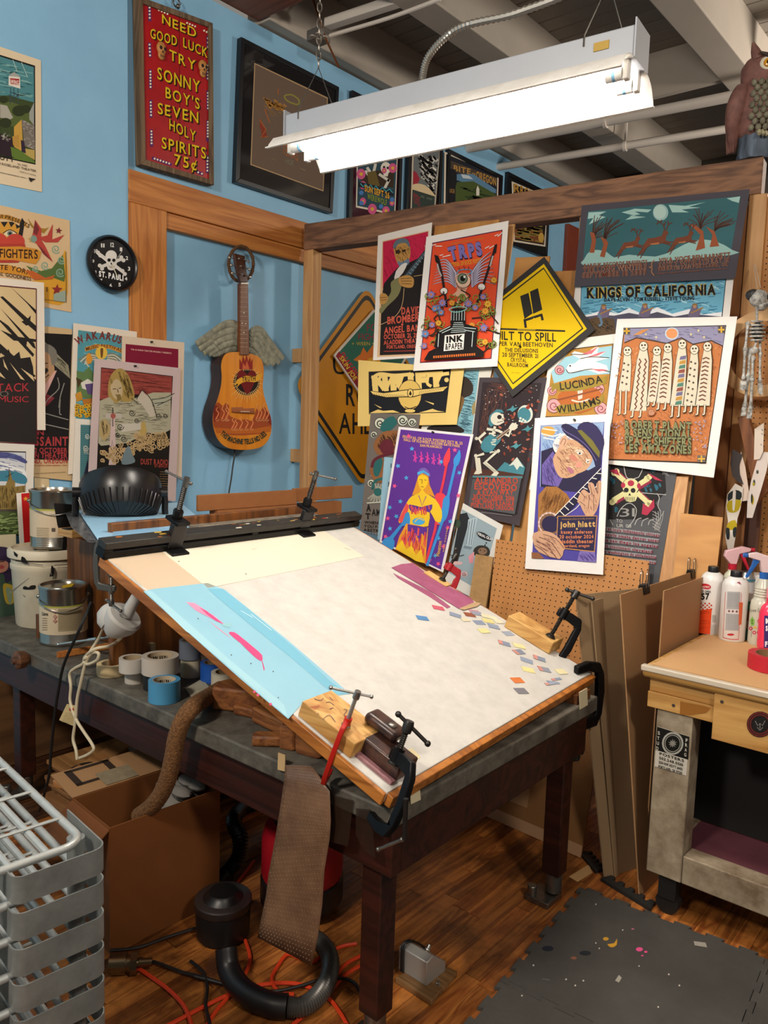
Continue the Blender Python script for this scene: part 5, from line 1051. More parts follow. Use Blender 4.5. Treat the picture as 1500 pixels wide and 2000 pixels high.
a.poly('235 520 270 450 330 425 360 470 330 510 290 540', '#26605f', 3).poly('200 600 260 540 330 530 420 540 440 640 330 700 230 710 190 660', '#8a5a34', 3).hatch('200 600 260 545 400 545 420 640 240 700', 50, 60, 50, 5, '#3a2414').poly('230 640 280 590 330 620 330 690 260 700', '#5c1f2a', 3).poly('165 790 220 740 260 740 265 900 200 900 165 850', '#8a5a34', 3).poly('190 760 230 720 255 760 225 860 190 850', '#26605f', 3).line('175 800 200 740 300 700 400 690', 22, '#5c1f2a', 4).line('180 960 200 900 260 880', 20, '#26605f', 4)
fan = []
for i in range(16): t = rad(-100+i*16); fan.append([(215, 975), (215+90*math.cos(t), 985+70*math.sin(t))])
a.lines(fan, 9, '#c9cdbc').lines(fan, 3, '#1c1a18').ell(220, 980, 30, 30, '#26605f').line('140 1060 300 1050', 8, '#c9cdbc')
a.text('A', 135, 1120, 170, 1120, 48, '#1c1a18', .04).text('AMERICAN', 175, 1150, 400, 1165, 46, '#1c1a18', .03).text('T', 130, 1175, 165, 1178, 40, '#1c1a18', .04)
for i, tx in enumerate(('WHEN LIFE GETS', 'YOU PAINT AND', 'ABSTRACTION')): a.text(tx, 122-i*3, 1210+i*28, 380-i*6, 1224+i*30, 20, '#1f1b18', .02)
a.fake(118, 1275, 280, 1310, 8, '#5a2a1c').done()
a = poster('poster_sheet', 'light blue sheet edge behind the purple poster', Q('B1', '265 722 420 735 330 1350 214 1325'), LP(.07), '#8fb8cc', 'B1', cat='sheet'); a.box(312, 770, 318, 800, '#2a3038'); a.poly('295 905 310 905 305 935 293 940', '#14140f'); a.done()
P_, n_ = LP(.08)
t = thing('poster', 'blue-grey comic poster with a thought bubble by the red clamp', 'poster', lp(920, 1060, .08))
MB().prism([onp(x, y, P_, n_) for x, y in Q('B1', '842 1060 1135 1222 990 1800 700 1640')], -n_*.0016).build('sheet', mat('paper_#d9d8d2', '#d9d8d2', .7, noise=.03), t)
a = Art(plane_un(P_, n_), 'B1')
a.poly('835 1105 1090 1245 960 1700 720 1560', '#8fa3ac').poly('760 1480 820 1140 870 1130 890 1180 800 1500', '#23262a').poly('880 1180 950 1160 905 1380 860 1370', '#a9bcc4').lines(['890 1190 865 1365', '910 1180 885 1370', '930 1175 900 1370'], 4, '#4a5a64').poly('850 1370 910 1380 900 1400 845 1390', '#6f828c')
a.poly('920 1400 960 1370 1020 1380 1040 1420 1020 1450 930 1445', '#2c2824', 3).ell(985, 1412, 34, 26, '#7d624c').dots('970 1405 1000 1410', 5, '#1c1816').poly('880 1450 925 1415 915 1500 890 1500', '#d08a94').poly('945 1270 1000 1280 1055 1325 1040 1340 985 1325 950 1300', '#1a1c20', 3).text('VISUAL CRAP', 948, 1290, 1058, 1338, 18, '#e2e2de', .04).dots('1012 1352 1004 1368', 6, '#1a1c20').ell(800, 1500, 40, 14, '#c9a8a8').ell(850, 1580, 26, 20, '#c9a8a8').spiral(850, 1580, 16, 4, '#3a3a3c').ell(800, 1210, 26, 30, '#3a4a3a').lines(['750 1440 800 1450 850 1440'], 6, '#2a2a2a', 3)
a.build('print', t)
a = poster('poster', 'purple poster of a yellow woman holding two tall brushes', Q('B1', '370 500 918 557 695 1568 230 1345'), LP(.11), '#eae4e4', 'B1', pins=[(847, 845)])
a.poly('385 520 895 572 680 1548 245 1335', '#5b2f8f')
a.text('FESTIVAL OF ROCK POSTERS OCT 18, 25', 400, 582, 838, 632, 19, '#e0b24a', .03).text('HALL OF FLOWERS GOLDEN GATE PARK', 408, 604, 820, 652, 18, '#e0b24a', .03).text('SAN FRANCISCO', 527, 645, 688, 660, 18, '#e0b24a', .03)
for x, y in ((490, 720), (535, 725), (580, 728), (625, 738), (668, 742)): a.lines(['%d %d %d %d' % (x, y-42, x+6, y+40), '%d %d %d %d' % (x-14, y-10, x+18, y+10), '%d %d %d %d' % (x-10, y+34, x+8, y-20)], 8, '#d6409a', 3)
for i, (x, y) in enumerate(((468, 662), (683, 758), (815, 838), (366, 788), (427, 875), (384, 1048), (306, 1092), (354, 1157), (308, 1247), (750, 1195), (662, 1318), (640, 1445))): a.star(x, y, 20, '#4aa8dc', i*17)
for i, (x, y) in enumerate(((783, 672), (342, 935), (808, 1005), (292, 1172), (276, 1306), (732, 1240), (700, 1378), (598, 1476), (662, 1505), (445, 570))): a.star(x, y, 20, '#e8588a', i*23)
a.line('735 720 700 900 670 1030 640 1250 570 1500', 18, '#d8384a').poly('745 655 750 730 735 770 705 790 700 740 720 690', '#e0404c', 3).line('800 730 760 900 730 1030 690 1200 580 1520', 20, '#3a8ed0').poly('818 670 828 720 810 780 780 790 775 740 800 700', '#3a8ed0', 3)
a.poly('640 1000 700 990 720 1050 690 1200 640 1210 650 1100', '#e0404c', 3).poly('700 1030 740 1000 745 1070 720 1180 660 1210 690 1100', '#3a8ed0', 3)
a.poly('505 900 520 850 550 830 590 860 600 930 640 1020 600 1000 480 1000 470 1005 490 950', '#d9952c', 0).poly('515 840 530 808 570 805 600 840 600 870 545 840 512 870', '#6f5aa8', 2).poly('510 835 555 820 598 850 596 862 555 838 510 855', '#4aa8dc').poly('515 870 545 855 585 875 580 930 545 965 520 930', '#ecc42a', 3).lines(['525 890 545 888', '560 890 578 895', '545 890 543 920', '535 940 558 942'], 4, '#7a3a2a')
a.poly('430 1060 470 1010 520 990 545 960 570 990 640 1030 690 1120 680 1200 640 1190 600 1120 590 1230 450 1220 440 1130 400 1200 370 1190', '#ecc42a', 2).poly('370 1190 430 1060 450 1080 420 1200 390 1205', '#e0504c').poly('420 1140 450 1130 455 1220 400 1230 330 1330 305 1310 400 1200', '#3a8ed0', 2).poly('245 1370 270 1320 320 1310 345 1350 320 1410 260 1400', '#3a8ed0', 3)
a.poly('450 1070 540 1090 620 1070 600 1130 545 1110 470 1130', '#5b2f8f', 2).hatch('455 1075 615 1078 590 1150 470 1150', 26, 80, 40, 7, '#e0504c').lines(['520 1005 545 1080 575 1010'], 6, '#7a3a8f').ell(520, 1195, 46, 26, '#4aa8dc').line('490 1200 520 1175 560 1190', 6, '#ecc42a', 3)
a.poly('430 1210 590 1240 570 1500 500 1480 350 1400 380 1300', '#e2982c', 0).poly('440 1215 585 1240 575 1330 545 1280 530 1370 505 1290 480 1380 465 1290 440 1350', '#5b2f8f').hatch('430 1230 580 1250 560 1460 370 1380', 46, 96, 70, 8, '#e0504c').poly('350 1390 400 1330 430 1400 470 1370 500 1440 540 1400 560 1500 500 1485', '#ecc42a')
a.textp('Houston', '672 1450 690 1340', 26, '#e0b24a', .02).textp('2025 POSTER', '705 1420 735 1240', 8, '#e0b24a', .02); a.done()
a = poster('poster', 'white bordered print of an old man in a dark hat with guitar', Q('B2', '168 138 722 105 667 1285 95 1240'), LP(.145), '#eeeae6', 'B2', pins=[(1123, 821)])
a.poly('210 192 678 165 618 1195 146 1165', '#4a4296').poly('213 195 675 168 640 480 600 600 205 640', '#8fa9cc').hatch('215 200 660 175 640 400 215 480', 110, 60, 60, 3, '#4f6fa8', 6).ell(265, 235, 52, 38, '#d49a44').lines(['215 250 300 270 360 250', '230 280 320 300', '225 215 330 230'], 8, '#e8e4da', 3)
a.poly('210 640 215 380 300 350 400 480 560 520 650 470 640 700 300 660', '#241f3e').poly('220 480 300 380 330 430 380 560 340 640 220 620', '#6a5aa0').hatch('220 480 300 390 370 560 330 640 225 615', 60, 70, 60, 3, '#34285c')
a.poly('300 330 350 260 420 250 460 300 430 400 330 400', '#dcd8d8', 3).hatch('300 330 350 270 420 260 440 340 330 390', 30, 20, 50, 4, '#8a86a0', 8)
a.poly('330 380 380 300 470 300 540 330 590 390 585 460 540 520 480 545 440 570 360 575 320 520 300 440', '#c49a78', 2).hatch('330 390 390 310 520 330 585 400 570 480 480 540 400 570 330 520', 170, 55, 30, 2.5, '#7a4c3c', 6).hatch('380 330 500 330 560 400 480 520 380 540', 60, 20, 24, 3, '#e2c4a0', 6)
a.poly('345 320 375 270 400 270 410 310 385 350 360 370', '#c9a084', 3).line('355 330 375 290 395 300 380 340', 4, '#6a4438', 3).ell(495, 395, 20, 11, '#e8e2da', 20).ell(497, 396, 8, 8, '#2a2430').ell(555, 458, 14, 9, '#e8e2da', 30).dots('557 458', 6, '#2a2430').lines(['465 375 505 375 525 395', '540 440 575 445'], 7, '#dcd6cc', 3).poly('470 470 500 450 515 490 490 500 465 490', '#d0907c', 3).poly('405 500 430 500 455 530 440 545 415 530', '#a8687c', 3).ell(450, 430, 34, 20, '#c07a68', 30)
a.poly('360 200 400 178 470 215 560 280 640 360 655 420 650 500 615 500 600 450 560 380 480 310 400 265', '#241f42', 2).poly('480 235 500 180 560 165 625 200 675 290 670 360 640 430 560 330', '#2c2650', 2).poly('480 230 510 225 590 300 645 385 640 430 560 330', '#6f6a2c').line('362 205 400 240 480 285 560 355 620 450', 5, '#6a5f9a', 3)
a.poly('190 1000 195 700 250 640 330 640 400 690 430 740 400 830 330 860 290 980', '#9a6a34', 0).hatch('195 720 260 645 380 680 420 740 330 850 200 850', 90, 110, 70, 3, '#6a4420', 8).ell(275, 910, 85, 88, '#c9a07c').ell(275, 910, 84, 87, '#7a5a44').ell(285, 915, 66, 62, '#241f42').line([(275+76*math.cos(rad(t)), 910+78*math.sin(rad(t))) for t in range(90, 350, 12)], 6, '#d8ccc4')
a.dots([(275+76*math.cos(rad(t)), 910+78*math.sin(rad(t))) for t in range(100, 345, 22)], 8, '#d6b4ac')
a.poly('315 860 600 560 655 520 655 570 400 850 340 870', '#1c1834').line('315 855 655 505', 5, '#e6e2dc').line('350 880 470 800 655 600', 5, '#e6e2dc').lines(['%d %d %d %d' % (350+i*34, 815-i*34, 385+i*34, 850-i*38) for i in range(9)], 6, '#e6e2dc')
a.poly('500 690 530 660 580 700 560 640 570 610 600 620 625 690 620 620 655 600 640 760 600 850 540 850 500 770 480 750', '#c49a7c', 2).lines(['505 680 540 720', '570 620 590 690', '630 610 630 690', '500 750 540 780', '570 700 560 800', '600 700 600 820'], 4, '#5c3a34').hatch('510 700 640 640 620 830 540 840', 30, 75, 30, 2.5, '#7a4c44')
a.poly('335 855 628 852 608 1120 325 1090', '#c08a4a').poly('340 860 622 858 603 1112 330 1084', '#241f42')
a.poly('160 980 250 965 330 1000 390 1080 380 1110 350 1170 200 1120 160 1050', '#c49a7c', 2).lines(['200 1010 290 1050 360 1150', '180 1040 260 1080 330 1165', '230 990 320 1020 385 1095', '170 1070 230 1110 280 1160'], 5, '#5c3a34', 3).hatch('170 1000 300 1000 370 1100 330 1150 180 1090', 60, 35, 40, 2.5, '#7a4c44').poly('146 1120 200 1125 240 1168 146 1165', '#8a5a3a').poly('500 1110 610 1120 618 1195 480 1185', '#7a6ab0').hatch('500 1115 610 1122 612 1190 490 1180', 30, 50, 40, 3, '#4a3a80')
a.text('mississippi pizza proudly presents', 368, 884, 605, 878, 12, '#a8803c', .0).text('john hiatt', 355, 938, 612, 932, 40, '#c8a05c', .04)
for tx, x0, y0, x1, h in (('kasey anderson', 362, 985, 590, 24), ('20 october 2024', 350, 1020, 600, 24), ('aladdin theater', 352, 1055, 600, 26), ('portland, oregon', 380, 1084, 570, 20)): a.text(tx, x0, y0, x1, y0-2, h, '#c87a4c', .03)
a.dots('478 950', 8, '#c8a05c').done()
a = poster('poster', 'charcoal tour poster with skull and crossed bones', Q('B2', '660 355 1228 412 1060 1420 600 1380'), LP(.055), '#4b4d52', 'B2', pins=[])
a.poly('720 480 800 440 880 470 960 450 1080 480 1120 530 1130 680 1050 760 1080 800 1060 870 960 880 700 880', '#1c1a1c', 0)
for d in ('990 500 1040 480 1080 500 1040 540', '720 560 760 600 740 640', '930 640 1000 600 1110 620 1080 680 980 680', '740 800 780 770 770 830', '960 760 1000 740 980 810'): a.hatch(d, 10, 70, 40, 14, '#2c6a80', 8)
for x0, y0, x1, y1 in ((760, 540, 1000, 760), (1000, 580, 740, 740)): a.line([(x0+14, y0+8), (x1+14, y1+8)], 46, '#8a2440'); a.line([(x0, y0), (x1, y1)], 36, '#d6d29a'); a.dots([(x0-12, y0), (x0+6, y0-12), (x1+12, y1), (x1-6, y1+14)], 22, '#d6d29a', 10)
a.poly('990 540 1040 560 1105 600 1050 590', '#a82c48').poly('960 760 1000 790 1040 730 1045 790 990 850 950 840', '#a82c48').poly('715 520 770 510 790 560 740 540', '#a82c48')
a.ell(870, 640, 66, 64, '#1c1a1c').ell(870, 638, 61, 60, '#d6d29a').poly('825 680 915 680 905 745 835 745', '#d6d29a', 2).ell(872, 615, 24, 22, '#a82c48').ell(815, 630, 16, 20, '#a82c48').ell(930, 635, 14, 20, '#a82c48').dots('838 665 888 668', 18, '#1c1a1c', 12).poly('863 685 873 705 853 705', '#1c1a1c').lines(['%d 715 %d 745' % (835+i*12, 836+i*12) for i in range(6)], 4, '#1c1a1c')
W_ = '#b8b8b4'
a.lines(['760 415 800 470 840 440', '980 450 1030 430 1035 410', '830 480 860 435 900 450 940 440 960 500 930 570', '820 490 840 570 880 585 930 570', '950 685 1130 700', '1060 690 1080 720 1070 780 1090 820', '770 860 800 800 860 760 910 800 900 870 850 940', '900 920 920 880 950 870', '950 930 960 890 1000 870', '1000 920 1010 890 1040 880', '720 880 740 920'], 5, W_, 3)
for cx, cy in ((1150, 470), (1090, 880)):
    web = [[(cx-60, cy-60+i*22), (cx-20+i*4, cy-40+i*26)] for i in range(6)]+[[(cx-50, cy+60), (cx-10, cy), (cx+25, cy-60)]]; a.lines(web, 3, W_); a.lines([[(cx-40+i*20, cy-60), (cx-30+i*14, cy), (cx-45+i*10, cy+80)] for i in range(4)], 3, W_, 3)
a.text('TOUR 2008', 840, 480, 950, 470, 26, W_).text('31', 790, 860, 900, 858, 60, '#8f8f8c').text('TO', 765, 900, 810, 905, 24, W_).text('UR 08', 768, 938, 875, 940, 24, W_)
for i, (tx, x0, x1) in enumerate((('boston st louis indianapolis chicago', 600, 1085), ('minneapolis omaha denver aspen', 600, 1078), ('seattle san diego los angeles', 590, 1070), ('detroit cincinnati cleveland', 590, 1030), ('nashville washington dc philadelphia', 580, 1058), ('new york city chapel hill atlanta', 580, 1055))): a.line([(x0, 945+i*42-8), (x1, 1005+i*40-8)], 26, '#8d8f92'); a.text(tx, x0, 945+i*42, x1, 1008+i*40, 20, '#7a2438', .05)
a.done()
# pegboards
M_PEG = mat('pegboard_brown', '#b87e42', .6, noise=.08, nscale=6)
def pegboard(label, quad, off, pitch=.0254, hr=.0032, thick=.005, plane=None, name='pegboard'):
    P, n = plane if plane else LP(off); C = [onp(x, y, P, n) for x, y in quad]; t = thing(name, label, 'pegboard', sum(C, V())/4)
    MB().prism(C, -n*thick).build('panel_face', M_PEG, t)
    ex = (C[1]-C[0]).normalized(); ey = n.cross(ex).normalized(); ey = ey if ey.z < 0 else -ey
    W_, H_ = (C[1]-C[0]).length, max((C[3]-C[0]).length, (C[2]-C[1]).length); m = MB()
    def inside(p):
        for i in range(4):
            a_, b_ = C[i], C[(i+1) % 4]
            if (b_-a_).cross(p-a_).dot(n)*sgn < 0: return False
        return True
    sgn = 1 if (C[1]-C[0]).cross(C[2]-C[0]).dot(n) > 0 else -1
    for i in range(int(W_/pitch)+8):
        for j in range(int(H_/pitch)+2):
            p = C[0]+ex*((i-3.5)*pitch)+ey*((j+.5)*pitch)
            if inside(p):
                k = len(m.v); m.v += [p+n*.0006+(ex*math.cos(q)+ey*math.sin(q))*hr for q in [2*math.pi*w/8 for w in range(8)]]; m.f.append(list(range(k, k+8))); m.m.append(0)
    o = m.build('peg_holes', mat('peg_hole_dark', '#2a180a', .9), t); o['kind'] = 'stuff'
pegboard('brown pegboard sheet leaning below the old man print', Q('F', '969 1053 1268 1096 1238 1420 930 1440'), .125)
_a = vp(1489, 385, -.02); _b = _a+PE*1.7
pegboard('orange brown pegboard panel at the right edge behind the skeleton', [proj(p) for p in (_a, _b, V((_b.x, _b.y, .03)), V((_a.x, _a.y, .03)))], 0, plane=VP(-.02))
t = thing('particle_board_strip', 'narrow tan particle board strip beside the pegboard', 'board', lp(945, 1140, .13))
A_, B2 = lp(929, 1082, .135), lp(963, 1088, .135)
MB().prism([A_, B2, down(B2, 0, .02), down(A_, 0, .02)], -LN*.012).build('strip_face', mat('particle_board', '#b08a58', .8, noise=.3, nscale=40), t)
# ================================================================ on the drawing board
M_IRON = mat('black_iron', '#1b1b1d', .42, .7, noise=.3, nscale=25, bump=.15, bscale=80)
M_RED = mat('red_clamp_enamel', '#b81d14', .35)
M_SCREW = mat('dark_screw_steel', '#4a4846', .35, .9)
M_CHROME = mat('bright_steel', '#b9b7b2', .25, .95)
def screw(m, p0, p1, r, pitch=.005, mi=0):
    p0, p1 = V(p0), V(p1); n = max(4, int((p1-p0).length/pitch)*2)
    m.tube([p0.lerp(p1, i/n) for i in range(n+1)], [r if i % 2 else r*.78 for i in range(n+1)], 8, m=mi)
def cclamp(label, org, ez, ex, throat, depth_, sc, mf, ms, ext=.05, hdir=None, hlen=.07, text=None, under=.0, name='c_clamp'):
    """anvil face at org; screw comes down along -ez; C frame bulges along ex"""
    org, ez, ex = V(org), V(ez).normalized(), V(ex); ex = (ex-ez*ex.dot(ez)).normalized(); ey = ez.cross(ex)
    t = thing(name, label, 'clamp', org); w = .011*sc; h = .014*sc
    lo, hi = -h, throat
    P = [(-.012*sc, lo), (.3*depth_, lo-h*.3), (.8*depth_, lo+h*.1), (depth_, lo+h*1.6), (depth_+h*.3, (lo+hi)/2), (depth_, hi-h*1.0), (.8*depth_, hi+h*.4), (.3*depth_, hi+h*.5), (-.014*sc, hi+h*.3)]
    I = [(-.014*sc, hi-h*.9), (.3*depth_, hi-h*.9), (.72*depth_, hi-h*1.1), (depth_-h*1.0, hi-h*2.0), (depth_-h*.9, (lo+hi)/2), (depth_-h*1.0, lo+h*2.6), (.72*depth_, lo+h*1.4), (.3*depth_, lo+h*.9), (-.012*sc, lo+h)]
    MB().prism([org+ex*a+ez*b-ey*w/2 for a, b in P+I], ey*w).build('frame', mf, t, bevel=.0035*sc, seg=2)
    m = MB(); top = org+ez*(hi+ext); pad = org+ez*under
    MB().lathe([(.009*sc, 0), (.009*sc, .022*sc)], org+ez*(hi-h*.9), ez, 14).build('threaded_boss', mf, t)
    screw(m, pad+ez*.004, top, .0052*sc); m.build('screw', ms, t)
    MB().lathe([(.011*sc, 0), (.011*sc, .003), (.006*sc, .007*sc)], pad, ez, 14).build('swivel_pad', ms, t)
    hd = V(hdir) if hdir is not None else ey; hd.normalize()
    MB().lathe([(.008*sc, -.012*sc), (.0085*sc, 0), (.007*sc, .006*sc)], top, ez, 12).cyl(top-hd*hlen*.35, top+hd*hlen*.65, .0032*sc, n=8).sph(top-hd*hlen*.35, .005*sc, n=8, k=6).sph(top+hd*hlen*.65, .005*sc, n=8, k=6).build('t_handle', ms, t)
    return t
def cclamp_px(label, P, top, bulge, throat, depth_, sc, mf, ms, ext, below, hdir=None, hlen=.08, dd=0):
    """pad at P, screw head and frame back seen at photo points top and bulge"""
    d = depth(P); T = CAM+ray(*top)*d; G = CAM+ray(*bulge)*(d-dd); ez = (T-P).normalized(); L = (T-P).length
    thr = L-ext+below
    return cclamp(label, P-ez*below, ez, G-P, thr, depth_, sc, mf, ms, ext=ext, hdir=hdir, hlen=hlen, under=below)
def flat(name, label, cat, px, m, off=.0005, thick=.0007, view='F', group=None, un=None):
    pts = Q(view, px); C = [bp(x, y, off+thick) for x, y in pts]; t = thing(name, label, cat, sum(C, V())/len(C), group)
    MB().prism(C, -BN*thick).build('sheet', m, t); return t
# upper bar with two hold-down clamps
bo = BP0+BU*(BL-.028)-BA*.02+BN*.001
br_ = thing('clamp_bar', 'long black slotted metal bar across the top of the board', 'bar', bo)
MB().ob(bo, BA*(BW+.05), BU*.045, BN*.024).build('lower_rail', M_IRON, br_, bevel=.002)
MB().ob(bo+BN*.033, BA*(BW+.05), BU*.045, BN*.024).build('upper_rail', mat('ink_spotted_rail', '#2f2d2b', .5, noise=.6, nscale=26, col2='#1b1a19'), br_, bevel=.002)
for f in (.0, .5, .985): MB().ob(bo+BN*.0245+BA*(BW+.03)*f, BA*.03, BU*.04, BN*.0085).build('rail_spacer', M_IRON, br_)
spl = []
for i in range(26):
    p = bo+BN*.0575+BA*(.03+random.random()*BW)+BU*random.random()*.038; s = .004+random.random()*.012
    spl.append((p, s, random.choice(('#b5651f', '#c9a23a', '#d8d2c4', '#a5302c', '#8a4a20'))))
sp = {}
for p, s, c in spl: sp.setdefault(c, MB()).ob(p, BA*s*1.8, BU*s*.5, BN*.0004)
for c, m in sp.items(): m.build('ink_spatter', mat('spatter_'+c, c, .5), br_)['kind'] = 'stuff'
for lab, px, hx in (('left hold-down clamp with T handle on the black bar', (343, 1078), -1), ('right hold-down clamp with threaded screw on the black bar', (595, 1043), 1)):
    c = bp(*px); t = thing('hold_down_clamp', lab, 'clamp', c, 'hold-down clamps on the bar')
    up = (BN*.35+Z1).normalized()
    MB().ob(c-BA*.036-BU*.03, BA*.072, BU*.056, BN*.009).build('foot_plate', M_IRON, t, bevel=.002)
    MB().ob(c-BA*.03+BU*.006+BN*.0085, BA*.06, BU*.02, BN*.095).build('upright', mat('worn_black_steel', '#39383a', .35, .8), t, bevel=.003)
    MB().ob(c-BA*.026-BU*.006+BN*.1, BA*.054, BU*.07, BN*.013).build('bracket', M_IRON, t, bevel=.002)
    m = MB(); s0 = c+BU*.035+BN*.06; s1 = s0+BN*.19; screw(m, s0, s1, .0105, .007); m.build('screw', M_SCREW, t)
    MB().lathe([(.017, 0), (.018, .03), (.014, .036)], s0+BN*.05, BN, 6).build('hex_nut', M_IRON, t)
    hd = (BA*-.2+BU*.8*(1 if hx < 0 else -.6)).normalized() if hx < 0 else (BA*.7-BU*.5).normalized()
    MB().lathe([(.0105, -.02), (.0105, .014)], s1, BN, 12).cyl(s1-hd*.02, s1+hd*.085, .0042, n=8).sph(s1-hd*.02, .007, n=8, k=6).sph(s1+hd*.085, .0065, n=8, k=6).build('t_handle', mat('handle_steel', '#6f6c68', .35, .85), t)
# rails and strips behind the bar (parts of the board's hinge frame)
hr = BP0+BU*BL
ZH = hr.z
BH = V((-math.cos(phi), -math.sin(phi), 0))
M_RAIL1 = wood('orange_rail_wood', '#a85a24', '#c97d3c', 'y', 1.2, .45)
MB().ob(V((hr.x, hr.y, ZH+.012))+BH*.05+BA*.5, BA*.71, BH*.07, Z1*.02).build('hinge_rail', M_RAIL1, db, bevel=.002)
MB().ob(V((hr.x, hr.y, ZH+.012))+BH*.14+BA*.5, BA*.68, BH*.06, Z1*.026).build('hinge_rail', mat('spattered_grey_rail', '#8d8272', .7, noise=.55, nscale=30, col2='#4d443a'), db, bevel=.002)
for f in (.6, .9, 1.13): MB().ob(V((hr.x, hr.y, ZH+.0325))+BH*.049+BA*f, BA*.06, BH*.072, Z1*.0008).build('black_tape_mark', mat('black_tape', '#17151a', .5), db)
MB().ob(V((hr.x, hr.y, ZH+.0325))+BH*.065+BA*.74, BA*.09, BH*.035, Z1*.0009).build('paper_note', mat('note_cream', '#e0d3a8', .6), db)
MB().ob(V((hr.x, hr.y, TZ+.002))+BH*.25+BA*.2, BA*1.0, BH*.03, Z1*(ZH-TZ+.06)).build('back_frame', M_RISE, db, bevel=.003)
t = thing('cardboard_strips', 'torn brown cardboard strip along the wall behind the board', 'cardboard', onx(520, 980, -3.1))
c0 = onx(388, 978, -2.95); M_CARD = mat('corrugated_brown', '#9a6234', .8, noise=.15, nscale=12); 
MB().ob(c0+V((0, 0, -.05)), V((0, .62, 0)), V((-.02, 0, 0)), Z1*.075).build('strip_panel', M_CARD, t, bevel=.003)
MB().ob(c0+V((-.021, .62, -.04)), V((0, .45, 0)), V((-.02, 0, 0)), Z1*.07).build('strip_panel', M_CARD, t, bevel=.003)
MB().bx(-3.0, -2.94, c0.y+.1, c0.y+.95, TZ+.001, c0.z-.051).build('support_box', M_CARD, t)

M_CREAM = mat('cream_card', '#e6ddc8', .6, noise=.04, nscale=8)
t = flat('paper_sheet', 'large cream sheet of card clamped at the top of the board', 'paper', '400 355 1160 245 1380 385 630 537', M_CREAM, view='C2')
a = Art(lambda x, y: (bp(x, y, .0014), BN), 'C2'); a.dots('490 410 812 470', 3, '#5a4030').line('1285 345 1315 355', 2, '#a8a090').poly('835 350 870 345 850 356', '#d6ccb4'); a.build('specks', t)
M_TAPEB = mat('light_blue_film', '#8fc2d6', .4, noise=.05, nscale=6)
t = flat('blue_film', 'light blue plastic film with pink paint strokes along the left edge', 'plastic sheet', '280 1155 300 1150 405 1138.5 440 1152 560 1248 684 1355 640 1361 592 1372 563 1404 470 1326 373 1240', M_TAPEB)
a = Art(lambda x, y: (bp(x, y, .0014), BN), 'B5')
a.poly('765 0 855 0 1000 115 1280 350 1500 555 1600 612 1510 620 1460 580 1250 400 960 165', '#74b2ca').poly('400 15 440 15 670 215 900 420 1215 680 1235 755 660 262 640 250', '#a0ccd9')
PK = '#e2477c'
a.poly('640 78 690 85 730 110 760 135 800 155 860 205 870 215 820 190 760 160 700 130', '#ee8fb0', 0).poly('720 110 760 130 795 158 860 208 815 190 760 150', PK).poly('770 185 880 270 900 290 820 230', '#ee9ab8').poly('890 262 920 255 970 290 1030 340 1085 390 1080 425 1030 390 960 320', PK, 2).poly('1080 400 1100 470 1096 485 1085 430', PK).poly('860 205 915 205 890 228 850 220', '#93c4cc').dots('1040 605 1060 625 1135 678', 8, PK).dots('710 177 905 390 1020 440 1150 487 1180 640', 4, '#4a4a50').lines(['960 130 1030 170', '1020 150 1140 245'], 3, '#d8eef2'); a.build('paint_strokes', t)
M_PINK = mat('pink_sandpaper', '#a3597a', .85, noise=.2, nscale=20, col2='#8f4666')
flat('sandpaper_sheet', 'folded pink sheet lying lowest on the right edge of the board', 'paper', '85 178 300 285 420 375 400 384 300 318 110 205', M_PINK, .0006, .001, 'C3')
flat('sandpaper_sheet', 'long worn pink sheet along the right edge of the board', 'paper', '75 145 130 125 200 118 300 195 420 260 540 325 560 350 470 385 380 330 250 250 150 190', M_PINK, .002, .0015, 'C3')
flat('masking_tape_strip', 'pale wooden paint stick on top of the pink sheet', 'paint stick', '262 172 295 163 425 243 395 255', wood('paint_stick_wood', '#c99a54', '#e0b878', 'x', 1), .0045, .003, 'C3')
flat('tape_piece', 'tan tape at the end of the pink sheet', 'tape', '470 385 560 348 600 352 575 372 500 392', mat('tan_tape', '#b89b74', .7), .0045, .001, 'C3')
SW = [('255 442', 'blue', '#4f7fae'), ('348 382', 'pink', '#c2566a'), ('448 424', 'greyblue', '#8590a6'), ('532 422', 'brown', '#8a4a30'), ('575 415', 'greyblue', '#8f94a8'), ('625 430', 'cream', '#e0d6b0'), ('588 468', 'greyblue', '#8590a6'), ('640 458', 'yellow', '#d8cf8a'), ('672 490', 'greyblue', '#8d98ac'), ('668 440', 'cream', '#e4dcc0'), ('615 516', 'yellow', '#e2d898'), ('700 462', 'cream', '#e0d8bc'), ('758 532', 'greyblue', '#98a2b4'), ('735 590', 'greyblue', '#7f8aa0'), ('822 605', 'yellow', '#e6dca2'), ('820 640', 'greyblue', '#7d8698'), ('866 690', 'greyblue', '#8f9ab0'), ('940 678', 'greyblue', '#8590a4'), ('875 745', 'yellow', '#e2d894'), ('968 742', 'greyblue', '#8a8f9c'), ('1068 755', 'yellow', '#e6dcae'), ('1040 800', 'greyblue', '#8792a8'), ('1022 818', 'greyblue', '#8f9ab0'), ('1004 826', 'greyblue', '#97a2b4'), ('812 806', 'orange', '#cf7238'), ('834 868', 'grey', '#77757c'), ('505 450', 'cream', '#d8cdb0'), ('560 405', 'pink', '#c08a92')]
LBL = {'blue': 'single blue paper swatch lying apart on the white board', 'pink': 'small pink paper swatch near the pink sheet', 'greyblue': 'small grey-blue paper swatch scattered on the drawing board', 'brown': 'small brown paper swatch at the board\'s right edge', 'cream': 'small cream paper scrap near the pink sheet', 'yellow': 'small pale yellow paper swatch on the drawing board', 'orange': 'single orange paper swatch near the lower board edge', 'grey': 'dark grey paper swatch nearest the lower board edge'}
rr = random.Random(11)
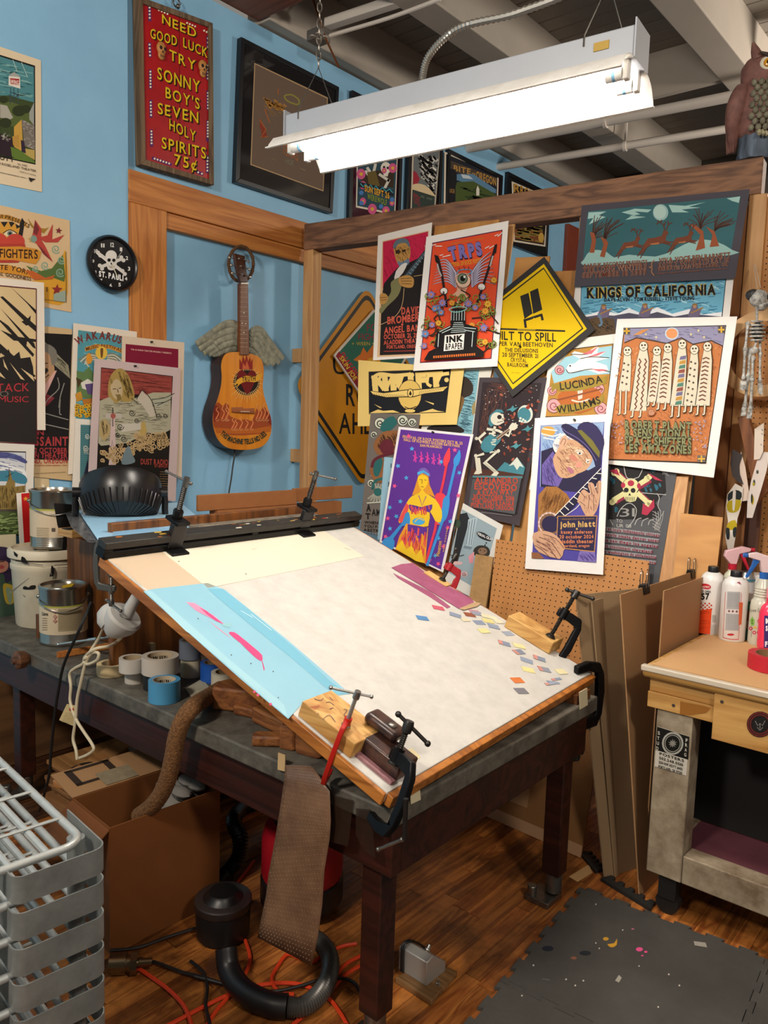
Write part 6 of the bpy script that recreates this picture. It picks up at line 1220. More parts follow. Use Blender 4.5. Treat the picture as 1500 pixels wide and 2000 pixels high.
ORD = ('nearest', 'second nearest', 'third nearest', 'fourth nearest', 'fifth nearest', 'sixth nearest', 'seventh nearest', 'eighth nearest', 'ninth nearest', 'tenth nearest', 'eleventh nearest', 'twelfth nearest', 'thirteenth nearest', 'fourteenth nearest', 'fifteenth nearest')
KW = {'greyblue': 'grey-blue paper swatch', 'yellow': 'pale yellow paper swatch', 'cream': 'cream paper scrap', 'pink': 'pink paper swatch'}
SLAB = {}
for k_ in KW:
    ids = sorted([i for i, q in enumerate(SW) if q[1] == k_], key=lambda i: math.hypot(Art.pts(SW[i][0])[0][0]-420, Art.pts(SW[i][0])[0][1]-380))
    for r_, i in enumerate(ids): SLAB[i] = 'small %s, %s to the pink sheet' % (KW[k_], ORD[r_])
for i, (s, k, c) in enumerate(SW):
    (x, y), = Art.pts(s); px, py = Q('C3', [(x, y)])[0]; p = bp(px, py, .0009+.0004*(i % 3))
    w, l = (.03, .046) if k != 'cream' else (.026, .036)
    if i in (21, 22, 23): w = .012; l = .05
    an = rad(35+rr.uniform(-22, 22)); d1 = BA*math.cos(an)-BU*math.sin(an); d2 = BN.cross(d1)
    t = thing('paper_swatch', SLAB.get(i, LBL[k]), 'paper swatch', p, 'paper swatches on the drawing board')
    MB().ob(p-d1*l/2-d2*w/2, d1*l, d2*w, BN*.0008).build('swatch_card', mat('swatch_'+c, c, .65), t)
    if k == 'greyblue' and i % 2: MB().ob(p-d1*l/2-d2*w/2+BN*.0009, d1*l*.35, d2*w, BN*.0002).build('swatch_stripe', mat('swatch_salmon', '#c98a80', .65), t)
# wooden blocks on the board
M_BLK = wood('pine_block', '#b27f3e', '#d9ab66', 'x', 1.4, .55, dirt=.1)
def block(name, label, pxs, h, m, cat='wood block'):
    C = [bp(x, y, .0008) for x, y in pxs]; t = thing(name, label, cat, sum(C, V())/4); MB().prism([p+BN*h for p in C], -BN*h).build('block_body', m, t, bevel=.003); return t
k1 = bp(580, 1396); du = BU; 
t = thing('wood_block', 'pine block scribbled with ink under the red clamp', 'wood block', bp(640, 1400))
o = bp(581, 1397, .001); MB().ob(o+BA*.0, -BU*.19, BA*.115, BN*.045).build('block_body', M_BLK, t, bevel=.003)
a = Art(lambda x, y: (onp(x, y, o+BN*.0462, BN), BN), 'B6'); a.lines(['370 400 400 390 440 420', '270 360 320 380 350 360', '400 450 430 440', '340 540 400 500 450 560', '520 450 550 460 520 500 555 520', '300 500 310 480', '400 350 430 380', '530 520 555 545'], 4, '#3a2a50', 3).hatch('220 420 330 400 360 440 260 460', 12, 25, 50, 3, '#c06a4a'); a.build('ink_scribbles', t)
cl1 = o-BU*.13+BA*.03
cclamp('red C-clamp with bright screw holding the left pine block', cl1-BN*.095, BN, -BA*.8-BU*.35, .155, .055, 1.15, M_RED, M_CHROME, ext=.085, hdir=-BA*.6+BU*.6, hlen=.105, under=.142)
t = thing('wood_block', 'pine block under the black clamp at the right edge', 'wood block', bp(1040, 1230)); 
o2 = bp(984, 1224, .001); MB().ob(o2, -BU*.2, BA*.09, BN*.05).build('block_body', M_BLK, t, bevel=.003)
cclamp_px('black C-clamp pressing the right pine block', bp(1070, 1246, .051)+BA*.02, (1125, 1158), (1145, 1235), .2, .085, 1.75, M_IRON, M_SCREW, .085, .09, hdir=RX+UP*-.35, hlen=.1)
# big clamp at right corner, screw from below
cr = BP0+BA*(BW-.06)-BU*.0+BN*.001
t = cclamp('large black C-clamp gripping the lower right board corner', cr+BN*.001+BU*.02, -Z1, (BA*1.0-BU*.35), .2, .12, 2.1, M_IRON, M_SCREW, ext=.11, hdir=BA, hlen=.08, under=.13)
ex_ = (BA*1.0-BU*.35); ex_.z = 0; ex_.normalize()
# black clamp at front corner
cclamp_px('black C-clamp with T handle at the front board corner', bp(770, 1492, .052), (798, 1415), (822, 1512), .2, .085, 1.6, M_IRON, M_SCREW, .075, .13, hdir=RX*.8+UP*-.8, hlen=.1, dd=.09)
t = thing('clamp_spindle', 'thin steel spindle with sliding handle hanging below the front corner', 'clamp', (-1.05, 1.36, .45))
sp0 = ony(793, 1560, 1.33); sp1 = ony(790, 1638, 1.33); MB().cyl(sp0, sp1, .006, n=10).build('spindle_rod', M_SCREW, t); h0, h1 = ony(739, 1659, 1.33), ony(785, 1640, 1.33); MB().cyl(h0, h1, .0042, n=8).sph(h0, .006, n=8, k=6).sph(h1, .006, n=8, k=6).build('sliding_handle', M_STEEL, t)
# ink-stained press block pair at the front corner
M_INKW = mat('ink_stained_wood', '#5a3a2c', .35, noise=.7, nscale=22, col2='#16141c', bump=.2, bscale=30)
t = thing('hinge_clamp', 'ink-stained dark wooden hinge clamp at the front corner', 'clamp', bp(740, 1480))
o3 = bp(693, 1464, .001); ln3 = (bp(762, 1533, .001)-o3).length
MB().ob(o3, -BU*ln3, BA*.078, BN*.045).build('lower_jaw', M_INKW, t, bevel=.005)
MB().ob(o3+BU*.035+BA*.045+BN*.047, -BU*ln3*.78, BA*.055, BN*.03).build('upper_jaw', M_INKW, t, bevel=.012, seg=3)
p = o3+BU*.035-BU*ln3*.55+BA*.07+BN*.077; MB().lathe([(.011, 0), (.011, .003), (.006, .006)], p, BN, 12).build('bolt_head', M_STEEL, t)
MB().ob(o3-BA*.02+BU*.02, -BU*(ln3+.02), BA*.018, BN*.008).build('pink_stained_strip', mat('pink_stained', '#9d6f74', .6, noise=.3, nscale=30), t)
flat('masking_tape', 'small square of masking tape by the front clamp', 'tape', '1035 800 1090 775 1165 850 1100 905', mat('masking_tape_cream', '#e2d2a4', .7), .0005, .0005, 'B6')
# red clamp on the right edge
cclamp_px('small red C-clamp at the top of the pink sheet', bp(864, 1133, .008), (890, 1085), (912, 1122), .2, .06, 1.5, mat('dark_red_enamel', '#9c1420', .4), M_SCREW, .05, .04, hdir=UP, hlen=.04)
# steel clamp at left under the bar end
cl6 = ony(180, 1075, 1.36)
cclamp('grey steel C-clamp hanging under the left end of the bar', cl6+V((.05, .04, .02)), -Z1, V((-.9, -.35, 0)), .15, .065, 1.2, mat('grey_steel_clamp', '#6f6c66', .4, .7), M_STEEL, ext=.05, hdir=V((1, .0, -.25)), hlen=.09, under=.1)
# label taped at the right front corner and note
for lab, px, nm in (('small paper label on the right end of the table edge', [(1132, 1352), (1147, 1344), (1148, 1377), (1133, 1386)], 'paper_label'), ('cream paper label at the front corner of the table edge', [(801, 1535), (819, 1523), (822, 1562), (803, 1571)], 'paper_label')):
    C = [onx(x, y, TX1+.004) for x, y in px]; t = thing(nm, lab, 'label', sum(C, V())/4); MB().prism(C, WN*-.002).build('label_card', mat('label_cream', '#d6cba8', .7), t)

# ================================================================ on the table
def tabpos(cx, by, dpx, z0=TZ):
    p = onz(cx, by, z0); d = depth(p); r = dpx/2*d/FPX; dirh = V((p.x, p.y, 0)).normalized(); return p+dirh*r, r, d
M_TIN = mat('shiny_tin', '#a9a59c', .22, .95)
M_PAPERL = mat('can_label_cream', '#d6c3a4', .55)
def cyl_un(c, R):
    def un(x, y):
        d = ray(x, y); o = CAM-c; A_ = d.x*d.x+d.y*d.y; B_ = 2*(o.x*d.x+o.y*d.y); C_ = o.x*o.x+o.y*o.y-R*R
        D = B_*B_-4*A_*C_
        t_ = (-B_-math.sqrt(max(D, 0)))/(2*A_); P = CAM+d*t_; n = V((P.x-c.x, P.y-c.y, 0)).normalized(); return P, n
    un.maxe = 26
    return un
def paint_can(label, c, r, h, bail=True, lidm=None, black=False):
    t = thing('paint_can', label, 'paint can', c)
    MB().lathe([(r*.97, 0), (r, .004), (r, .012), (r*.975, .016), (r*.975, h-.016), (r*1.0, h-.012), (r*1.01, h-.003), (r*.99, h), (r*.92, h), (r*.9, h-.008), (0, h-.007)], c, Z1, 40).build('can_body', M_TIN, t)
    MB().lathe([(r*.982, h*.2), (r*.982, h*.66)], c, Z1, 40, capb=False, capt=False).build('paper_label', M_PAPERL, t)
    MB().lathe([(r*.984, h*.66), (r*.984, h*.69)], c, Z1, 40, capb=False, capt=False).build('green_band', mat('olive_band', '#a8a84a', .5), t)
    sd = V((CAM.x-c.x, CAM.y-c.y, 0)).normalized(); tn = V((-sd.y, sd.x, 0))
    e0 = c+tn*r*.99*-1+Z1*h*.8; e1 = c+tn*r*.99+Z1*h*.8
    if bail:
        MB().tube(smooth_path([e1, c+tn*r*.8+sd*r*.75+Z1*h*.68, c+sd*r*1.12+Z1*h*.6, c-tn*r*.8+sd*r*.75+Z1*h*.68, e0], 6), .0028, 6).build('wire_bail', M_CHROME, t)
    for e in (e0, e1): MB().sph(e, .009, n=10, k=6).build('bail_ear', M_TIN, t)
    return t
cb_, rb_, _d = tabpos(97, 1231, 142); cb_.z += .0015
hb = .345
bk = thing('plastic_bucket', 'off-white plastic bucket with ink-smeared lid on the table', 'bucket', cb_)
M_BKT = mat('off_white_plastic', '#d8cdb4', .45, noise=.12, nscale=8)
MB().lathe([(rb_*.86, 0), (rb_*.88, .006), (rb_*.97, hb*.72), (rb_*1.0, hb*.74), (rb_*1.0, hb*.79), (rb_*.97, hb*.8), (rb_*.98, hb*.86)], cb_, Z1, 40).build('bucket_body', M_BKT, bk)
MB().lathe([(rb_*1.04, hb*.88), (rb_*1.07, hb*.89), (rb_*1.07, hb*.97), (rb_*1.03, hb*.995), (rb_*.97, hb), (rb_*.94, hb-.012), (0, hb-.012)], cb_, Z1, 40).build('bucket_lid', M_BKT, bk)
a = Art(cyl_un(cb_, rb_*1.075), 'B4'); a.poly('150 740 175 750 195 790 170 785 150 780', '#141210', 2).poly('95 700 125 725 120 745 100 730', '#141210').poly('360 800 380 830 370 880 355 850', '#141210', 2).poly('360 870 350 850 345 880 380 875', '#141210').lines(['110 770 300 800', '380 800 560 790'], 4, '#2a241c', 3); a.build('ink_smears', bk)
a = Art(cyl_un(cb_, rb_*.955), 'B4'); a.poly('160 955 175 945 200 955 215 942 248 940 245 965 205 970 165 968', '#141210', 2).poly('155 1000 175 1018 172 1022', '#141210').lines(['250 855 70 990'], 6, '#8a8478'); a.poly('215 825 275 825 275 865 220 868', '#d6c9ae'); a.build('ink_smears', bk)
cu_ = cb_+Z1*(hb+.001); cu_ = V((cu_.x, cu_.y, cu_.z)); dd = depth(cu_); r2 = 47*dd/FPX; h2 = .255
t = paint_can('tall black-dripped paint can standing on the bucket lid', cu_+V((.03, .02, .001)), r2, h2)
c_ = cu_+V((.03, .02, 0))
a = Art(cyl_un(c_, r2*1.0), 'B4'); a.poly('375 370 540 380 545 740 480 740 475 640 440 745 430 740 445 560 470 540 410 550 400 520', '#0f0d0c').poly('545 400 560 640 545 660', '#0f0d0c'); a.lines(['255 %d 340 %d' % (540+i*13, 542+i*13) for i in range(14)], 4, '#a8977c').box(360, 540, 385, 565, '#5a5048').text('SERI', 400, 630, 440, 632, 14, '#5a5048', .02); a.build('label_print', t)
cf_, rf_, _d = tabpos(125, 1264, 92); cf_.z += .0015
t = paint_can('shiny gallon paint can with hazard label at the table edge', cf_, rf_, .24)
a = Art(cyl_un(cf_, rf_*.99), 'B4'); a.text('Colores', 292, 1150, 335, 1152, 24, '#4a4038', .03).poly('405 1105 570 1100 565 1250 405 1262', '#a89878')
a.lines(['295 %d 330 %d' % (1170+i*16, 1171+i*16) for i in range(6)], 5, '#8a7a64').lines(['410 %d 560 %d' % (1115+i*10, 1111+i*10) for i in range(14)], 4, '#8f8064')
for y in (1125, 1160, 1190): a.poly([(385, y-15), (400, y), (385, y+15), (370, y)], '#a8443a'); a.poly([(385, y-9), (394, y), (385, y+9), (376, y)], '#e2d6c0'); a.dots([(385, y)], 4, '#2a2420')
a.build('label_print', t)
c = cf_+Z1*.2335; a = Art(lambda x, y: (onz(x, y, c.z+.0), Z1), 'B4'); a.poly('430 945 480 930 520 928 500 950 440 960', '#c9a41c', 0); a.build('paint_spill', t)
# fan
fc = CAM+ray(236, 962)*3.35
fan_ = thing('desk_fan', 'black round fan on a U-bracket behind the blue sheet', 'fan', fc)
fd = V((CAM.x-fc.x, CAM.y-fc.y, 0)).normalized(); fax = (-fd*.42+Z1*.9).normalized(); rf = .165
M_FANP = mat('black_fan_plastic', '#121113', .32)
MB().lathe([(0, -.125), (rf*.5, -.12), (rf*.88, -.09), (rf, -.03), (rf*1.02, .03), (rf*.97, .055), (rf*.9, .055), (rf*.88, .02), (rf*.5, -.0), (0, 0)], fc, fax, 40).build('fan_housing', M_FANP, fan_)
m = MB(); x_ = fax.orthogonal().normalized(); y_ = fax.cross(x_)
for i in range(36):
    t_ = 2*math.pi*i/36; e = x_*math.cos(t_)+y_*math.sin(t_); m.tube([fc+e*rf*.16+fax*.062, fc+e*rf*.55+fax*.07, fc+e*rf*.93+fax*.05], .0028, 5)
for r_ in (.35, .6, .8): m.tube([fc+(x_*math.cos(q)+y_*math.sin(q))*rf*r_+fax*.068 for q in [2*math.pi*k/28 for k in range(28)]], .0025, 5, closed=True)
m.build('front_grille', mat('black_grille', '#1d1c1e', .3), fan_)
m = MB()
for i in range(40):
    t_ = 2*math.pi*i/40; e = x_*math.cos(t_)+y_*math.sin(t_); m.tube([fc+e*rf*1.02-fax*.035, fc+e*rf*.9-fax*.09, fc+e*rf*.5-fax*.12], .003, 5)
m.build('rear_vent_ribs', mat('black_grille', '#1d1c1e', .3), fan_)
tn = V((-fd.y, fd.x, 0))
MB().tube(smooth_path([fc+tn*rf*1.08, fc+tn*rf*1.1-Z1*.06, fc+tn*rf*1.0-Z1*.16, fc-Z1*.185, fc-tn*rf*1.0-Z1*.16, fc-tn*rf*1.1-Z1*.06, fc-tn*rf*1.08], 6), .014, 8).build('u_bracket', M_FANP, fan_)
for s in (-1, 1): MB().cyl(fc+tn*rf*s*.98, fc+tn*rf*s*1.17, .022).build('pivot_knob', M_FANP, fan_)
zb2 = fc.z-.2
t = thing('wooden_crate', 'dark wooden crate behind the board holding the fan', 'crate', (fc.x, fc.y, TZ))
MB().bx(fc.x-.2, fc.x+.2, fc.y-.14, fc.y+.2, TZ+.001, zb2).build('crate_body', M_RISE, t, bevel=.004)
for k in range(3): MB().bx(fc.x+.2005, fc.x+.212, fc.y-.14, fc.y+.2, TZ+.02+k*.12, TZ+.12+k*.12).build('slat', M_RISE, t, bevel=.002)
# blue sheets
def sheet3(name, label, pts, m, thick=.0012, cat='sheet'):
    t = thing(name, label, cat, sum(pts, V())/len(pts)); 
    o = MB(); n_ = (pts[1]-pts[0]).cross(pts[2]-pts[0]).normalized(); o.prism(pts, n_*thick).build('sheet', m, t); return t
M_LB = mat('sky_blue_film', '#9fcdea', .4)
sheet3('blue_sheet', 'large light blue sheet draped left of the black bar', [onz(x, y, 1.245) for x, y in ((150, 993), (352, 981), (404, 1024), (195, 1060))], M_LB)
p = [onz(x, y, 1.249) for x, y in ((218, 1051), (226, 1017), (331, 1011), (334, 1040))]; sheet3('blue_sheet', 'smaller darker blue sheet folded over the large one', p, mat('mid_blue_film', '#7fb0d2', .4))
p = [onz(x, y, 1.238) for x, y in ((120, 985), (150, 989), (200, 1060), (172, 1058), (140, 1030))]; sheet3('clear_film', 'crumpled clear plastic film at the left end of the blue sheet', p, mat('crumpled_film', '#8a8a8c', .15, noise=.6, nscale=30, col2='#2c2c2e'), cat='plastic film')
t = thing('wood_offcut', 'short wooden stub jutting beside the tall paint can', 'wood block', ony(140, 1040, 1.62)); c = onz(140, 1040, 1.19)
MB().cb(c, .11, .06, .03, ey=BA).build('stub', wood('stub_wood', '#a87a44', '#c99a5c', 'x', 2), t, bevel=.002); MB().cb(c+Z1*.0165, .05, .062, .002, ey=BA).build('dark_tape', mat('black_tape', '#17151a', .5), t)
MB().ob(c+V((-.05, -.02, -.012)), (V((fc.x, fc.y, c.z))-c)*.75, V((0, .04, 0)), Z1*.02).build('arm', M_RISE, t)
# clamp lamp
lc = CAM+ray(240, 1208)*2.72
t = thing('clamp_lamp', 'white clamp lamp head tucked under the board\'s left edge', 'lamp', lc); t_lamp = t; M_LW = mat('lamp_white', '#c9c6c0', .4)
ax = (V((.6, .25, .75))).normalized()
MB().lathe([(.02, .08), (.04, .06), (.062, .02), (.066, -.01), (.058, -.018), (.0, -.015)], lc, -ax, 24).build('lamp_shade', M_LW, t)
MB().lathe([(.05, -.03), (.052, -.005), (.035, .025), (.015, .035)], lc+V((-.05, -.02, .01)), V((-.6, -.2, .7)), 24).build('reflector_back', M_LW, t)
MB().tube(smooth_path([lc+ax*.02, lc+ax*.1+V((0, 0, .02)), lc+ax*.2], 5), [.024, .023, .021, .019, .018, .017, .016, .015, .014, .014, .014], 12).build('lamp_neck', M_LW, t)
a0, a1, a2 = ony(114, 1259, 1.47), ony(180, 1250, 1.53), ony(224, 1243, 1.58)
MB().cyl(a0, a2, .006, n=10).cyl(a1-(a2-a0)*.06, a1+(a2-a0)*.08, .0095, n=10).sph(a0, .0085, n=8, k=6).build('lamp_arm', M_CHROME, t)
t = thing('wood_stick', 'orange varnished wooden stick lying at the table edge', 'wood', onz(150, 1278, TZ)); s0, s1 = onz(110, 1287, TZ), onz(215, 1268, TZ)
MB().ob(s0+Z1*.001, s1-s0, V((.01, .035, 0)), Z1*.028).build('stick_body', wood('varnished_stick', '#a8602a', '#c98240', 'x', 2, .35), t, bevel=.003)
t = thing('wood_offcut', 'small wooden wedge between bucket and shiny can', 'wood block', onz(76, 1250, TZ)); c = onz(75, 1247, TZ)
MB().bx(c.x-.02, c.x, c.y-.0, c.y+.03, TZ+.001, TZ+.1).build('wedge', M_RISE, t)
# cords
M_IVORY = mat('ivory_cord', '#d3c6a8', .5); M_BLKC = mat('black_cord', '#161413', .5)
def cord(name, label, pts, r, m, cat='cord', n=7, grp=None):
    t = thing(name, label, cat, pts[0], grp); MB().tube(smooth_path(pts, 7), r, n).build('cord_run', m, t); return t
yc = TY0-.03
lamp_t = t_lamp
def lamp_cord(pts): MB().tube(smooth_path(pts, 7), .0055, 7).build('cord', M_IVORY, lamp_t)
def fy_(x, y, v='C7', Y=None): px, py = Q(v, [(x, y)])[0]; return ony(px, py, Y if Y is not None else yc)
lamp_cord([onz(244, 1193, TZ+.12), onz(205, 1225, TZ+.08), fy_(850, 440, Y=1.46), fy_(760, 580), fy_(730, 620), fy_(760, 655), fy_(840, 620), fy_(855, 560), fy_(800, 560), fy_(745, 640), fy_(700, 820), fy_(670, 960), fy_(655, 1150), fy_(635, 1300), fy_(660, 1400), fy_(670, 1480)])
lamp_cord([onz(268, 1215, TZ+.06), fy_(1000, 470, Y=1.47), fy_(830, 520), fy_(740, 590), fy_(720, 650), fy_(650, 690), fy_(605, 740), fy_(615, 850), fy_(610, 980), fy_(660, 1130), fy_(720, 1230), fy_(800, 1350), fy_(810, 1400), fy_(760, 1440), fy_(690, 1470)])
t = thing('cord_tag', 'yellowed paper tag on the hanging ivory cord', 'tag', fy_(600, 1090)); 
MB().prism([fy_(580, 1000), fy_(660, 1015), fy_(648, 1195), fy_(513, 1140)], V((0, .001, 0))).build('tag_paper', mat('tag_paper', '#d8bd84', .6), t)
a = Art(lambda x, y: (ony(x, y, yc-.0015), V((0, -1, 0))), 'C7'); a.box(600, 1035, 640, 1058, '#b5523c'); 
for i in range(7): a.fake(570-i*6, 1075+i*13, 640, 1085+i*14, 3, '#7a6440')
a.build('tag_print', t)
cord('electric_cable', 'black power cord dropping from the steel clamp to the floor', [fy_(790, 120, Y=1.45), fy_(700, 330), fy_(560, 640), fy_(510, 860), fy_(470, 1130), fy_(440, 1450), fy_(430, 1600), fy_(390, 1760), fy_(340, 1930)], .0055, M_BLKC)
# tape rolls
def tape_roll(label, cx, by, dpx, hpx, col, core='#b09a78', z0=TZ, txt=None, grp='tape rolls under the drawing board'):
    c, r, d = tabpos(cx, by, dpx, z0); h = hpx*d/FPX; t = thing('tape_roll', label, 'tape roll', c+Z1*.001, grp); b = c+Z1*.001
    MB().lathe([(r*.72, 0), (r, 0), (r, h), (r*.72, h)], b, Z1, 28, capb=False, capt=False).build('tape_body', mat('tape_'+col, col, .5), t)
    MB().lathe([(r*.72, h), (r*.69, h), (r*.69, 0), (r*.72, 0)], b, Z1, 28, capb=False, capt=False).build('cardboard_core', mat('core_'+core, core, .7), t)
    if txt:
        m_ = Art(lambda x, y: (V((x, y, 0)), Z1)); n = len(txt); sd = V((CAM.x-b.x, CAM.y-b.y, 0)).normalized()*-1; tn = V((-sd.y, sd.x, 0)); 
        aa = Art(None, 'F'); aa._p = lambda x, y: (x, y)
        sgn = -1
        def un(x, y): q = x; e = sd*math.cos(q)-tn*math.sin(q)*-1; return b+e*(r*.685)+Z1*y, -e
        aa.un = un; aa.step = .0002
        f = -1 if txt.endswith('!') else 1; s = txt.strip('!')
        aa.text(s, .62*1, h*(.5-.3*f), -.62*1, h*(.5-.3*f), h*.55, '#2c2824', .03, (0, f)) if f > 0 else aa.text(s, -.62, h*.8, .62, h*.8, h*.55, '#2c2824', .03, (0, -1))
        aa.build('core_print', t)
    return c, r, h
tape_roll('flat cream tape roll at the table edge', 219, 1325, 58, 22, '#cbb488')
c, r, h = tape_roll('lower white tape roll stacked under another', 263, 1338, 38, 26, '#c4bcb0')
tape_roll('white tape roll on top of a smaller white one', 258, 1318, 50, 27, '#c9c2b8', z0=TZ+h+.002)
c, r, h = tape_roll('black tape roll under the big white one', 312, 1353, 64, 34, '#19181a')
tape_roll('big white tape roll with lettered core', 313, 1324, 72, 34, '#c9bdae', core='#bda88a', z0=TZ+h+.002, txt='POLYKEN')
tape_roll('light blue tape roll nearest the table edge', 321, 1378, 62, 42, '#4a93bd', core='#c4b49a', txt='POLYKEN!')
c, r, h = tape_roll('off-white tape roll under the grey roll', 373, 1326, 40, 36, '#c4b89c')
tape_roll('grey duct tape roll on an off-white roll', 371, 1291, 42, 36, '#6f7684', z0=TZ+h+.002)
tape_roll('bright blue tape roll in the shade of the board', 416, 1336, 50, 36, '#1d58b4')
tape_roll('white tape roll beside the rough wooden chunks', 440, 1352, 56, 32, '#c9c0ac')
t = thing('printed_card', 'small printed card lying between the tape rolls', 'card', onz(390, 1350, TZ)); MB().prism([onz(x, y, TZ+.004) for x, y in ((362, 1345), (395, 1325), (415, 1350), (382, 1372))], -Z1*.002).build('card', mat('card_pale', '#b9b49c', .6, noise=.3, nscale=20), t)
t = thing('wood_offcut', 'grey-brown board standing behind the cream tape roll', 'wood block', onz(230, 1290, TZ)); c = onz(238, 1290, TZ); MB().bx(c.x-.1, c.x+.12, c.y+.05, c.y+.07, TZ+.001, TZ+.08).build('board', wood('grey_board', '#5a4a38', '#7d6a50', 'x', 1), t, bevel=.002)
M_CHUNK = wood('chunk_wood', '#6a3a1c', '#9a6030', 'x', 2, .6)
for lab, px, sx, sy, sz, rz, z in (('rounded dark orange wood chunk behind the coir tube', (462, 1392), .17, .1, .075, 30, 0), ('long wood chunk under the lower board edge', (532, 1432), .22, .08, .05, -5, 0), ('pale split wood wedge at the table edge', (522, 1460), .09, .05, .03, 40, 0), ('brown wooden cube beside the split wedge', (560, 1466), .055, .055, .07, 20, 0), ('short wooden offcut next to the brown cube', (600, 1478), .09, .06, .06, 10, 0), ('flat offcut resting near the pine block', (495, 1405), .16, .06, .03, 15, 0)):
    c = onz(*px, TZ); t = thing('wood_offcut', lab, 'wood block', c, 'wood offcuts under the board'); e = V((math.cos(rad(rz)), math.sin(rad(rz)), 0)); f = V((-e.y, e.x, 0)); c = c+f*sy*.5
    MB().prism([c+e*a_*sx+f*b_*sy+Z1*.001 for a_, b_ in ((-.5, -.5), (.42, -.5), (.5, -.3), (.48, .5), (-.4, .5), (-.52, .2))], Z1*sz).build('chunk', M_CHUNK, t, bevel=.008)
# small boxes and risers of wood seen beneath the board
t = thing('wood_offcut', 'stack of small boards in the shade behind the tapes', 'wood block', (-2.0, 1.75, TZ))
for k in range(3): MB().bx(-2.15+k*.02, -1.85, 1.7+k*.01, 1.85, TZ+.001+k*.035, TZ+.034+k*.035).build('board', M_CHUNK, t, bevel=.003)
a = Art(lambda x, y: (bp(x, y, .0002), BN), 'F'); a.poly('203 1086 330 1068 402 1140 288 1152', '#cbb69c'); a.build('yellowed_patch', db)
# ================================================================ under and around the table
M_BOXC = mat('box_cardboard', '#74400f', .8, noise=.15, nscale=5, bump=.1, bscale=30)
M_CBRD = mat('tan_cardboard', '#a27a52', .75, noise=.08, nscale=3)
M_CBRD2 = mat('grey_tan_chipboard', '#9a7f5e', .75, noise=.1, nscale=3)
# cardboard box
b0, b1 = onz(215, 1864, 0), onz(428, 1762, 0)
bx_t = thing('cardboard_box', 'open brown cardboard box under the table', 'box', (b0+b1)/2)
e = (b1-b0); eh = e.normalized(); nn = V((eh.y, -eh.x, 0)); zt = onp(215, 1618, b0, nn).z; wd_ = .26
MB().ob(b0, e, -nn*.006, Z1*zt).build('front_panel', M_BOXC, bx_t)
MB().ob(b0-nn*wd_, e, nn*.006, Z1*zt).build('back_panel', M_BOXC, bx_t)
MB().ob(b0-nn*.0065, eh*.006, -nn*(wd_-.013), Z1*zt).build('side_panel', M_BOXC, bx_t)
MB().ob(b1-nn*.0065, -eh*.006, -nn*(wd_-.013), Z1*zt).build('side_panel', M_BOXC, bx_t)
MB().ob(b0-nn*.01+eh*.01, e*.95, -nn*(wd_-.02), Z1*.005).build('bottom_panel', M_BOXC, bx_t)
MB().ob(b0-nn*wd_+Z1*zt, e, -nn*.17+Z1*.02, nn*.002+Z1*.004).build('flap', M_CBRD, bx_t)
MB().ob(b0+Z1*zt*.99, eh*.005, -nn*wd_, -eh*.1-Z1*.08).build('flap', M_BOXC, bx_t)
f0 = b0-nn*wd_+Z1*zt; fdn = (-nn*.17+Z1*.02)+V()
m = MB()
for (u0, v0, u1, v1) in ((.1, .3, .5, .38), (.1, .85, .5, .93), (.1, .3, .16, .93), (.44, .3, .5, .93)): m.ob(f0+e*u0+fdn*v0+Z1*.006, e*(u1-u0), fdn*(v1-v0), Z1*.0005)
m.build('printed_square', mat('dark_print', '#2c1c10', .7), bx_t)
MB().ob(f0+e*.3+fdn*.02+Z1*.0068, e*.3, fdn*.5, Z1*.0006).build('shipping_label', mat('label_grey', '#8f8066', .6, noise=.3, nscale=40), bx_t)
t = thing('cloth_rag', 'grey white rag lying in the cardboard box', 'cloth', b1-nn*.15+Z1*(zt-.06)); m = MB(); rr = random.Random(4); c = b1-nn*.15-eh*.06+Z1*(zt-.03)
for i in range(9): m.sph(c+V((rr.uniform(-.06, .06), rr.uniform(-.04, .04), rr.uniform(-.02, .03))), .04, (1.2, .7, .45), 9, 6)
m.sph(c-Z1*.06, .07, (1.1, 1.1, 1), 10, 6); m.build('rag_folds', mat('rag_grey', '#7d7770', .9), t)
# boards and sheets stored at the back
t = thing('chipboard_sheet', 'grey chipboard sheet leaning behind the cardboard box', 'board', ony(260, 1490, 1.95)); C = [ony(x, y, 1.85) for x, y in ((200, 1472), (330, 1440), (332, 1620), (212, 1620))]
MB().prism(C, V((0, .006, 0))).build('sheet', mat('grey_chipboard', '#5c5146', .8, noise=.1), t)
st = onz(120, 1545, .02)
for k in range(8):
    lab = ('top', 'second', 'third', 'fourth', 'fifth', 'sixth', 'seventh', 'lowest')[7-k]
    t = thing('hardboard_sheet', '%s board in the low stack on the floor left of the box' % lab, 'board', (-2.95, 1.9, .02), 'boards stacked on the floor under the table')
    MB().bx(lx+.03+.013*((k*5) % 7), -2.5-.02*((k*3) % 5), 1.55+.012*((k*4) % 5), 2.35, .002+k*.021, .02+k*.021).build('sheet', wood('stack_wood_%d' % (k % 3), ('#7a5230', '#8f6238', '#6a4526')[k % 3], ('#a5764a', '#b8854e', '#8f6238')[k % 3], 'x', .8), t, bevel=.002)
t = thing('plywood_sheet', 'brown plywood sheet standing at the wall below the table', 'board', (-3.62, 2.4, 0)); MB().bx(-3.64, -3.62, 1.52, 3.3, .001, .66).build('sheet', wood('brown_ply_back', '#5a3c22', '#7d5734', 'y', .5, .7), t)
t = thing('wood_plank', 'pale wood plank lying on the low board stack', 'board', (-2.7, 1.7, .175)); p0, p1 = onz(140, 1545, .175), onz(262, 1465, .175); d = p1-p0
MB().ob(p0+Z1*.0, d, V((-d.y, d.x, 0)).normalized()*.09, Z1*.03).build('plank', wood('pale_plank', '#a06a3a', '#c98f58', 'x', 1), t, bevel=.003)
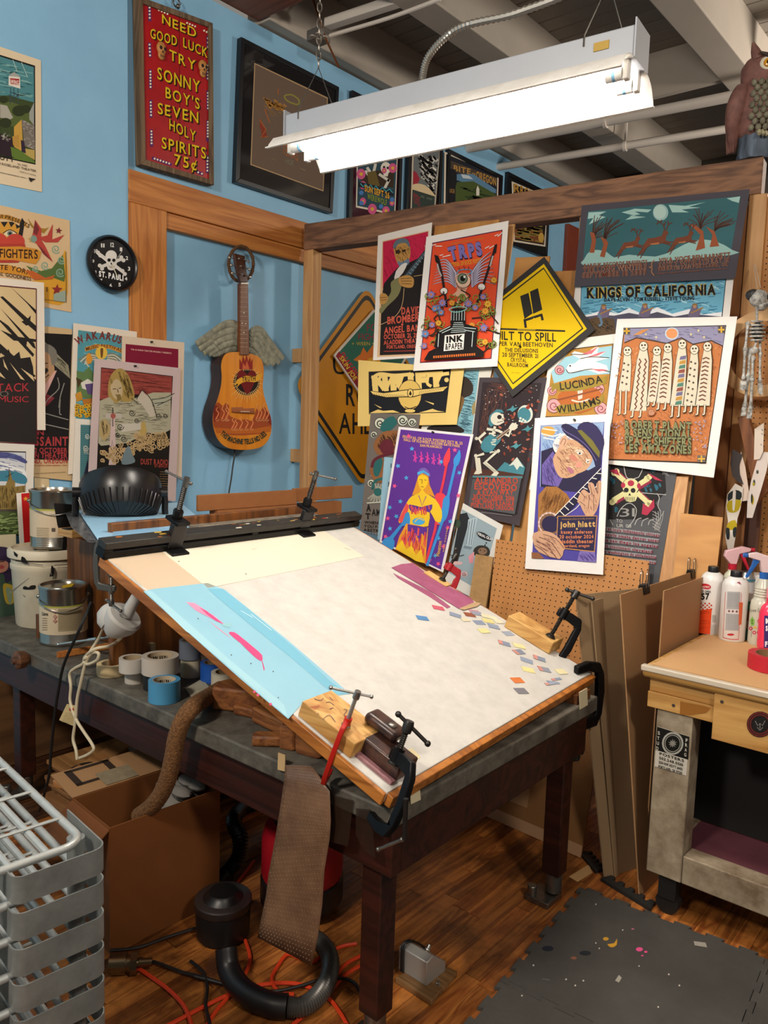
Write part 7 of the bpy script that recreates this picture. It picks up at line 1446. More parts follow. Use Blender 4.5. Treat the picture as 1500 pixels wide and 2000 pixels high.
# rough coir tube
cp = [onz(432, 1345, TZ+.03), onz(405, 1362, TZ+.035), ony(380, 1378, TY0-.0), ony(358, 1405, TY0-.035)]+[ony(x, y, TY0-.045) for x, y in ((345, 1440), (338, 1480), (328, 1520), (314, 1552), (294, 1577), (271, 1594))]
t = thing('coir_tube', 'bent brown woven tube hanging over the table front', 'tube', cp[4]); P = smooth_path(cp, 8); n = len(P)
MB().tube(P, [.0265+(.0012 if i % 2 else 0) for i in range(n)], 16).build('woven_tube', mat('woven_coir', '#8a5f34', .85, noise=.6, nscale=120, col2='#4e3018', bump=1.0, bscale=160), t)
ed = (P[-1]-P[-2]).normalized(); m = MB()
for r_ in (.023, .017, .011, .005): m.tube([P[-1]+ed*.002+(ed.orthogonal().normalized()*math.cos(q)+ed.cross(ed.orthogonal().normalized())*math.sin(q))*r_ for q in [2*math.pi*k/16 for k in range(16)]], .0022, 5, closed=True)
m.build('coiled_end', mat('coir_end', '#b5925c', .8), t)
# bubble wrap strip
yS = TY0-.012
def bs(x, y, Y=yS): px, py = Q('B8', [(x, y)])[0]; return ony(px, py, Y)
t = thing('bubble_wrap_strip', 'brownish bubble wrap strip hanging from the table front', 'bubble wrap', bs(480, 400))
Lft = [(432, -10), (425, 60), (405, 200), (380, 350), (352, 500), (340, 600), (315, 720), (300, 800)]; Rgt = [(560, -5), (640, 110), (645, 250), (640, 330), (615, 480), (605, 640), (585, 790), (555, 935)]
m = MB(); N = 12; grid = []
for i in range(len(Lft)):
    row = []
    for j in range(N+1):
        f = j/N; x = Lft[i][0]+(Rgt[i][0]-Lft[i][0])*f; y = Lft[i][1]+(Rgt[i][1]-Lft[i][1])*f; row.append(bs(x, y, yS-.006*math.sin(f*math.pi)-.012*math.sin(i*.8)))
    grid.append(row)
vs = [p for r_ in grid for p in r_]; fs = [(i*(N+1)+j, i*(N+1)+j+1, (i+1)*(N+1)+j+1, (i+1)*(N+1)+j) for i in range(len(Lft)-1) for j in range(N)]
m.add(vs, fs); o = m.build('wrap_sheet', mat('bubble_wrap_film', '#8a6a50', .35, noise=.25, nscale=7, col2='#5e4434'), t); so_ = o.modifiers.new('solid', 'SOLIDIFY'); so_.thickness = .002
bm_ = MB(); rows = 46; cols = 17
for i in range(rows):
    fi = i/rows*(len(Lft)-1); a_ = int(fi); fr_ = fi-a_
    for j in range(cols):
        f = (j+.5+(i % 2)*.5)/(cols+1)
        def q_(k):
            g_ = grid[k]; jf = f*N; jj = int(jf); return g_[jj].lerp(g_[min(jj+1, N)], jf-jj)
        p = q_(a_).lerp(q_(min(a_+1, len(Lft)-1)), fr_); k0 = len(bm_.v)
        bm_.v += [p+V((.0035*math.cos(w), -.0008, .0035*math.sin(w))) for w in [math.pi*k/3 for k in range(6)]]+[p+V((0, -.0038, 0))]
        for k in range(6): bm_.f.append([k0+k, k0+(k+1) % 6, k0+6]); bm_.m.append(0)
o = bm_.build('bubbles', mat('bubble_wrap_film', '#8a6a50', .35), t); o['kind'] = 'stuff'
t = thing('paper_tab', 'small beige card tucked beside the bubble wrap', 'card', ony(548, 1490, yS)); MB().prism([ony(x, y, yS) for x, y in ((543, 1470), (557, 1475), (556, 1507), (542, 1503))], V((0, .002, 0))).build('card', mat('tab_beige', '#c9a878', .7), t)
for lab, px in (('left clear plastic strip hanging from the front table corner', '455 130 600 150 545 1590 450 1540'), ('right pointed clear plastic strip at the front table corner', '620 1280 745 1290 785 1700 690 1640 620 1500')):
    C = [ony(x, y, TY0-.006) for x, y in Q('B6', px)]; 
    if lab.startswith('left'): C = [ony(x, y, TY0-.006) for x, y in Q('B6', '430 1170 600 1215 555 1600 410 1560')]
    t = thing('plastic_strip', lab, 'plastic strip', sum(C, V())/len(C)); MB().prism(C, V((0, .001, 0))).build('strip', mat('brown_clear_plastic', '#3a2a20', .15, alpha=.4), t)
# shop vacuum
vc = onz(588, 1800, 0); rv = .135; vc = vc+V((vc.x, vc.y, 0)).normalized()*rv*.6
t = thing('shop_vacuum', 'red and black shop vacuum behind the bubble wrap', 'vacuum', vc)
MB().lathe([(rv*.95, .035), (rv*1.05, .045), (rv*1.05, .12), (rv*1.0, .125)], vc, Z1, 28).build('black_base', mat('vac_black', '#121112', .4), t)
MB().lathe([(rv*1.0, .1255), (rv*1.03, .14), (rv*1.03, .26), (rv*.95, .3), (rv*.7, .315)], vc, Z1, 28).build('red_tank', mat('vac_red', '#a01222', .35), t)
MB().lathe([(rv*.72, .3155), (rv*.75, .33), (rv*.55, .375), (0, .385)], vc, Z1, 28).build('motor_head', mat('vac_black', '#121112', .4), t)
for k in range(4): an = math.pi/4+k*math.pi/2; c = vc+V((math.cos(an), math.sin(an), 0))*rv*.85; MB().cyl(c+V((-.01, 0, .018)), c+V((.01, 0, .018)), .0175, n=12).cyl(c+Z1*.018, c+Z1*.04, .008, n=8).build('caster', mat('vac_black', '#121112', .4), t)
def fz(x, y, z, v='B8'): px, py = Q(v, [(x, y)])[0]; return onz(px, py, z)
def hose(label, pts, r, m, ribs=True, name='vacuum_hose'):
    t = thing(name, label, 'hose', pts[0]); P = smooth_path(pts, 16); MB().tube(P, [r*(1.0 if i % 2 else .86) for i in range(len(P))] if ribs else r, 14).build('hose_run', m, t)
M_HOSE = mat('black_hose', '#131214', .4); M_GHOSE = mat('grey_hose', '#55524e', .35, .4)
hose('thick black hose curving behind the cardboard box', [fz(405, 160, .1), fz(330, 158, .1), fz(230, 190, .12), fz(185, 250, .16), fz(215, 330, .14), fz(205, 430, .08), fz(150, 500, .032), fz(100, 560, .032)], .03, M_HOSE)
hose('grey ribbed hose curling on the floor beside the front leg', [fz(540, 790, .032), fz(600, 830, .032), fz(640, 900, .032), fz(630, 1000, .032), fz(580, 1080, .032), fz(510, 1128, .032), fz(440, 1128, .032)], .028, M_GHOSE)
hose('smooth black hose section joining the grey hose on the floor', [fz(438, 1126, .034), fz(370, 1120, .034), fz(270, 1080, .034), fz(200, 1020, .04), fz(160, 940, .06), fz(150, 850, .1)], .033, M_HOSE, False)
dc = onz(435, 1848, 0); dc += V((dc.x, dc.y, 0)).normalized()*.06
t = thing('dust_port', 'black round plastic collector on the floor by the hoses', 'dust collector', dc)
MB().lathe([(.07, 0), (.085, .01), (.088, .09), (.08, .12), (.05, .14), (.045, .15), (0, .15)], dc, Z1, 28).build('drum', mat('vac_black', '#121112', .4), t); MB().lathe([(.089, .1), (.092, .105), (.092, .125), (.086, .13)], dc, Z1, 28).build('rim', mat('dark_brown_rim', '#2a2220', .4), t)
# extension cords
M_ORG = mat('orange_cord', '#d8401c', .45)
zc = .007
for lab, s in (('orange extension cord arching across the floor in front of the hose', '-160 1235 0 1150 130 1085 230 1045 350 1020 470 1018 560 1045 640 1095 690 1160 730 1230'), ('orange extension cord crossing toward the black collector', '50 1230 100 1150 160 1080 230 990 262 900 240 815'), ('orange cord loop passing behind the front table leg', '765 830 690 845 600 890 560 915 500 900 440 880 390 940 365 1000 400 1060 470 1070'), ('orange cord running right under the front leg', '460 1215 540 1150 610 1070 660 1000 710 930 790 885'), ('orange cord just behind the front table leg', '620 1080 680 1010 730 965 800 925'), ('short orange cord beside the vacuum', '80 650 150 590 210 530 280 440')):
    cord('extension_cord', lab, [fz(x, y, zc) for x, y in Art.pts(s)], .006, M_ORG, 'cord', 7, 'orange extension cords on the floor')
cord('extension_cord', 'orange cord curving from the chrome connector at lower left', [fz(x, y, zc+.002, 'B7') for x, y in Art.pts('905 1640 980 1690 1090 1770 1180 1860 1225 1940 1245 2010')], .006, M_ORG, 'cord', 7, 'orange extension cords on the floor')
for lab, s, v in (('black cable lying over the orange cords', '790 1075 760 1020 700 995 600 1000 500 1030 380 1055 240 1048 100 1010 0 985', 'B8'), ('black cable from the chrome connector along the floor', '900 1570 1020 1600 1180 1660 1300 1690 1400 1720', 'B7'), ('thin black cable beside the cardboard box', '720 1520 900 1500 1100 1430 1290 1370', 'B7'), ('thin black cable dropping at the lower left', '1240 1590 1320 1660 1350 1760 1340 1880 1370 2010', 'B7')):
    cord('power_cable', lab, [fz(x, y, .016, v) for x, y in Art.pts(s)], .005, M_BLKC)
cord('power_cable', 'black cable arching in front of the chipboard', [ony(*Q('C7', [q_])[0], 1.62) for q_ in ((455, 1800), (500, 1650), (640, 1550), (780, 1510), (880, 1550), (940, 1660))], .004, M_BLKC)
c0, c1_ = fz(715, 1610, .035, 'B7'), fz(900, 1600, .035, 'B7')
t = thing('air_fitting', 'chrome air hose connector on the floor by the rack', 'connector', c0); d = (c1_-c0)
MB().cyl(c0, c0+d*.6, .03, n=20).cyl(c0+d*.6, c0+d*.75, .024, n=20).cyl(c0+d*.75, c0+d*1.0, .033, n=8).cyl(c0+d, c0+d*1.5, .012, n=12).build('fitting_body', mat('dark_chrome', '#7d7058', .2, .95), t)
# foot pedal
q_ = [onz(x, y, .001) for x, y in ((772, 1920), (838, 1882), (893, 1908), (842, 1966))]
t = thing('foot_pedal', 'aluminium foot pedal strapped to a plywood base', 'foot pedal', sum(q_, V())/4)
MB().prism([p+Z1*.018 for p in q_], -Z1*.018).build('plywood_base', wood('pedal_base', '#6a4a2a', '#8f6a40', 'x', 2), t, bevel=.002)
zb3 = .019
A0, A1 = onz(778, 1893, zb3), onz(832, 1927, zb3); ed = (A1-A0); pn = V((-ed.y, ed.x, 0)).normalized()
if pn.dot(V((1, .3, 0))) < 0: pn = -pn
prof = [(0, 0), (.0, .075), (.03, .082), (.095, .03), (.095, 0)]
MB().prism([A0+pn*a_+Z1*b_ for a_, b_ in prof], ed).build('pedal_housing', mat('brushed_aluminium', '#b5b2ad', .35, .5), t, bevel=.003)
c = A0+ed*.55+pn*.065+Z1*.058; nrm = (pn*.052+Z1*.065).normalized(); MB().lathe([(.011, 0), (.011, .004), (.006, .006), (.006, .016)], c, nrm, 10).build('bolt', M_CHROME, t)
for f in (.12, .2): MB().tube(smooth_path([A0+ed*f+pn*-.004+Z1*.002, A0+ed*f+pn*-.004+Z1*.078, A0+ed*f+pn*.03+Z1*.086, A0+ed*f+pn*.1+Z1*.03, A0+ed*f+pn*.1+Z1*.002], 3), .003, 6).build('rubber_strap', M_BLKC, t)
c = onz(856, 1922, .019); MB().lathe([(.008, 0), (.008, .004), (.004, .006), (.004, .014)], c, Z1, 8).build('base_screw', M_CHROME, t)
# ---------------------------------------------------------------- foam floor tiles
M_MAT = mat('black_foam', '#4a4844', .75, noise=.25, nscale=3, bump=.5, bscale=28, col2='#383633')
ang = math.atan2(.069, .527)*.55; mx0 = V((-1.15, 2.545, 0)); TS = .62
MXd = V((math.cos(ang), math.sin(ang), 0)); MYd = V((math.sin(ang), -math.cos(ang), 0))
def edge_pts(p, q, nrm, amp, nt=6, teeth=True):
    o = []; d = q-p
    for i in range(nt):
        for f, s in ((.0, 0), (.3, 0), (.22, 1), (.78, 1), (.7, 0)):
            o.append(p+d*((i+f)/nt)+nrm*(amp*s if teeth else 0))
    return o
labs = {(0, 0): 'foam floor tile nearest the table\'s rear leg with paint drops', (1, 0): 'foam floor tile in front of the bench', (0, 1): 'foam floor tile beside the foot pedal', (1, 1): 'diamond-tread foam floor tile at the lower right', (0, 2): 'foam floor tile at the bottom edge near the pedal', (1, 2): 'foam floor tile at the bottom right corner'}
for (i, j), lab in labs.items():
    o = mx0+MXd*(TS*i)+MYd*(TS*j); A_, B2, C2_, D2 = o, o+MXd*TS, o+MXd*TS+MYd*TS, o+MYd*TS; a_ = .017
    E_ = edge_pts(A_, B2, -MYd, a_)+edge_pts(B2, C2_, MXd, a_)+edge_pts(C2_, D2, MYd, -a_)[:]+edge_pts(D2, A_, -MXd, -a_)
    g_ = .0012; ctr = o+(MXd+MYd)*TS/2
    t = thing('foam_floor_tile', lab, 'floor mat', ctr, 'interlocking foam floor tiles')
    MB().prism([p+(ctr-p).normalized()*g_+Z1*.012 for p in E_], -Z1*.0115).build('tile', M_MAT, t)
    if (i, j) in ((1, 1), (1, 0), (1, 2)):
        m = MB(); 
        for u in range(14):
            for w in range(14):
                p = o+MXd*(.05+u*.04)+MYd*(.05+w*.04)+Z1*.0119; d = (MXd+MYd if (u+w) % 2 else MXd-MYd).normalized(); e2 = V((-d.y, d.x, 0))
                m.add([p-d*.016, p+e2*.004+Z1*.0, p+d*.016, p-e2*.004, p+Z1*.0012], [(0, 1, 4), (1, 2, 4), (2, 3, 4), (3, 0, 4)])
        q = m.build('tread_pattern', M_MAT, t); q['kind'] = 'stuff'
    if (i, j) in ((0, 0), (0, 1)):
        a = Art(lambda x, y: (onz(x, y, .0122), Z1), 'C1')
        if (i, j) == (0, 0): a.ell(622, 1557, 15, 9, '#c9962c').poly('630 1585 665 1580 680 1555 678 1590 650 1602', '#c9962c', 2).ell(797, 1612, 18, 11, '#e0508c').ell(830, 1625, 9, 6, '#e0508c').ell(812, 1645, 7, 4, '#e0508c').ell(320, 1608, 30, 14, '#1d2430').ell(515, 1632, 30, 12, '#20262e').ell(455, 1658, 16, 8, '#8a5a44').dots('570 1580 588 1608 795 1700 710 1512 570 1378', 4, '#d8d4cc').ell(762, 1507, 8, 4, '#c06a84')
        else: a.dots('463 1800 185 1853 895 1912 950 1742 1005 1800 415 1768 505 1775 245 1695', 5, '#cfcac0').poly('670 1775 690 1745 705 1760 690 1785', '#a8a498').line('290 1765 330 1772', 5, '#6a6864')
        a.build('paint_drops', t)
t = thing('tape_scrap', 'grey scrap of tape on the far edge of the foam tiles', 'tape', onz(1370, 1842, .014)); MB().prism([onz(x, y, .0145) for x, y in ((1355, 1838), (1378, 1841), (1381, 1850), (1357, 1846))], -Z1*.001).build('scrap', mat('scrap_grey', '#a29c92', .5), t)
def edge_strip_(label, p, q):
    p, q = onz(*p, 0), onz(*q, 0); d = q-p; n2 = V((-d.y, d.x, 0)).normalized(); 
    pts = [p-n2*.02]+[p+d*((i+f)/5)+n2*(.03 if s else .008) for i in range(5) for f, s in ((.1, 0), (.2, 1), (.6, 1), (.7, 0))]+[q-n2*.02]
    t = thing('foam_edge_strip', label, 'floor mat', (p+q)/2); MB().prism([v+Z1*.013 for v in pts], -Z1*.0125).build('strip', mat('black_foam_strip', '#1d1d1c', .7), t)
edge_strip_('short toothed foam edge strip by the leaning cardboard', (1140, 1668), (1172, 1706))
edge_strip_('longer toothed foam edge strip at the foot of the cardboard sheets', (1180, 1718), (1278, 1778))
t = thing('paper_scrap', 'tan paper scrap on the floor by the rear table leg', 'paper', onz(1135, 1705, .002)); MB().prism([onz(x, y, .0025) for x, y in ((1111, 1712), (1150, 1688), (1157, 1704), (1128, 1722))], -Z1*.0015).build('scrap', mat('tan_scrap', '#c9a06c', .7), t)
# ---------------------------------------------------------------- cardboards
p0, p1 = onz(862, 1556, 0), onz(1134, 1676, 0); d = p1-p0; n2 = V((d.y, -d.x, 0)).normalized(); lean = (Z1-n2*.22)
t = thing('cardboard_sheet', 'large taped cardboard sheet leaning behind the rear table leg', 'cardboard', (p0+p1)/2)
MB().ob(p0+Z1*.002, d, lean*.66, -n2*.006).build('sheet', mat('corrugated_tan', '#9a6c3e', .8, noise=.1, nscale=5, bump=.3, bscale=120, stretch=(1, 1, .05)), t)
MB().ob(p0+Z1*.002+n2*.0008, d, lean*.045, n2*.0008).build('pale_edge', mat('pale_cardboard_edge', '#c49a74', .7), t)
MB().ob(p0+n2*.001+lean*.1, d*.62+lean*.0, lean*.075, n2*.001).build('packing_tape', mat('packing_tape_tan', '#b98d62', .2), t)
def std_sheet(label, bot, top, far, m, thick=.005, name='cardboard_sheet'):
    B = onz(*bot, .001); T = ony(*top, B.y); F_ = onz(*far, T.z); v = F_-T; t = thing(name, label, 'cardboard', B+v*.5)
    MB().ob(B, T-B, v, V((thick, 0, 0))).build('sheet', m, t); return T, v
std_sheet('leftmost chipboard sheet standing beside the bench', (1179, 1716), (1123, 1162), (1246, 1149), M_CBRD2)
std_sheet('second chipboard sheet standing beside the bench', (1200, 1712), (1154, 1174), (1250, 1147), M_CBRD2)
T3, v3 = std_sheet('widest chipboard sheet held by two binder clips', (1247, 1752), (1210, 1161), (1399, 1102), M_CBRD)
T4 = onx(1295, 1154, BX0-.02); F4 = onz(1395, 1119, T4.z); v = F4-T4
t = thing('cardboard_sheet', 'short chipboard sheet standing against the bench side', 'cardboard', T4); MB().ob(V((T4.x, T4.y, .25)), Z1*(T4.z-.25), v, V((.005, 0, 0))).build('sheet', M_CBRD, t)
def binder(label, px, sheetT, v):
    dn = v.normalized(); 
    c = onz(*px, sheetT.z); t = thing('binder_clip', label, 'binder clip', c, 'binder clips on the chipboard'); mB = mat('clip_black', '#1a1918', .35, .5)
    P = [(-.002, .004), (-.012, -.024), (-.016, -.024), (-.009, .010), (.009, .010), (.016, -.024), (.012, -.024), (.004, .004)]
    sx = V((dn.y, -dn.x, 0)); MB().prism([c+sx*a_+Z1*b_-dn*.025 for a_, b_ in P], dn*.05).build('clip_body', mB, t)
    for s in (-1, 1): MB().tube(smooth_path([c+sx*s*.012-dn*.01+Z1*.0, c+sx*s*.012-dn*.012+Z1*.045, c+sx*s*.012+Z1*.06, c+sx*s*.012+dn*.012+Z1*.045, c+sx*s*.012+dn*.01], 4), .0018, 6).build('wire_loop', M_CHROME, t)
binder('nearer binder clip on top of the widest chipboard', (1258, 1146), T3, v3)
binder('farther binder clip on top of the widest chipboard', (1350, 1117), T3, v3)
# ---------------------------------------------------------------- drying rack at the left front
M_RACK = mat('grey_zinc_rack', '#8f9391', .42, .35, noise=.25, nscale=12, col2='#727674')
M_ROD = mat('zinc_rod', '#b5b9b7', .4, .35, noise=.15, nscale=20)
rk = thing('drying_rack', 'zinc wire print drying rack with stacked shelves at lower left', 'drying rack', (-1.9, .4, 0))
RC = onz(212, 1652, .80); ra = rad(-6); rex = V((math.cos(ra), math.sin(ra), 0)); rey = V((-math.sin(ra), math.cos(ra), 0))
PITCH = .0727
def rp(u, w, z): return V((RC.x, RC.y, 0))+rex*u+rey*w+Z1*z
for k in range(14):
    z = .80-k*PITCH
    if z < .05: break
    sh = MB()
    loop = [(-.0, .0)]
    path = [rp(-.9, -.03, z), rp(-.09, -.03, z)]+[rp(-.09+.045*math.sin(q), -.075+.045*math.cos(q), z) for q in [math.pi/2*i/6 for i in range(7)]]+[rp(-.045, -.9, z)]
    s1 = MB().tube(path, .0085, 10).build('shelf', M_ROD, rk)
    rods = MB()
    for i in range(11): rods.cyl(rp(-.9, -.1-i*.072, z-.004), rp(-.05, -.1-i*.072, z-.004), .0078, n=8)
    for i in range(5): rods.cyl(rp(-.16-i*.16, -.03, z+.006), rp(-.16-i*.16, -.9, z+.006), .0035, n=6)
    rods.build('wire_grid', M_ROD, s1, base=rk['_b'])
    # flat band round the corner
    zz0, zz1 = z-.054, z; o_ = []; i_ = []
    for q in [math.pi/2*i/7 for i in range(8)]: o_.append((-.03+.03*math.sin(q), -.03+.03*math.cos(q)))
    for q in [math.pi/2*i/6 for i in range(7)]: o_.append((-.022+.022*math.cos(q), -.16-.022*math.sin(q)))
    pth = [(-.2, .0)]+o_[:8]+[(0, -.16)]+[(-.022+.022*math.cos(q), -.16-.022*math.sin(q)) for q in [math.pi/2*i/5 for i in range(1, 6)]]+[(-.14, -.182)]
    vs = []; fs = []
    inn = []
    for i, (u, w) in enumerate(pth):
        a_ = pth[max(i-1, 0)]; b_ = pth[min(i+1, len(pth)-1)]; tx, ty = b_[0]-a_[0], b_[1]-a_[1]; l = math.hypot(tx, ty) or 1; inn.append((u+ty/l*.003, w-tx/l*.003))
    for (u, w), (u2, w2) in zip(pth, inn): vs += [rp(u, w, zz0), rp(u, w, zz1), rp(u2, w2, zz1), rp(u2, w2, zz0)]
    for i in range(len(pth)-1):
        for a_ in range(4): b_ = (a_+1) % 4; fs.append((i*4+a_, i*4+b_, (i+1)*4+b_, (i+1)*4+a_))
    fs += [(0, 1, 2, 3), tuple((len(pth)-1)*4+a_ for a_ in (3, 2, 1, 0))]
    MB().add(vs, fs).build('corner_band', M_RACK, s1, base=rk['_b'])
    MB().lathe([(.018, 0), (.018, .045)], rp(-.075, -.035, z-.045), Z1, 14).build('stacking_cup', M_RACK, s1, base=rk['_b'])
for u, w in ((-.075, -.035), (-.85, -.035), (-.075, -.85)):
    MB().cyl(rp(u, w, .0), rp(u, w, .76), .012, n=12).build('upright_post', M_RACK, rk)
# ================================================================ on the beam and at the right edge
# owl statue
oc = vp(1472, 309, -.05); oc.z = ZT+.001
ow = thing('owl_statue', 'plastic owl decoy on a bark stump at the beam end', 'owl statue', oc)
FO = (RX*.3-_f*.95); FO.z = 0; FO.normalize(); SO = V((-FO.y, FO.x, 0)); OS = .76
M_OB = mat('owl_rusty_brown', '#8a5e54', .7, noise=.35, nscale=16, col2='#5e3d38', bump=.4, bscale=40)
M_OC = mat('owl_grey_green', '#8a8570', .75, noise=.4, nscale=25, col2='#5a5848')
M_OW = mat('owl_cream', '#d6d0bc', .7)
def owp(f, s, z): return oc+(FO*f+SO*s+Z1*z)*OS
def blob(m, f, s, z, r, sc):
    M = Matrix((FO, SO, Z1)).transposed(); m.sph(owp(f, s, z), r*OS, sc, 18, 12, rot=M)
m = MB(); m.lathe([(.085*OS, 0), (.092*OS, .02*OS), (.086*OS, .1*OS), (.09*OS, .13*OS), (.07*OS, .14*OS)], oc, Z1, 40)
for v_ in m.v: v_ += (V((v_.x-oc.x, v_.y-oc.y, 0))*.06*math.sin(9*math.atan2(v_.y-oc.y, v_.x-oc.x)+v_.z*40))
m.build('bark_stump', mat('blue_grey_bark', '#6f7f92', .8, noise=.7, nscale=14, col2='#23282e', stretch=(1, 1, .15), bump=.6, bscale=30), ow)
m = MB(); m.lathe([(.06, .1), (.1, .14), (.125, .22), (.13, .3), (.118, .38), (.1, .425), (.105, .47), (.105, .52), (.08, .56), (.04, .575), (0, .578)], oc, Z1, 28)
for v_ in m.v: v_.z = oc.z+(v_.z-oc.z)*OS; v_.x = oc.x+(v_.x-oc.x)*OS; v_.y = oc.y+(v_.y-oc.y)*OS
m.build('owl_body', M_OB, ow)
m = MB()
for row in range(9):
    for k in range(7):
        an = rad(-54+k*18+(row % 2)*9); z = .15+row*.031; r_ = .118+.014*math.sin((z-.1)*9); p = owp(r_*math.cos(an)*.98, r_*math.sin(an)*.98, z); m.sph(p, .0175*OS, (1, 1, 1.15), 8, 6)
m.build('breast_feathers', M_OC, ow)
for s_ in (-1, 1):
    m = MB(); P = [owp(-.0, s_*.115, .4), owp(-.01, s_*.13, .33), owp(-.03, s_*.13, .25), owp(-.06, s_*.11, .16), owp(-.085, s_*.08, .06)]; P = smooth_path(P, 5); n = len(P); m.tube(P, [.05*OS*math.sin(math.pi*(.18+.8*i/(n-1)))+.006 for i in range(n)], 12)
    for k in range(4): Q2 = [p+FO*(.02-.016*k)*OS+SO*s_*.012 for p in P[6:]]; n2_ = len(Q2); m.tube(Q2, [.022*OS*(1-.75*i/(n2_-1)) for i in range(n2_)], 8)
    m.build('wing', M_OB, ow)
    m = MB(); P = [owp(.035, s_*.055, .55), owp(.03, s_*.075, .595), owp(.02, s_*.085, .64)]; m.tube(P, [.035*OS, .024*OS, .006], 10); m.build('ear_tuft', M_OB, ow)
    ec = owp(.096, s_*.04, .505); ed = (FO*.9+SO*s_*.38).normalized()
    MB().lathe([(0, .004), (.034*OS, .002), (.04*OS, -.006)], ec, ed, 20).build('eye_ring', M_OW, ow)
    MB().lathe([(.024*OS, .0), (.022*OS, .008), (0, .0135)], ec+ed*.002, ed, 18).build('eye', mat('owl_amber_eye', '#c98a14', .15), ow)
    MB().lathe([(.011*OS, .0), (.009*OS, .003), (0, .004)], ec+ed*.0122, ed, 14).build('pupil', mat('owl_pupil', '#120c06', .1), ow)
    m = MB(); m.tube([owp(.1, s_*.01, .535), owp(.098, s_*.05, .55), owp(.08, s_*.085, .565)], [.012*OS, .011*OS, .004], 8); m.build('brow', mat('owl_dark_brow', '#3a2c2a', .7), ow)
    m = MB()
    for k in (-1, 0, 1): m.tube(smooth_path([owp(.06, s_*.045, .135), owp(.1, s_*(.045)+k*.02, .13), owp(.115, s_*.045+k*.03, .105)], 3), .011*OS, 8)
    m.build('foot', mat('owl_foot', '#b0aa8c', .7), ow)
MB().tube([owp(.1, 0, .5), owp(.125, 0, .48), owp(.12, 0, .455)], [.014*OS, .011*OS, .002], 8).build('beak', mat('owl_beak', '#2c2622', .4), ow)
# pegs, posts and boards at the right edge
t = thing('leaning_post', 'brown square post leaning below the skeleton', 'wood', vp(1455, 900, .1)); C = [vp(x, y, .12) for x, y in ((1440, 815), (1462, 812), (1500, 960), (1478, 985))]
MB().prism(C, -PN*.06).build('post_body', wood('brown_post', '#6e3f20', '#935a30', 'z', 1), t, bevel=.004)
for lab, x0, x1, y0, off, m_ in (('brown upright plank left of the painted paper strips', 1396, 1461, 405, -.01, wood('brown_plank', '#7a4a26', '#9a6436', 'z', .8)), ('dark brown plank behind the white paper strip', 1441, 1490, 960, .04, wood('dark_plank', '#3d1f12', '#58301c', 'z', .8)), ('ribbed brown cardboard strip under the yellow paper strip', 1425, 1458, 985, .1, mat('ribbed_card', '#8a5a32', .8, noise=.2, nscale=60, stretch=(1, 1, .05)))):
    A_, B2 = vp(x0, y0, off), vp(x1, y0-4, off); t = thing('wood_plank', lab, 'board', A_); MB().prism([A_, B2, V((B2.x, B2.y, .01)), V((A_.x, A_.y, .01))], -PN*.015).build('plank', m_, t, bevel=.002)
# cardboard ring
rc = vp(1490, 690, .13); t = thing('cardboard_ring', 'kraft cardboard ring hanging behind the toy skeleton', 'cardboard ring', rc); dr = depth(rc)/FPX; m = MB(); n = 40
o_, i_ = [], []
for k in range(n):
    q = 2*math.pi*k/n; e = PE*math.cos(q)+Z1*math.sin(q); o_.append(rc+e*84*dr); i_.append(rc+e*62*dr)
vs = o_+i_+[p-PN*.006 for p in o_+i_]; fs = []
for k in range(n):
    j = (k+1) % n; fs += [(k, j, n+j, n+k), (2*n+k, 2*n+n+k, 2*n+n+j, 2*n+j), (k, 2*n+k, 2*n+j, j), (n+k, n+j, 3*n+j, 3*n+k)]
m.add(vs, fs).build('ring', mat('kraft_ring', '#d6ad7c', .75), t)
# toy skeleton
SK = .22
def sk(x, y, o=SK): px, py = Q('C6', [(x, y)])[0]; return vp(px, py, o)
ks = depth(sk(350, 600))/FPX/3.5714
sq = thing('toy_skeleton', 'silver grey toy skeleton hanging on strings from the stud', 'toy skeleton', sk(340, 700))
M_SK = mat('silver_bone', '#d6d5cf', .5, noise=.5, nscale=60, col2='#4a4844'); M_SKD = mat('dark_skull', '#3b3b3c', .5, noise=.4, nscale=50)
c = sk(365, 225); toR = (RX*.8-_f*.5).normalized()
m = MB().sph(c, 62*ks, (1, 1, 1), 18, 12).sph(c+RX*20*ks-UP*45*ks, 45*ks, (1, 1, .9), 14, 10); m.build('skull', M_SK, sq)
MB().sph(c+UP*30*ks-RX*30*ks+_f*22*ks, 50*ks, (1, 1, .8), 16, 10).sph(c-RX*40*ks+UP*30*ks, 30*ks, (1, 1, 1.2), 10, 8).build('hair_cap', M_SKD, sq)
m = MB(); fdir = (RX*.85-_f*.55).normalized()
for s_ in (-.45, .55): m.sph(c+fdir*52*ks-_f*s_*34*ks+UP*-2*ks, 17*ks, (1, 1, 1), 10, 8)
for k in range(5): m.cb(c+RX*(14+k*11)*ks-UP*62*ks-_f*50*ks, 3*ks, 3*ks, 20*ks)
m.build('sockets_and_teeth_gaps', mat('bone_black', '#0f0e0e', .6), sq)
m = MB()
for k in range(6):
    y = 385+k*26; w = (34, 44, 50, 52, 48, 38)[k]; cc = sk(352, y); m.tube([cc+(RX*math.cos(q)*w*1.0-_f*math.sin(q)*w*.7)*ks+UP*(-6*math.sin(q))*ks for q in [2*math.pi*i/18 for i in range(18)]], 7.5*ks, 7, closed=True)
m.tube([sk(350, 265), sk(350, 330), sk(352, 380), sk(350, 460), sk(345, 540), sk(325, 580)], 9*ks, 8); m.build('ribcage', M_SK, sq)
MB().sph(sk(352, 450), 36*ks, (1, 1, 1.7), 12, 9).build('ribcage_core', mat('bone_black', '#0f0e0e', .6), sq)
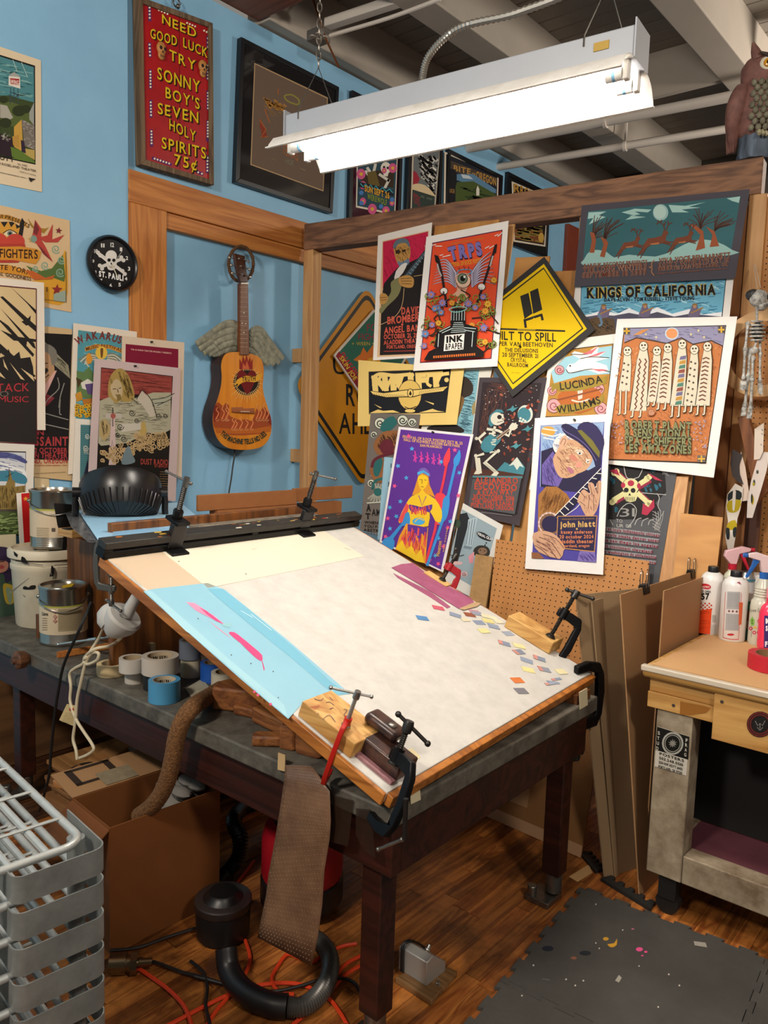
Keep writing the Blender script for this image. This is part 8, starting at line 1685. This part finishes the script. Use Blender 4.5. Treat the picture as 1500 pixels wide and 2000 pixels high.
m = MB().sph(sk(315, 590), 34*ks, (1.1, .7, .8), 12, 8).sph(sk(335, 585), 26*ks, (1, .7, 1), 10, 8); m.build('pelvis', M_SK, sq)
def bone(nm, pts, r):
    m = MB()
    for (a_, b_) in zip(pts, pts[1:]): m.tube([a_, a_.lerp(b_, .15), a_.lerp(b_, .5), a_.lerp(b_, .85), b_], [r*1.5*ks, r*ks, r*.85*ks, r*ks, r*1.5*ks], 9); m.sph(a_, r*1.7*ks, n=9, k=7); m.sph(b_, r*1.7*ks, n=9, k=7)
    m.build(nm, M_SK, sq)
bone('arm', [sk(288, 400, .25), sk(270, 580, .25), sk(258, 780, .25)], 10); bone('arm', [sk(372, 500, .2), sk(374, 610, .2), sk(372, 800, .2)], 10)
bone('leg', [sk(300, 610, .22), sk(290, 770, .24), sk(268, 970, .22)], 11); bone('leg', [sk(325, 640, .22), sk(318, 790, .24), sk(308, 990, .22)], 11)
m = MB()
for k in range(5): m.tube([sk(240+k*9, 800, .25), sk(238+k*9, 870-abs(k-2)*6, .255)], 5*ks, 6)
m.build('hand', M_SK, sq); m = MB()
for k in range(4): m.tube([sk(362+k*8, 815, .2), sk(364+k*8, 900-abs(k-2)*8, .205)], 5*ks, 6)
m.build('hand', M_SK, sq)
for x0 in (258, 298):
    m = MB()
    for k in range(4): m.tube([sk(x0-6+k*8, 985+(20 if x0 > 260 else 0), .22), sk(x0-16+k*9, 1045+(18 if x0 > 260 else 0), .25)], 5.5*ks, 6)
    m.build('foot', M_SK, sq)
MB().tube([sk(330, -10, .05), sk(352, 150)], .0012, 5).tube([sk(338, -10, .05), sk(378, 150)], .0012, 5).build('hanging_string', mat('white_string', '#d8d2c6', .6), sq)
# torn painted papers
def paper_shape(label, pts, off, col, art=None, name='paper_strip'):
    C = [vp(*q, off) for q in Q('C6', pts)]; t = thing(name, label, 'paper', sum(C, V())/len(C)); MB().prism(C, -PN*.0015).build('sheet', mat('paper_'+col, col, .7), t)
    if art: a = Art(plane_un(*VP(off)), 'C6'); art(a); a.build('paint_marks', t)
paper_shape('dark curved paper scrap pinned on the plank', '180 1275 215 1295 252 1315 228 1390 232 1450 258 1522 215 1505 180 1460 165 1380', .16, '#3b3434')
paper_shape('white paper piece behind the dark curved scrap', '240 1290 270 1400 300 1600 285 1635 245 1640 250 1530 228 1450 232 1390', .155, '#e2cfc0')
paper_shape('torn paper strip painted yellow and black', '200 1515 255 1545 250 1610 235 1700 215 1760 200 1900 185 1985 150 1990 130 1880 150 1780 135 1680 145 1590', .165, '#ddd6cc', lambda a: a.poly('150 1590 200 1560 245 1580 235 1630 180 1620 150 1640', '#20282a', 2).poly('150 1640 240 1630 225 1700 180 1720 145 1700', '#b9a41c', 2).poly('150 1790 200 1770 210 1830 160 1840 140 1830', '#b9a41c', 2).poly('135 1830 160 1830 160 1900 140 1900', '#20282a', 2).poly('185 1830 210 1820 200 1890 185 1880', '#20282a', 2).poly('185 1570 205 1570 195 1700 180 1690', '#ddd6cc', 2))
paper_shape('long white paper strip spotted green and black', '370 1290 440 1300 420 1420 380 1560 320 1755 280 1755 285 1640 310 1500 345 1380', .17, '#d8cdc6', lambda a: a.ell(355, 1435, 9, 14, '#4a4e46').ell(332, 1510, 8, 22, '#3f443c').ell(328, 1520, 7, 14, '#a89a1c').ell(320, 1630, 11, 34, '#b09c1c').ell(316, 1620, 7, 34, '#2c322c'))
paper_shape('folded white card above the spotted strip', '335 1135 400 1092 395 1290 370 1345 330 1350', .18, '#d6c9bc', lambda a: a.lines(['385 1135 392 1150', '383 1165 392 1175', '378 1240 384 1250'], 4, '#2a2420'))
# ================================================================ bench clutter
def bpos(cx, by, dpx, z0=BZ+.0025): return tabpos(cx, by, dpx, z0)
def c4(x, y): return Q('C4', [(x, y)])[0]
M_CANW = mat('can_white', '#e3e1df', .3, spec=.6); M_BLKCAP = mat('black_cap', '#131315', .35)
def spray_can(label, cx, by, dpx, hpx, art):
    c, r, d = bpos(cx, by, dpx); h = hpx*d/FPX*1.02; t = thing('spray_can', label, 'spray can', c)
    MB().lathe([(r*.95, 0), (r, .004), (r, h*.78), (r*.96, h*.82), (r*.82, h*.87), (r*.6, h*.905), (r*.5, h*.915)], c, Z1, 36).build('can_body', M_CANW, t)
    MB().lathe([(r*.46, h*.9), (r*.46, h*.985), (r*.42, h), (0, h)], c, Z1, 28).build('cap', M_BLKCAP, t)
    a = Art(cyl_un(c, r*1.002), 'C4'); art(a); a.build('label_print', t)
def sc1(a):
    a.poly('752 790 890 770 872 1050 745 1035', '#e0481c').poly('775 505 830 500 875 520 880 545 850 562 778 545', '#c01f2c', 2).text('SPRAYWAY', 770, 545, 870, 548, 22, '#f2eeea', .03).text('FAST OPEN', 745, 598, 878, 600, 24, '#1c1a1c', .03).text('357', 735, 672, 865, 668, 62, '#151415', .04)
    a.dots([(775+i*22, 715+j*20) for i in range(6) for j in range(4) if (i+j) % 2 == 0], 10, '#c03a20').fake(765, 800, 860, 800, 5, '#8a2c10').fake(765, 820, 870, 818, 5, '#8a2c10').fake(765, 905, 865, 900, 4, '#8a2c10').fake(765, 930, 865, 925, 4, '#8a2c10').fake(765, 980, 860, 975, 4, '#8a2c10').poly('885 950 935 945 930 1045 880 1045', '#b9b6b2').box(895, 840, 930, 915, '#a9a6a2')
spray_can('white spray can with orange label numbered 357', 1384, 1240, 45, 130, sc1)
def sc2(a):
    a.poly('1060 585 1200 590 1180 1010 1035 1005', '#a9aaac').lines(['1070 %d 1190 %d' % (y, y+2) for y in range(610, 760, 9)]+['1060 %d 1180 %d' % (y, y+2) for y in range(840, 1000, 9)], 3, '#8d8e90').poly('1050 775 1190 780 1185 830 1048 822', '#d8d2d0').dots('1078 798 1118 800 1160 802', 15, '#6a4a4c', 4).line('1022 1090 1180 1110 1175 1115', 8, '#c2474c').lines(['1012 1085 1040 590', '1180 1100 1212 600'], 5, '#c9706c').ell(1095, 1052, 38, 12, '#b8242c').box(985, 980, 1005, 1080, '#77757a').poly('1160 485 1190 478 1212 510', '#a83a5c').text('FAST', 990, 960, 1005, 870, 14, '#3a3838', .02, (-1, 0)) if False else a.poly('1060 585 1200 590 1180 1010 1035 1005', '#a9aaac').lines(['1070 %d 1190 %d' % (y, y+2) for y in range(610, 760, 9)]+['1060 %d 1180 %d' % (y, y+2) for y in range(840, 1000, 9)], 3, '#8d8e90').poly('1050 775 1190 780 1185 830 1048 822', '#d8d2d0').dots('1078 798 1118 800 1160 802', 15, '#6a4a4c', 4).lines(['1012 1085 1040 590', '1180 1100 1212 600'], 5, '#c9706c').line('1015 1085 1100 1105 1180 1105', 8, '#c2474c').ell(1095, 1052, 38, 12, '#b8242c').poly('1160 485 1190 478 1212 510', '#a83a5c').poly('1185 700 1225 705 1210 940 1180 950', '#d0603a')
spray_can('white spray can turned to its grey text panel', 1428, 1254, 49, 135, sc2)
def trigger(t, top, fwd, mcol, mtr, k=1.0):
    side = V((-fwd.y, fwd.x, 0))
    MB().lathe([(.015*k, 0), (.016*k, .022*k)], top, Z1, 18).build('screw_collar', mtr, t)
    b = top+Z1*.022*k; P = [(-.035, .028), (-.03, .05), (.03, .068), (.06, .062), (.058, .05), (.02, .04), (.012, 0), (-.012, 0)]
    MB().prism([b+fwd*a_*k+Z1*c_*k-side*.011*k for a_, c_ in P], side*.022*k).build('spray_head', mcol, t, bevel=.003)
    MB().prism([b+fwd*a_*k+Z1*c_*k-side*.006*k for a_, c_ in ((.016, .045), (.04, .05), (.045, .02), (.062, -.02), (.055, -.022), (.034, .015))], side*.012*k).build('trigger_lever', mtr, t, bevel=.002)
    n0 = b+fwd*.06*k+Z1*.056*k; MB().cyl(n0, n0+fwd*.014*k, .008*k, n=12).build('nozzle', mtr, t)
fwdR = (RX*.95-_f*.1); fwdR.z = 0; fwdR.normalize()
c, r, d = bpos(*c4(1065, 950), 27); t = thing('spray_bottle', 'ribbed clear spray bottle with red trigger behind the cans', 'spray bottle', c)
zt_ = onp(*c4(1080, 345), c, V((_f.x, _f.y, 0)).normalized()).z-c.z; R_ = r*1.35
MB().lathe([(R_*.95, 0), (R_, .01), (R_, zt_*.6), (R_*.9, zt_*.68)]+[(R_*(.78 if k % 2 else .84), zt_*(.7+.02*k)) for k in range(9)]+[(R_*.7, zt_*.92), (R_*.45, zt_*.97), (R_*.42, zt_)], c, Z1, 28).build('bottle_body', mat('milky_bottle', '#c9cbb4', .3), t)
trigger(t, c+Z1*zt_, fwdR, mat('pink_white_plastic', '#e0b4ba', .35), mat('red_trigger', '#b81c34', .35), 1.1)
c, r, d = bpos(*c4(1395, 1178), 42); t = thing('spray_bottle', 'clear spray bottle with blue trigger and birdhouse print', 'spray bottle', c)
pl_n = V((_f.x, _f.y, 0)).normalized(); zt_ = onp(*c4(1460, 445), c, pl_n).z-c.z; R_ = r*1.0
MB().lathe([(R_*.95, 0), (R_, .008), (R_, zt_*.58), (R_*.93, zt_*.66)]+[(R_*(.7 if k % 2 else .75), zt_*(.7+.02*k)) for k in range(10)]+[(R_*.6, zt_*.93), (R_*.42, zt_)], c, Z1, 28).build('bottle_body', mat('clear_grey_bottle', '#c4c3b4', .2), t)
a = Art(cyl_un(c, R_*1.003), 'C4'); a.text("Flower Garden", 1300, 808, 1470, 808, 40, '#6a6250', .0)
for x, col in ((1330, '#7ab04c'), (1408, '#c9606c')): a.poly([(x-25, 900), (x, 855), (x+25, 895), (x+22, 950), (x-10, 960)], col).dots([(x, 900), (x, 928)], 8, '#3a3a2c')
a.dots('1315 985 1352 1030 1398 1028', 20, '#b02c48', 10).dots('1315 985 1352 1030 1398 1028', 8, '#e8d8c8', 8).ell(1360, 975, 20, 12, '#cfae4c').line('1320 1005 1322 1080', 3, '#4a5a3c'); a.build('bottle_print', t)
trigger(t, c+Z1*zt_, -fwdR, mat('white_pink_plastic', '#e6ccd0', .35), mat('blue_trigger', '#1f5fb0', .35), 1.1)
c, r, d = bpos(*c4(1250, 1105), 26); t = thing('paint_bottle', 'dark green paint bottle between the spray cans and birdhouse bottle', 'bottle', c); R_ = r*1.15
MB().lathe([(R_, 0), (R_, .13), (R_*.95, .14), (R_*.95, .15)], c, Z1, 24).build('bottle_body', mat('green_bottle', '#1c7a5c', .35), t); MB().lathe([(R_*.85, .15), (R_*.85, .175), (0, .175)], c, Z1, 24).build('white_cap', M_CANW, t)
a = Art(cyl_un(c, R_*1.004), 'C4'); a.poly('1225 880 1290 870 1290 990 1235 960', '#c99a84', 2).poly('1260 800 1300 800 1295 890 1260 900', '#a8603c', 2); a.build('label_print', t)
pb = onz(*c4(1225, 900), BZ+.0025); t = thing('metal_can', 'silver metal can with blue band behind the spray cans', 'can', pb); zc_ = onp(*c4(1225, 370), pb, pl_n).z-pb.z
MB().lathe([(.036, 0), (.037, .004), (.037, zc_-.02), (.03, zc_-.008), (.028, zc_), (0, zc_)], pb, Z1, 28).build('can_body', mat('silver_can', '#b9b8ba', .25, .8), t); MB().lathe([(.0375, zc_-.035), (.0375, zc_-.026)], pb, Z1, 28, capb=False, capt=False).build('blue_band', mat('teal_band', '#3a7d94', .4), t); MB().lathe([(.0374, zc_*.45), (.0374, zc_-.04)], pb, Z1, 28, capb=False, capt=False).build('label_wrap', mat('can_label_grey', '#c9c9cc', .4), t)
pb = onz(*c4(1345, 900), BZ+.0025); t = thing('metal_can', 'white can with red oval label behind the birdhouse bottle', 'can', pb); zc_ = onp(*c4(1345, 390), pb, pl_n).z-pb.z
MB().lathe([(.036, 0), (.037, .004), (.037, zc_-.006), (.034, zc_), (0, zc_)], pb, Z1, 28).build('can_body', M_CANW, t); a = Art(cyl_un(pb, .0373), 'C4'); a.ell(1350, 565, 42, 40, '#b81c34').ell(1350, 545, 36, 22, '#d8d0cc').poly('1295 585 1395 585 1390 625 1298 622', '#b81c34').lines(['1310 430 1390 430', '1310 450 1380 450', '1360 410 1385 410'], 5, '#b0a8a8'); a.build('label_print', t)
c, r, d = bpos(*c4(1480, 1210), 30); t = thing('soap_bottle', 'hot pink cleaner bottle with purple label at the right edge', 'bottle', c); R_ = r*1.2
MB().lathe([(R_*.95, 0), (R_, .008), (R_, .13), (R_*.8, .155), (R_*.4, .17), (R_*.38, .19)], c, Z1, 26).build('bottle_body', mat('hot_pink_liquid', '#e8385c', .2), t); MB().lathe([(R_*.45, .19), (R_*.42, .225), (0, .225)], c, Z1, 20).build('pink_cap', mat('pale_pink_cap', '#e88a9c', .3), t)
a = Art(cyl_un(c, R_*1.004), 'C4'); a.poly('1460 845 1530 850 1530 1210 1455 1200', '#3a2a6c').text('M', 1475, 930, 1530, 930, 50, '#f0eaf0', .05).text('SO', 1475, 1010, 1540, 1010, 50, '#f0eaf0', .05).text('F', 1468, 1180, 1495, 1180, 50, '#f0eaf0', .05); a.build('label_print', t)
tape_roll('wide glossy red tape roll on the bench', 1506, 1318, 90, 30, '#b5182c', core='#8a6a4a', z0=BZ+.0025, grp='tape roll on the bench')
# stickers
def bfy(off): return lambda x, y: (ony(x, y, fy-off), V((0, -1, 0)))
t = thing('sticker', 'black and white studio poster sticker on the bench leg', 'sticker', ony(1310, 1460, fy)); C = [ony(x, y, fy-.001) for x, y in Q('B3', '595 1415 795 1480 775 1725 575 1665')]
MB().prism(C, V((0, .0008, 0))).build('sticker_paper', mat('sticker_white', '#cfc9bc', .5), t)
a = Art(bfy(.001), 'B3'); a.poly('593 1416 795 1480 788 1625 582 1562', '#14130f').line([(690+62*math.cos(rad(q)), 1522+66*math.sin(rad(q))) for q in range(0, 360, 20)], 12, '#a8a69c', 0, True).line([(690+48*math.cos(rad(q)), 1522+52*math.sin(rad(q))) for q in range(0, 360, 20)], 4, '#a8a69c', 0, True).star(690, 1522, 30, '#6d6b64').star(690, 1522, 26, '#8a887f', 36)
for i, ch in enumerate('STUD'): a.text(ch, 596+i*-3, 1465+i*32, 610-i*3, 1468+i*32, 20, '#cfc9bc', .02)
for i, ch in enumerate('FRAG'): a.text(ch, 772-i*3, 1510+i*30, 786-i*3, 1514+i*30, 20, '#cfc9bc', .02)
for i, (tx, x0, x1) in enumerate((('POSTERS', 608, 762), ('503.248.0510', 606, 756), ('1204 NW HOYT #403', 604, 752), ('PORTLAND, OR 97209', 602, 750))): a.text(tx, x0, 1592+i*27, x1, 1640+i*26, 16, '#26241e', .03)
a.build('sticker_print', t)
t = thing('sticker', 'round black and red sticker on the bench drawer front', 'sticker', ony(1490, 1415, fy-.02)); a = Art(bfy(.0215), 'B3'); a.ell(1240, 1402, 84, 82, '#161214').line([(1240+76*math.cos(rad(q)), 1402+74*math.sin(rad(q))) for q in range(0, 360, 15)], 5, '#8a2c24', 0, True).line([(1240+62*math.cos(rad(q)), 1402+60*math.sin(rad(q))) for q in range(0, 360, 15)], 12, '#5c2420', 0, True).ell(1240, 1402, 50, 48, '#1c1a1a').lines(['1210 1380 1225 1410 1240 1395 1255 1410 1272 1378', '1222 1420 1240 1440 1258 1420', '1240 1395 1240 1430'], 4, '#8d8a84'); a.build('sticker_print', t)
for x, y in ((1000, 1260), (695, 1283)):
    px = Q('B3', [(x, y)])[0]; off_ = .02 if x > 900 else .008; p = ony(*px, fy-off_); MB().lathe([(.006, 0), (.005, .002), (0, .0025)], p, (0, -1, 0), 12).build('screw_head', M_STEEL, be)
a = Art(bfy(.0085), 'B3'); a.poly('738 1255 760 1262 880 1285 930 1300 900 1330 800 1345 735 1340', '#9a6428', 0); a.build('varnish_drip', be)
for o in bpy.data.objects:
    if '_b' in o: del o['_b']
